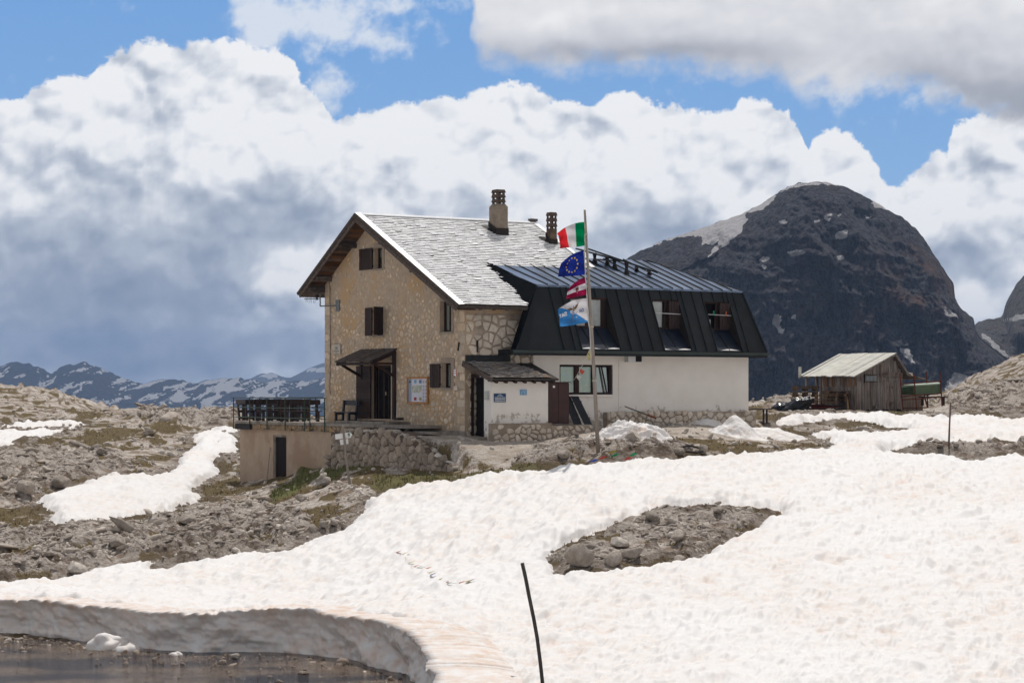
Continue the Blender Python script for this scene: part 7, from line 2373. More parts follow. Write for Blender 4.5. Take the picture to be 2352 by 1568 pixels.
f1_, c1_, S1 = flag('green white and red tricolour flag at the top of the pole', (536, 252), (537, 520), (218, 382), (262, 548),
                    mat_flag('tricolour', lambda k, s, t: k.ramp(s, [(0, (0.0, 0.20, 0.07)), (.335, (0.62, 0.60, 0.61)), (.665, (0.62, 0.025, 0.03))], 'CONSTANT')), .2, .4, .10)
f2_, c2_, S2_ = flag('deep blue flag with a ring of yellow stars', (526, 578), (540, 850), (262, 728), (238, 872),
                     mat_flag('star_blue', lambda k, s, t: k.ramp(s, [(0, (0.012, 0.025, 0.22)), (1, (0.012, 0.025, 0.20))])), .2, 1.7, .10)
def star(Sf, cs, ct, r, parent, ar=1.45):
    P = []
    for i in range(10):
        a_ = pi / 2 + i * pi / 5; q_ = r if i % 2 == 0 else r * .42
        P.append(Sf(cs + q_ * cos(a_) / ar, ct - q_ * sin(a_)))
    part('star', Geo().poly(P), ink('star_yellow', (0.75, 0.55, 0.05)), parent)
for i in range(12):
    a_ = i * pi / 6
    star(S2_, .50 + .235 * cos(a_), .50 - .33 * sin(a_), .062, c2_)
f3_, c3_, S3_ = flag('small wine red and white striped flag with an eagle shield', (538, 880), (562, 1078), (358, 1002), (338, 1122),
                     mat_flag('red_white_red', lambda k, s, t: k.ramp(t, [(0, (0.22, 0.008, 0.045)), (.34, (0.62, 0.58, 0.62)), (.66, (0.25, 0.010, 0.05))], 'CONSTANT')), .1, 2.5, .05)
P = [(.40, .33), (.58, .33), (.58, .62), (.49, .76), (.40, .62)]
part('shield', Geo().poly([S3_(a_, c_) for a_, c_ in P]), ink('shield_white', (0.6, 0.55, 0.55)), c3_)
for nm, P in (('eagle', [(.47, .42), (.51, .42), (.52, .60), (.55, .64), (.49, .70), (.44, .64), (.47, .60)]), ('eagle_wing', [(.47, .46), (.42, .38), (.41, .56), (.45, .60)]), ('eagle_wing', [(.51, .46), (.57, .38), (.575, .56), (.53, .60)])):
    part(nm, Geo().poly([S3_(a_, c_, .02) for a_, c_ in P]), ink('eagle_dark', (0.10, 0.02, 0.02)), c3_)
part('beak', Geo().poly([S3_(a_, c_, .025) for a_, c_ in ((.45, .56), (.53, .56), (.51, .66), (.47, .66))]), ink('orange_mark', (0.45, 0.12, 0.05)), c3_)
f4_, c4_, S4 = flag('white and light blue flag with an eagle emblem and mirrored letters', (560, 1120), (582, 1390), (238, 1242), (262, 1440),
                    mat_flag('white_blue', lambda k, s, t: k.ramp(k.m('SUBTRACT', t, k.m('MULTIPLY_ADD', s, -.85, 1.0)), [(0, (0.62, 0.60, 0.62)), (.5, (0.05, 0.22, 0.52))], 'CONSTANT') if False else
                             k.mix(k.m('GREATER_THAN', t, k.m('MULTIPLY_ADD', s, -1.02, 0.985)), (0.62, 0.60, 0.62), (0.045, 0.21, 0.50))), .2, 3.4, .10)
def stroke(Sf, pts, w, parent, mt, nm='letter', n=.02, ar=1.45, g=None):
    gg = g if g is not None else Geo()
    for (x0_, y0_), (x1_, y1_) in zip(pts[:-1], pts[1:]):
        dx_, dy_ = (x1_ - x0_) * ar, y1_ - y0_; L = hypot(dx_, dy_); nx_, ny_ = -dy_ / L * w / 2, dx_ / L * w / 2
        ex, ey = dx_ / L * w * .3 / ar, dy_ / L * w * .3
        gg.poly([Sf(x0_ - ex + nx_ / ar, y0_ - ey + ny_, n), Sf(x1_ + ex + nx_ / ar, y1_ + ey + ny_, n), Sf(x1_ + ex - nx_ / ar, y1_ + ey - ny_, n), Sf(x0_ - ex - nx_ / ar, y0_ - ey - ny_, n)])
    if g is None: part(nm, gg, mt, parent)
GL = {'C': [[(1, .15), (.8, 0), (.2, 0), (0, .2), (0, .8), (.2, 1), (.8, 1), (1, .85)]], 'A': [[(0, 1), (.5, 0), (1, 1)], [(.2, .65), (.8, .65)]], 'I': [[(.5, 0), (.5, 1)]],
      'S': [[(1, .12), (.8, 0), (.2, 0), (0, .2), (.2, .45), (.8, .55), (1, .8), (.8, 1), (.2, 1), (0, .88)]], 'T': [[(0, 0), (1, 0)], [(.5, 0), (.5, 1)]]}
WH, BL, BR = ink('white_letter', (0.7, 0.7, 0.72)), ink('blue_letter', (0.05, 0.12, 0.30)), ink('eagle_brown', (0.20, 0.13, 0.06))
# the hoist is on the right, so the letters start at the hoist and run away from it (we see the back)
def word(txt, s0, t0, w, h, mt, lw, slope=0.0):
    for i, ch in enumerate(txt):
        a_ = s0 + i * w * 1.35
        g = Geo()
        for st in GL[ch]:
            stroke(S4, [(a_ + x * (w if ch != 'I' else w * .6), t0 + y * h + (a_ - s0) * slope) for x, y in st], lw, c4_, mt, g=g)
        part('letter', g, mt, c4_)
word('CAI', .15, .41, .045, .115, BL, .028, .10)
word('SAT', .735, .36, .062, .15, WH, .045, .05)
for nm, P in (('eagle', [(.475, .22), (.50, .22), (.505, .40), (.53, .44), (.46, .44), (.47, .38)]), ('eagle_wing', [(.49, .34), (.40, .22), (.29, .13), (.34, .27), (.42, .38)]), ('eagle_wing', [(.50, .34), (.60, .26), (.71, .27), (.66, .33), (.56, .38)])):
    part(nm, Geo().poly([S4(a_, c_, .02) for a_, c_ in P]), BR, c4_)
part('emblem_ring', (lambda g: (stroke(S4, [(.45 + .10 * cos(a_), .46 + .09 * sin(a_)) for a_ in np.linspace(-.3, 2.8, 9)], .035, c4_, None, g=g), g)[1])(Geo()), ink('grey_print2', (0.45, 0.44, 0.48)), c4_)
part('emblem_tool', (lambda g: (stroke(S4, [(.555, .50), (.40, .72)], .05, c4_, None, g=g), g)[1])(Geo()), ink('pale_print', (0.55, 0.54, 0.56)), c4_)
part('emblem_tool', (lambda g: (stroke(S4, [(.56, .55), (.53, .84)], .03, c4_, None, g=g), g)[1])(Geo()), BR, c4_)
part('emblem_side', Geo().poly([S4(a_, c_, .018) for a_, c_ in ((.60, .36), (.56, .38), (.55, .50), (.60, .50), (.62, .43))]), WH, c4_)
g = Geo(); rr = random.Random(8); x_ = .14
while x_ < .84:
    w_ = rr.uniform(.02, .05); y_ = .80 + .06 * sin((x_ - .1) * 2.5) + .0
    stroke(S4, [(x_, y_ + rr.uniform(-.01, .01)), (x_ + w_ * .7, y_)], .018, c4_, None, g=g); x_ += w_ + .008
part('script_line', g, ink('dark_script', (0.10, 0.14, 0.24)), c4_)
# guy rope with faded pennants
ra_ = pxp(1358, 793, FD); rb_ = h2w(*[on_v(-.5, 1312, 880)[0], -.5, on_v(-.5, 1312, 880)[1]])
gr_ = thing('guy_rope', 'thin rope with faded cloth scraps from the flagpole to the annex window', 'rope', tuple(ra_))
n = 12; pts = [ra_ + (rb_ - ra_) * i / n + np.array([0, 0, -.12 * 4 * (i / n) * (1 - i / n)]) - ra_ for i in range(n + 1)]
part('rope', Geo().tube(pts, .012, 4), MATS['white_rope'], gr_)
for i, c_ in ((1, (0.6, 0.5, 0.15)), (2, (0.5, 0.45, 0.2)), (6, (0.5, 0.1, 0.08)), (8, (0.6, 0.6, 0.58))):
    a_ = pts[i]; part('cloth_scrap', Geo().poly([a_, a_ + np.array([.16, .05, -.1]), a_ + np.array([.06, .1, -.24]), a_ + np.array([-.04, .05, -.12])]), mk('scrap%d' % i, c_, None, 5, .9, 0), gr_)

# ---- signpost with arrow
def ZS(x, y): return ((1320 + x / 5.6) * .57422, (1680 + y / 5.6) * .57422)
sp_ = drop(803, 1118); SD = sp_[1]
spt = thing('signpost', 'leaning grey signpost with a blank white arrow board below the terrace', 'signpost', tuple(sp_))
Lp = lambda x, y, o=0.0: pxp(*ZS(x, y), SD - o) - sp_
part('post', Geo().tube([Lp(445, 1500), Lp(345, 700), Lp(340, 560)], [.052, .045, .05], 8).tube([Lp(338, 560), Lp(287, 125), Lp(286, 102)], [.045, .042, .015], 8), M_POLE, spt)
ar_ = part('arrow_board', Geo().prism([Lp(110, 315, -.06), Lp(445, 268, -.06), Lp(503, 325, -.06), Lp(455, 392, -.06), Lp(122, 430, -.06)], (0, .03, 0)), M_SIGNW, spt)
part('emblem', Geo().poly([Lp(396, 290, -.055), Lp(445, 288, -.055), Lp(449, 350, -.055), Lp(400, 352, -.055)]), ink('sign_green', (0.01, 0.16, 0.10)), ar_)
part('emblem_core', Geo().poly([Lp(410, 312, -.05), Lp(438, 311, -.05), Lp(440, 340, -.05), Lp(412, 342, -.05)]), ink('sign_cream', (0.6, 0.55, 0.42)), ar_)
part('caption', Geo().poly([Lp(402, 362, -.055), Lp(450, 360, -.055), Lp(450, 369, -.055), Lp(403, 371, -.055)]), ink('sign_green', None), ar_)
part('small_board', Geo().prism([Lp(220, 437, -.06), Lp(400, 413, -.06), Lp(413, 530, -.06), Lp(232, 555, -.06)], (0, .03, 0)), M_SIGNW, spt)


def pile(label, name, cat, stones, base):
    t_ = thing(name, label, cat, tuple(base))
    rr = random.Random(int(base[0] * 10))
    for (X, Y, w_, i) in stones:
        d_ = base[1] + rr.uniform(-.15, .15); p = pxp(X, Y, d_); s = w_ / FP * d_ / 2
        me = rock_mesh(i)
        if not me.materials: me.materials.append(M_ROCKW)
        o = bpy.data.objects.new('stone', me); COL.objects.link(o); o.parent = t_
        o.location = tuple(p - np.array(base)); o.scale = (s, s, s * 1.05); o.rotation_euler = (rr.uniform(-.4, .4), rr.uniform(-.4, .4), rr.uniform(0, 6))
    return t_
pile('heap of white stones wedged round the foot of the signpost', 'stone_heap', 'stone pile', [(790, 1127, 38, 2), (783, 1142, 34, 4), (808, 1142, 36, 6), (812, 1128, 26, 1), (828, 1134, 34, 9), (772, 1142, 20, 3), (845, 1146, 12, 5), (800, 1118, 22, 7)], sp_ + np.array([0, -.3, 0]))
cp_ = drop(742, 1117)
pile('small cairn of stacked pale stones left of the signpost', 'cairn', 'cairn', [(742, 1110, 40, 9), (732, 1100, 24, 2), (750, 1100, 26, 4), (741, 1094, 24, 6), (744, 1088, 20, 1), (740, 1083, 18, 3), (742, 1078, 13, 5), (730, 1112, 22, 7), (756, 1112, 20, 8)], cp_)
# shovel against the basement
v0_, h0_ = on_u(UT + .02, 617, 1027); v1_, h1_ = on_u(UT - .35, 612.5, 1108)
shv = thing('shovel', 'long-handled shovel leaning on the basement wall left of the dark door', 'shovel', tuple(h2w(UT - .35, v1_, h1_)), HANG, off=(UT - .35, v1_, h1_))
part('handle', Geo().tube([(UT + .1, v0_, h0_), (UT - .35, v1_, h1_)], .022, 6), M_POLE, shv)
part('blade', Geo().prism([(UT - .36, v1_ - .09, h1_ + .05), (UT - .36, v1_ + .10, h1_ + .05), (UT - .50, v1_ + .22, h1_ - .22), (UT - .52, v1_ + .12, h1_ - .30), (UT - .50, v1_ + .02, h1_ - .20)], (.015, 0, .01)), M_TIN, shv)
# tools by the entrance post
v0_, h0_ = on_u(-.3, *ZC(1278, 1070)); v1_, h1_ = on_u(-.6, *ZC(1325, 1345))
ax_ = thing('spade', 'thin grey tool leaning by the porch post of the main door', 'tool', tuple(h2w(-.6, v1_, h1_)), HANG, off=(-.6, v1_, h1_))
part('handle', Geo().tube([(-.15, v0_, h0_), (-.6, v1_, h1_)], .018, 5), M_TIN, ax_); part('head', Geo().box(-.75, -.5, v1_ - .4, v1_, h1_ - .08, h1_ + .02), M_IRON, ax_)

# ---- bent foreground pole and thin right pole
pd = 42.3
pts = [pxp(X, Y, pd) for X, Y in ((1199.5, 1292), (1207, 1325), (1216, 1372), (1226, 1420), (1234, 1465), (1241, 1520), (1247, 1575), (1252, 1625))]
fpole = thing('bent_pole', 'bent dark grey marker pole standing in the near snow', 'pole', tuple(pts[-1]))
part('shaft', Geo().tube([p - pts[-1] for p in pts], .037, 8), mk('dark_grey_wood', (0.085, 0.078, 0.072), (0.05, 0.046, 0.043), 14, .8, .2, stretch=(1, 1, .1)), fpole, smooth=True)
rp = drop(2179, 1024)
rpo = thing('marker_pole', 'thin straight brown marker pole in the snow at the right', 'pole', tuple(rp))
part('shaft', Geo().tube([(0, 0, -.2), pxp(2181, 975, rp[1]) - rp, pxp(2183.5, 924, rp[1]) - rp], [.045, .035, .035], 6), mk('brown_pole', (0.17, 0.12, 0.11), (0.12, 0.085, 0.08), 14, .8, .2), rpo)

# ---- snow piles near the annex
def snow_pile(label, X, Y, rx, ry, h, seed, peak=(0, 0), pw=1.0):
    c = drop(X, Y); n = 90
    s = np.linspace(-1.15, 1.15, n); A_, B_ = np.meshgrid(s, s)
    x = c[0] + A_ * rx; y = c[1] + B_ * ry
    gz = ground_eval(x, y)['z'] + CZ
    r_ = np.sqrt(A_ ** 2 + B_ ** 2) + fbm2(A_ * 1.6, B_ * 1.6, 4, .55, seed) * .28
    pk = np.exp(-((A_ - peak[0]) ** 2 + (B_ - peak[1]) ** 2) / .22)
    z = h * (sm(r_, 1.0, .2) * (1 - .38 * pw + .38 * pw * pk)) + .035 * ridged2(A_ * rx / .8, B_ * ry / .8, 3, .5, seed + 4) * sm(r_, 1.05, .6) - .12 * sm(r_, .92, 1.05)
    co = np.stack([x - c[0], y - c[1], gz - c[2] + z], -1).reshape(-1, 3)
    q, used = grid_quads(n, n, (r_ < 1.12))
    me = raw_mesh('snow_pile', co[used], quads=q, smooth=True)
    put_attr(me, 'dirt_shade', (.12 + .5 * sm(fbm2(A_ * 2, B_ * 2, 3, .5, seed + 8), .15, .4)).ravel()[used])
    link('snow_pile', me, MATS['snow'], None, tuple(c), label=label, cat='snow pile')
snow_pile('rounded leftover snow pile right of the flagpole before the annex', 1452, 1001, 1.75, 1.15, 0.52, 61, (-.2, .1), .6)
snow_pile('peaked snow pile at the right end of the annex wall', 1695, 1001, 1.25, 1.0, 0.80, 62, (-.15, .2), 1.3)
snow_pile('long low snow pile in front of the peaked pile', 1765, 1003, 1.7, 1.0, .34, 63, (.1, 0), .5)
snow_pile('flat dirty ice slab left of the peaked snow pile', 1628, 975, .85, .6, .22, 64, (0, 0), .3)

# ---- prayer flags on the snow, cloth scraps, hose
pf = [(905, 1279), (921, 1282), (931, 1291), (936, 1302), (946, 1312), (961, 1318), (976, 1316), (983, 1326), (990, 1336), (1001, 1341), (1012, 1352), (1030, 1354), (1048, 1352), (1066, 1350), (1078, 1347)]
W3 = [drop(X, Y + 1, True) + np.array([0, 0, .17]) for X, Y in pf]
pfl = thing('prayer_flags', 'string of small faded coloured pennants lying on the snow', 'pennants', tuple(W3[0]))
part('string', Geo().tube([p - W3[0] for p in W3], .006, 4), MATS['white_rope'], pfl)
cols = [(0.50, 0.15, 0.08), (0.40, 0.48, 0.42), (0.55, 0.48, 0.22), (0.12, 0.16, 0.32)]; rr = random.Random(4)
for i in range(len(W3) - 1):
    for t in ((.3,), (.25, .7), ())[i % 3]:
        a_ = W3[i] + (W3[i + 1] - W3[i]) * t - W3[0]; c_ = cols[(i * 2 + int(t > .5)) % 4]
        part('pennant', Geo().poly([a_, a_ + np.array([.16, .02, .05]), a_ + np.array([.18, -.10, .06]), a_ + np.array([.02, -.12, -.02])]), mk('pennant%d' % ((i * 2 + int(t > .5)) % 4), c_, None, 5, .9, 0), pfl)
for X, Y, c_, lab in ((1400, 1063, (0.02, 0.30, 0.12), 'green cloth scrap on the rocks right under the flagpole'), (1442, 1062, (0.02, 0.32, 0.14), 'bigger green cloth scrap right of the flagpole heap'), (1394, 1058, (0.5, 0.45, 0.08), 'yellow cloth scrap on the rocks'),
                      (1372, 1068, (0.5, 0.08, 0.06), 'red cloth scrap at the foot of the flagpole'), (1352, 1075, (0.04, 0.08, 0.35), 'blue cloth scrap left of the flagpole foot'), (1430, 1070, (0.55, 0.12, 0.10), 'red cloth scrap beside the green one')):
    p = drop(X, Y); g = Geo(); g.poly([(0, 0, .10), (.22, -.05, .22), (.34, .05, .18), (.18, .12, .10)]); g.poly([(0, 0, .10), (-.12, -.06, .05), (.02, -.12, .12), (.22, -.05, .22)])
    solo('cloth_scrap', g, mk('scrap_' + lab[:5], c_, None, 5, .9, 0), tuple(p + np.array([0, -.25, .12])), 0, lab, 'cloth')
hp_ = [drop(X, Y) + np.array([0, 0, .08]) for X, Y in ((1564, 1034), (1585, 1032), (1605, 1036), (1620, 1042), (1600, 1046), (1575, 1044))]
solo('hose', Geo().tube([p - hp_[0] for p in hp_], .035, 6), M_IRON, tuple(hp_[0]), 0, 'loop of black hose on the brown turf right of the rock heap', 'hose')

# ================================================================== the shed and what stands round it
class Fr:
    def __init__(s, X, d, ang):
        s.ox, s.oy, s.a = (X - CX) / FP * d, d, radians(ang); s.c, s.s = cos(s.a), sin(s.a)
    def w(s, x, y, h): return np.array([s.ox + x * s.c - y * s.s, s.oy + x * s.s + y * s.c, CZ + h])
    def on_y(s, y, X, Y):
        k = (X - CX) / FP; x = (k * (s.oy + y * s.c) - (s.ox - y * s.s)) / (s.c - k * s.s)
        return x, -(Y - HY) / FP * (s.oy + x * s.s + y * s.c)
    def on_x(s, x, X, Y):
        k = (X - CX) / FP; y = (k * (s.oy + x * s.s) - (s.ox + x * s.c)) / (-s.s - k * s.c)
        return y, -(Y - HY) / FP * (s.oy + x * s.s + y * s.c)


SF = Fr(1967, 112.0, 30)
zb_ = -(940 - HY) / FP * 112 - .1
M_SHB = mk('silvery_shed_board', (0.30, 0.255, 0.225), (0.13, 0.10, 0.085), 9, .85, .4, .006, stretch=(1, 1, .12), rnd=.28, c3=(0.085, 0.055, 0.045), s3=1.4, t3=(.56, .72))
M_SHB2 = mk('reddish_shed_board', (0.26, 0.16, 0.10), (0.15, 0.10, 0.07), 9, .85, .4, .006, stretch=(1, 1, .12), rnd=.4)
M_SHR = mk('bleached_roof_plank', (0.62, 0.60, 0.54), (0.46, 0.45, 0.40), 7, .8, .3, .006, stretch=(1, .12, 1), rnd=.14, c3=(0.28, 0.26, 0.18), s3=1.2, t3=(.6, .75))
shed = thing('wooden_shed', 'weathered grey board shed with bleached plank roof below the dark mountain', 'shed', tuple(SF.w(0, 0, zb_)), SF.a, off=(0, 0, zb_))
xa, ha_ = SF.on_y(-.3, *Z3(1510, 197)); xl, hl = SF.on_y(-.3, *Z3(1003, 487)); xr, hr = SF.on_y(-.3, *Z3(1665, 465))
xw1 = SF.on_y(0, *Z3(1600, 700))[0]; yw = SF.on_x(0, *Z3(590, 500))[0]; yE = SF.on_x(xl, *Z3(300, 492))[0]
def shr(x): return ha_ + (hl - ha_) * (xa - x) / (xa - xl) if x < xa else ha_ + (hr - ha_) * (x - xa) / (xr - xa)
part('core', Geo().box(.06, xw1 - .05, .06, yw, zb_, shr(0) - .15).prism([(.06, .06, shr(0) - .2), (xa, .06, ha_ - .2), (xw1 - .05, .06, shr(xw1) - .2)], (0, yw - .1, 0)), M_DARK, shed)
hm_ = shr(0) - .75
sw = SF.on_y(-.02, *Z3(1128, 470)); sw2 = SF.on_y(-.02, *Z3(1278, 555))
x_ = 0.0; rr = random.Random(21); i = 0
while x_ < xw1 - .05:
    w_ = rr.uniform(.13, .24); e_ = min(x_ + w_, xw1)
    yo = rr.uniform(-.03, 0)
    h_mid = zb_ + rr.uniform(1.45, 1.62)
    top_ = shr((x_ + e_) / 2) - .08
    lo = zb_ + rr.uniform(0.0, .12)
    if sw[0] - .05 < (x_ + e_) / 2 < sw2[0] + .05:
        part('board', Geo().box(x_ + .006, e_ - .006, yo - .03, yo, lo, sw2[1] - .03), M_SHB, shed); part('board', Geo().box(x_ + .006, e_ - .006, yo - .02, yo, sw[1] + .03, top_), M_SHB, shed)
    else:
        part('board', Geo().box(x_ + .006, e_ - .006, yo - .03, yo, lo, min(h_mid, top_)), M_SHB, shed)
        if top_ > h_mid + .05: part('board', Geo().box(x_ + .006, e_ - .006, yo + .005, yo + .03, h_mid - .05, top_), M_SHB, shed)
    x_ = e_
y_ = 0.0
while y_ < yw:
    w_ = rr.uniform(.14, .26); e_ = min(y_ + w_, yw)
    part('board', Geo().box(-.03, 0, y_ + .006, e_ - .006, zb_, zb_ + 1.35), M_SHB, shed); part('board', Geo().box(-.05, -.032, y_ + .006, e_ - .006, zb_ + 1.3, shr(0) - .05), M_SHB2 if rr.random() < .6 else M_SHB, shed)
    y_ = e_
wd = part('window', Geo().box(sw[0], sw2[0], -.05, -.02, sw2[1], sw[1]), M_SHB, shed)
for k_ in range(3):
    a_ = sw[0] + .05 + (sw2[0] - sw[0] - .1) * k_ / 3; part('pane', Geo().box(a_ + .015, a_ + (sw2[0] - sw[0] - .1) / 3 - .015, -.058, -.051, sw2[1] + .06, sw[1] - .05), mk('dusty_pane', (0.25, 0.28, 0.29), (0.2, 0.23, 0.24), 5, .3, 0), wd)
db = SF.on_y(-.06, *Z3(1322, 435)); db2 = SF.on_y(-.06, *Z3(1592, 490))
part('lintel_board', Geo().box(db[0], db2[0], -.09, -.055, db2[1], db[1]), M_SHB, shed)
# roof planks
srf = part('roof', Geo().prism([(xl + .05, -.28, hl - .05), (xa, -.28, ha_ - .05), (xa, yE, ha_ - .05), (xl + .05, yE, hl - .05)], (0, 0, .03)).prism([(xa, -.28, ha_ - .05), (xr, -.28, hr - .05), (xr, yw, hr - .05), (xa, yw, ha_ - .05)], (0, 0, .03)), M_SHB, shed)
y_ = -.32; n = 0
while y_ < yE:
    w_ = rr.uniform(.22, .55); e_ = min(y_ + w_, yE + .05); ex = rr.uniform(-.08, .05)
    L = hypot(xa - xl, ha_ - hl); dh = (hl - ha_) / (xa - xl)
    z0 = rr.uniform(.0, .035)
    part('roof_plank', Geo().prism([(xa + .08, y_ + .01, ha_ + z0 + .0), (xl + ex, y_ + .01, hl + z0 + dh * -ex * -1 * -1), (xl + ex, e_ - .01, hl + z0 + dh * ex * -1 * -1 * 0), (xa + .08, e_ - .01, ha_ + z0)], (0, 0, .03)), M_SHR, srf)
    y_ = e_
part('barge_board', Geo().prism([(xl, -.32, hl - .01), (xa, -.32, ha_ - .01), (xa, -.32, ha_ - .12), (xl, -.32, hl - .10)], (0, -.03, 0)), M_SHB, srf)
part('barge_board', Geo().prism([(xa, -.32, ha_ + .03), (xr + .1, -.32, hr + .02), (xr + .1, -.32, hr - .16), (xa, -.32, ha_ - .16)], (0, -.03, 0)), M_SHB, srf)
for yy in (yw + .1, yE - .25, yE - 1.1): part('post', Geo().box(-.06, .06, yy - .06, yy + .06, zb_, shr(0) - .05), M_SHB, shed)
part('corner_board', Geo().box(xl - .1, xl + .08, yE - .12, yE - .08, hl - .05, hl + .55), M_SHR, shed)
# lean-to on the right
lt = part('lean_to', Geo().box(xw1 + .02, xw1 + 2.1, .8, 2.6, zb_, hr - .45), M_SHB2, shed)
p0_, p1_ = SF.on_y(.6, *Z3(1650, 465)), SF.on_y(.6, *Z3(1895, 525))
part('roof_sheet', Geo().prism([(p0_[0], .6, p0_[1]), (p1_[0], .6, p1_[1]), (p1_[0], 2.9, p1_[1]), (p0_[0], 2.9, p0_[1])], (0, 0, .05)), M_SHB, lt)
for k_, (x_, y_) in enumerate(((1700, 445), (1760, 470), (1850, 500), (1870, 492))):
    q_ = SF.on_y(.9, *Z3(x_, y_)); me = rock_mesh(k_)
    o = bpy.data.objects.new('boulder', me); COL.objects.link(o); o.location = tuple(SF.w(q_[0], .9 + .3 * k_, q_[1] - .02)); o.scale = (.16, .14, .12); o['category'] = 'stone'; o['group'] = 'stones weighing down the lean-to roof'; o['label'] = ('leftmost', 'second', 'third', 'rightmost')[k_] + ' of the four stones weighing down the lean-to roof of the shed'
# green container on a rusty scaffold
M_RUST = mk('rusty_tube', (0.15, 0.045, 0.028), (0.09, 0.032, 0.024), 9, .8, .2)
M_GRC = mk('faded_green_plastic', (0.085, 0.12, 0.06), (0.065, 0.095, 0.045), 2, .45, .1)
SC_ = thing('scaffold', 'rusty red tube scaffold right of the shed', 'scaffold', tuple(pxp(*Z3(1780, 905), 110)))
so = np.array(SC_.location)
def sp3(x, y, d): return pxp(*Z3(x, y), d) - so
for (xa_, ya_, xb_, yb_, d_) in ((1566, 450, 1605, 905, 110), (1740, 445, 1778, 905, 109.4), (1898, 425, 1918, 880, 111), (2068, 420, 2096, 860, 110.4)):
    part('upright', Geo().tube([sp3(xa_, ya_, d_), sp3(xb_, yb_, d_)], .035, 6), M_RUST, SC_)
for (xa_, ya_, xb_, yb_, da, db_) in ((1570, 578, 1745, 570, 110, 109.4), (1745, 570, 2080, 540, 109.4, 110.4), (1580, 740, 1760, 715, 110, 109.4), (1760, 722, 2085, 700, 109.4, 110.4), (1590, 778, 1770, 770, 110, 109.4), (1770, 770, 2085, 740, 109.4, 110.4),
                                      (1600, 885, 1778, 880, 110, 109.4), (1778, 882, 1915, 875, 109.4, 111), (1898, 560, 2080, 545, 111, 110.4)):
    part('crosspiece', Geo().tube([sp3(xa_, ya_, da), sp3(xb_, yb_, db_)], .028, 6), M_RUST, SC_)
part('brace', Geo().beam(sp3(1870, 725, 110.2), sp3(1915, 870, 110.2), .05, .08), M_RUST, SC_)
cont = thing('green_container', 'long green plastic container resting on the rusty scaffold', 'container', tuple(pxp(*Z3(1770, 715), 109.9)))
so2 = np.array(cont.location)
def sq(x, y, d): return pxp(*Z3(x, y), d) - so2
V8 = [sq(1768, 715, 109.5), sq(2085, 700, 110.5), sq(2060, 690, 111.4), sq(1640, 700, 110.6), sq(1755, 608, 109.5), sq(2075, 588, 110.5), sq(2050, 575, 111.4), sq(1612, 608, 110.6)]
part('body', Geo().add(V8, [(0, 1, 5, 4), (1, 2, 6, 5), (2, 3, 7, 6), (3, 0, 4, 7), (0, 3, 2, 1)]), M_GRC, cont)
lid = [p + np.array([0, 0, .01]) for p in V8[4:]]
part('lid', Geo().prism(lid, (0, 0, .06)), mk('pale_green_lid', (0.38, 0.46, 0.34), (0.45, 0.5, 0.42), 3, .5, 0), cont)
V8 = [sq(1580, 715, 110.2), sq(1764, 712, 109.7), sq(1640, 700, 110.6), sq(1575, 700, 110.8), sq(1590, 622, 110.2), sq(1752, 612, 109.7), sq(1640, 606, 110.6), sq(1580, 615, 110.8)]
part('end_section', Geo().add(V8, [(0, 1, 5, 4), (3, 0, 4, 7), (4, 5, 6, 7), (0, 3, 2, 1)]), mk('dark_green_plastic', (0.025, 0.05, 0.02), (0.02, 0.04, 0.018), 2, .4, .1), cont)

# pallets
M_PAL = mk('brown_pallet_wood', (0.19, 0.125, 0.075), (0.11, 0.07, 0.045), 8, .85, .3, rnd=.3)
def pallet(loc, rot, label, group='wooden pallets stacked beside the shed'):
    p = thing('pallet', label, 'pallet', loc, rot, group)
    for k_ in range(5): part('deck_board', Geo().box(-.6, .6, -.4 + k_ * .175, -.30 + k_ * .175, .122, .144), M_PAL, p)
    for x_ in (-.53, 0, .53):
        part('bottom_board', Geo().box(x_ - .05, x_ + .05, -.4, .4, 0, .022), M_PAL, p)
        for y_ in (-.34, 0, .34): part('block', Geo().box(x_ - .06, x_ + .06, y_ - .05, y_ + .05, .022, .10), M_PAL, p)
    for y_ in (-.34, 0, .34): part('stringer', Geo().box(-.6, .6, y_ - .05, y_ + .05, .10, .122), M_PAL, p)
    return p
PP = [(375, 828, 113.6, 8), (355, 800, 113.6, 4), (375, 745, 113.8, 10), (375, 715, 113.8, 6), (375, 668, 113.8, 9), (375, 640, 113.8, 7), (632, 828, 112.2, -6), (630, 795, 112.2, -4), (640, 762, 112.2, -7), (640, 742, 112.2, -5),
      (815, 800, 112.6, -38), (820, 765, 112.6, -36), (817, 735, 112.6, -40), (740, 700, 113.2, -3), (560, 640, 115.5, 12), (815, 700, 112.8, -30)]
PL = ['lowest pallet of the left stack', 'second pallet from the bottom of the left stack', 'third pallet from the bottom of the left stack', 'fourth pallet of the left stack', 'fifth pallet of the left stack', 'topmost pallet of the left stack',
      'lowest pallet of the middle stack', 'second pallet of the middle stack', 'third pallet of the middle stack', 'top pallet of the middle stack with a pale board', 'lowest pallet of the slanted right stack', 'middle pallet of the slanted right stack', 'upper pallet of the slanted right stack',
      'pallet lying behind the middle stack', 'pallet far behind the left stack', 'topmost pallet of the slanted right stack by the shed boards']
pal0 = None
for (x_, y_, d_, r_), lab in zip(PP, PL):
    L_ = tuple(pxp(*Z3(x_, y_), d_))
    lab = lab + ' beside the shed'
    if pal0 is None: pal0 = pallet(L_, radians(r_), lab)
    else:
        o = copy_tree(pal0); o.location = L_; o.rotation_euler = (0, 0, radians(r_)); o['label'] = lab
pkb = np.array(pxp(*Z3(560, 960), 111.8))
lum = thing('lumber_pile', 'low pile of dark planks with red ends under the pallets', 'planks', tuple(pkb))
rr = random.Random(31)
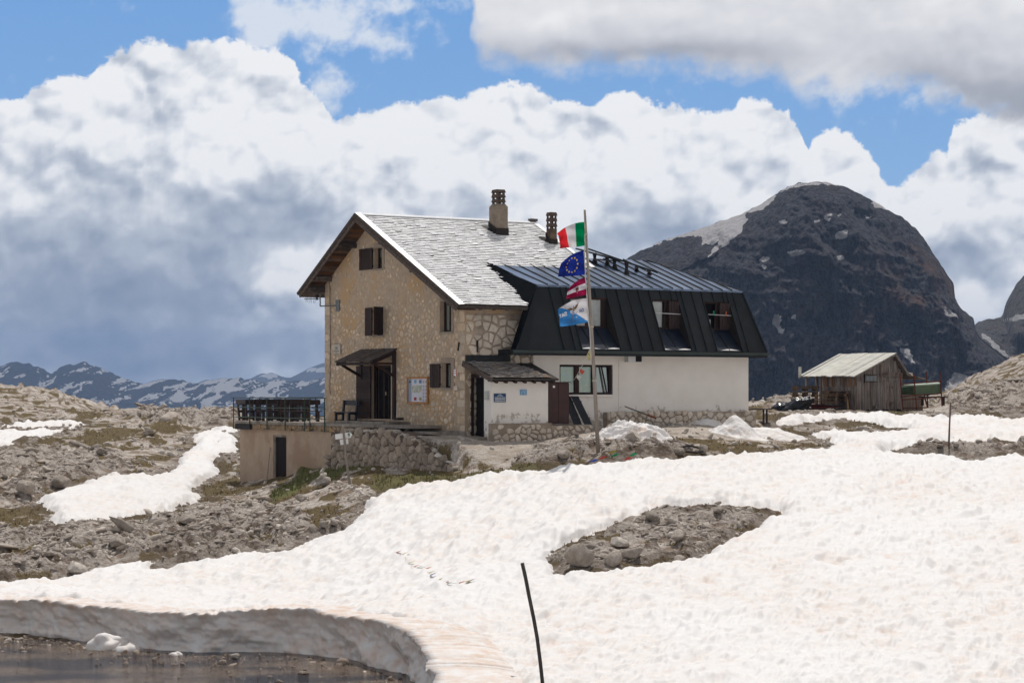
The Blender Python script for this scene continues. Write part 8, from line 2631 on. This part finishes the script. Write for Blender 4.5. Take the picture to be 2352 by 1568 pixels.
for i in range(34):
    x0_, w_ = rr.uniform(230, 500), rr.uniform(220, 420); y_ = rr.uniform(838, 955)
    a_, c_ = pxp(*Z3(x0_, y_), 111.9 + rr.uniform(0, .9)), pxp(*Z3(min(x0_ + w_, 880), y_ - rr.uniform(-8, 12)), 111.9 + rr.uniform(0, .9))
    part('plank', Geo().beam(a_ - pkb, c_ - pkb, .2, .05), [M_WOOD, M_PAL, mk('red_board', (0.16, 0.022, 0.02), None, 5, .7, 0), M_WOOD, M_BENCH, mk('green_board', (0.02, 0.05, 0.035), None, 5, .7, 0)][rr.randint(0, 5)], lum)
bdp = pxp(*Z3(920, 935), 111.7)
prb = thing('leaning_board', 'short orange-brown board leaning between pallets and shed', 'board', tuple(bdp)); part('board', Geo().prism([pxp(*Z3(900, 765), 111.9) - bdp, pxp(*Z3(918, 770), 111.9) - bdp, pxp(*Z3(934, 938), 111.7) - bdp, pxp(*Z3(906, 935), 111.7) - bdp], (0, .05, 0)), mk('orange_board', (0.30, 0.17, 0.09), None, 6, .8, .1), prb)
M_BAG = mk('black_plastic_bag', (0.012, 0.012, 0.015), None, 5, .18, .8, .06, detail=4)
for x_, y_, d_, sx, sy, rt, lab in ((90, 935, 111.8, .62, .5, 0, 'round black rubbish bag left of the lumber pile'), (215, 900, 111.6, 1.15, .42, -28, 'long slanted black plastic bag beside the lumber pile')):
    v, f = ico(3); n_ = perlin(v[:, 0] * 2 + x_, v[:, 1] * 2, v[:, 2] * 2, 5) * .25 + perlin(v[:, 0] * 6, v[:, 1] * 6, v[:, 2] * 6, 7) * .1
    me = raw_mesh('rubbish_bag', v * (1 + n_)[:, None] * np.array([sx, .5, sy]), quads=f, smooth=False)
    link('rubbish_bag', me, M_BAG, None, tuple(pxp(*Z3(x_, y_), d_)), (0, radians(rt), 0), label=lab, cat='rubbish bag')
# outdoor table and bench at the annex end
tp_ = drop(1752, 968); tt = thing('outdoor_table', 'simple brown table standing in the snow right of the annex', 'table', tuple(tp_))
ha2 = pxp(1722, 938, tp_[1])[2] - tp_[2]; w0_ = (1722 - 1752) / FP * tp_[1]; w1_ = (1771 - 1752) / FP * tp_[1]
for k_ in range(3): part('top_board', Geo().box(w0_, w1_, -.45 + k_ * .3, -.17 + k_ * .3, ha2 - .05, ha2), M_BENCH, tt)
for x_ in (0.0, .16): part('leg', Geo().box(x_ - .04, x_ + .04, -.3 + x_, -.22 + x_, -.2, ha2 - .05), M_BENCH, tt)
part('leg', Geo().box(w0_ + .1, w0_ + .18, .2, .28, -.2, ha2 - .05), M_BENCH, tt)
q_ = pxp(*Z3(1980, 850), 112); ob = thing('low_bench', 'small dark bench on the rocks behind the scaffold', 'bench', tuple(q_)); part('seat', Geo().box(-.75, .75, -.2, .2, .42, .48), M_BENCH, ob); part('leg', Geo().box(-.6, -.5, -.15, .15, 0, .42), M_BENCH, ob); part('leg', Geo().box(.5, .6, -.15, .15, 0, .42), M_BENCH, ob)


# ---- turf
def turf():
    x, d, rs = cand(60000, 15, 60, 125)
    r = ground_eval(x, d); fr, pf_ = house_free(x, d)
    k_ = (r['grass'] > .5) & (r['t'] < 0) & fr & (rs.uniform(0, 1, len(x)) < .22 + .78 * r['green'])
    x, d, z, gr = x[k_], d[k_], r['z'][k_], r['green'][k_]
    n = len(x); print('tufts', n)
    B = 4; V = np.zeros((n, B, 3, 3))
    for b_ in range(B):
        a_ = rs.uniform(0, 2 * pi, n); h = rs.uniform(.05, .15, n) * (.7 + .8 * gr); w = .012 + .01 * rs.rand(n)
        bx_, by_ = x + rs.normal(0, .05, n), d + rs.normal(0, .05, n)
        lean = rs.uniform(0, .09, n)
        V[:, b_, 0] = np.stack([bx_ - w * np.cos(a_), by_ - w * np.sin(a_), CZ + z - .02], -1); V[:, b_, 1] = np.stack([bx_ + w * np.cos(a_), by_ + w * np.sin(a_), CZ + z - .02], -1)
        V[:, b_, 2] = np.stack([bx_ + lean * np.sin(a_), by_ + lean * np.cos(a_), CZ + z + h], -1)
    q = np.arange(n * B * 3).reshape(-1, 3)
    me = raw_mesh('turf', V.reshape(-1, 3), quads=q)
    put_attr(me, 'green', np.repeat(gr, B * 3))
    m, k, p = mat_new('turf_blades')
    rnd = k.new('ShaderNodeNewGeometry').outputs['Random Per Island']
    A = k.new('ShaderNodeAttribute', attribute_name='green').outputs['Fac']
    k.put(p.inputs['Base Color'], k.mix(k.ss(A, .2, .8), k.mix(rnd, (0.13, 0.085, 0.035), (0.24, 0.17, 0.075)), k.mix(rnd, (0.085, 0.10, 0.03), (0.20, 0.19, 0.07))))
    p.inputs['Roughness'].default_value = .9
    link('turf', me, m, kind='stuff', label='short green and brown alpine turf')


turf()


# ---- fallen lumps of snow at the foot of the cut edge
def lumps():
    rs = np.random.RandomState(5)
    for X, w_, n in ((250, 52, 4), (285, 34, 2), (402, 26, 1)):
        Yb = float(np.interp(X, [c[0] for c in CORN], [c[1] for c in CORN])) + 3
        V, Q, off = [], [], 0
        d_ = 6.3 * FP / (Yb - HY); c = np.array([(X - CX) / FP * d_, d_, CZ - 6.3])
        for i in range(n):
            v, f = ico(3); s = rs.uniform(.20, .34) * (w_ / 40)
            v = v * (1 + 1.0 * .35 * perlin(v[:, 0] * 1.2 + i, v[:, 1] * 1.2 + X, v[:, 2] * 1.2, 3) + .04 * perlin(v[:, 0] * 5 + i, v[:, 1] * 5, v[:, 2] * 5, 4))[:, None] * s * np.array([1.2, 1, .9])
            V.append(v + np.array([rs.normal(0, w_ / FP * d_ * .28), rs.uniform(-.30, -.05), rs.uniform(-.12, .10) * (w_ / 50)])); Q.append(f + off); off += len(v)
        me = raw_mesh('snow_lump', np.concatenate(V), quads=np.concatenate(Q), smooth=True); put_attr(me, 'dirt_shade', np.full(off, .1))
        link('snow_lump', me, MATS['snow'], None, tuple(c), kind='stuff', label='lumps of broken snow at the foot of the cut bank')


lumps()
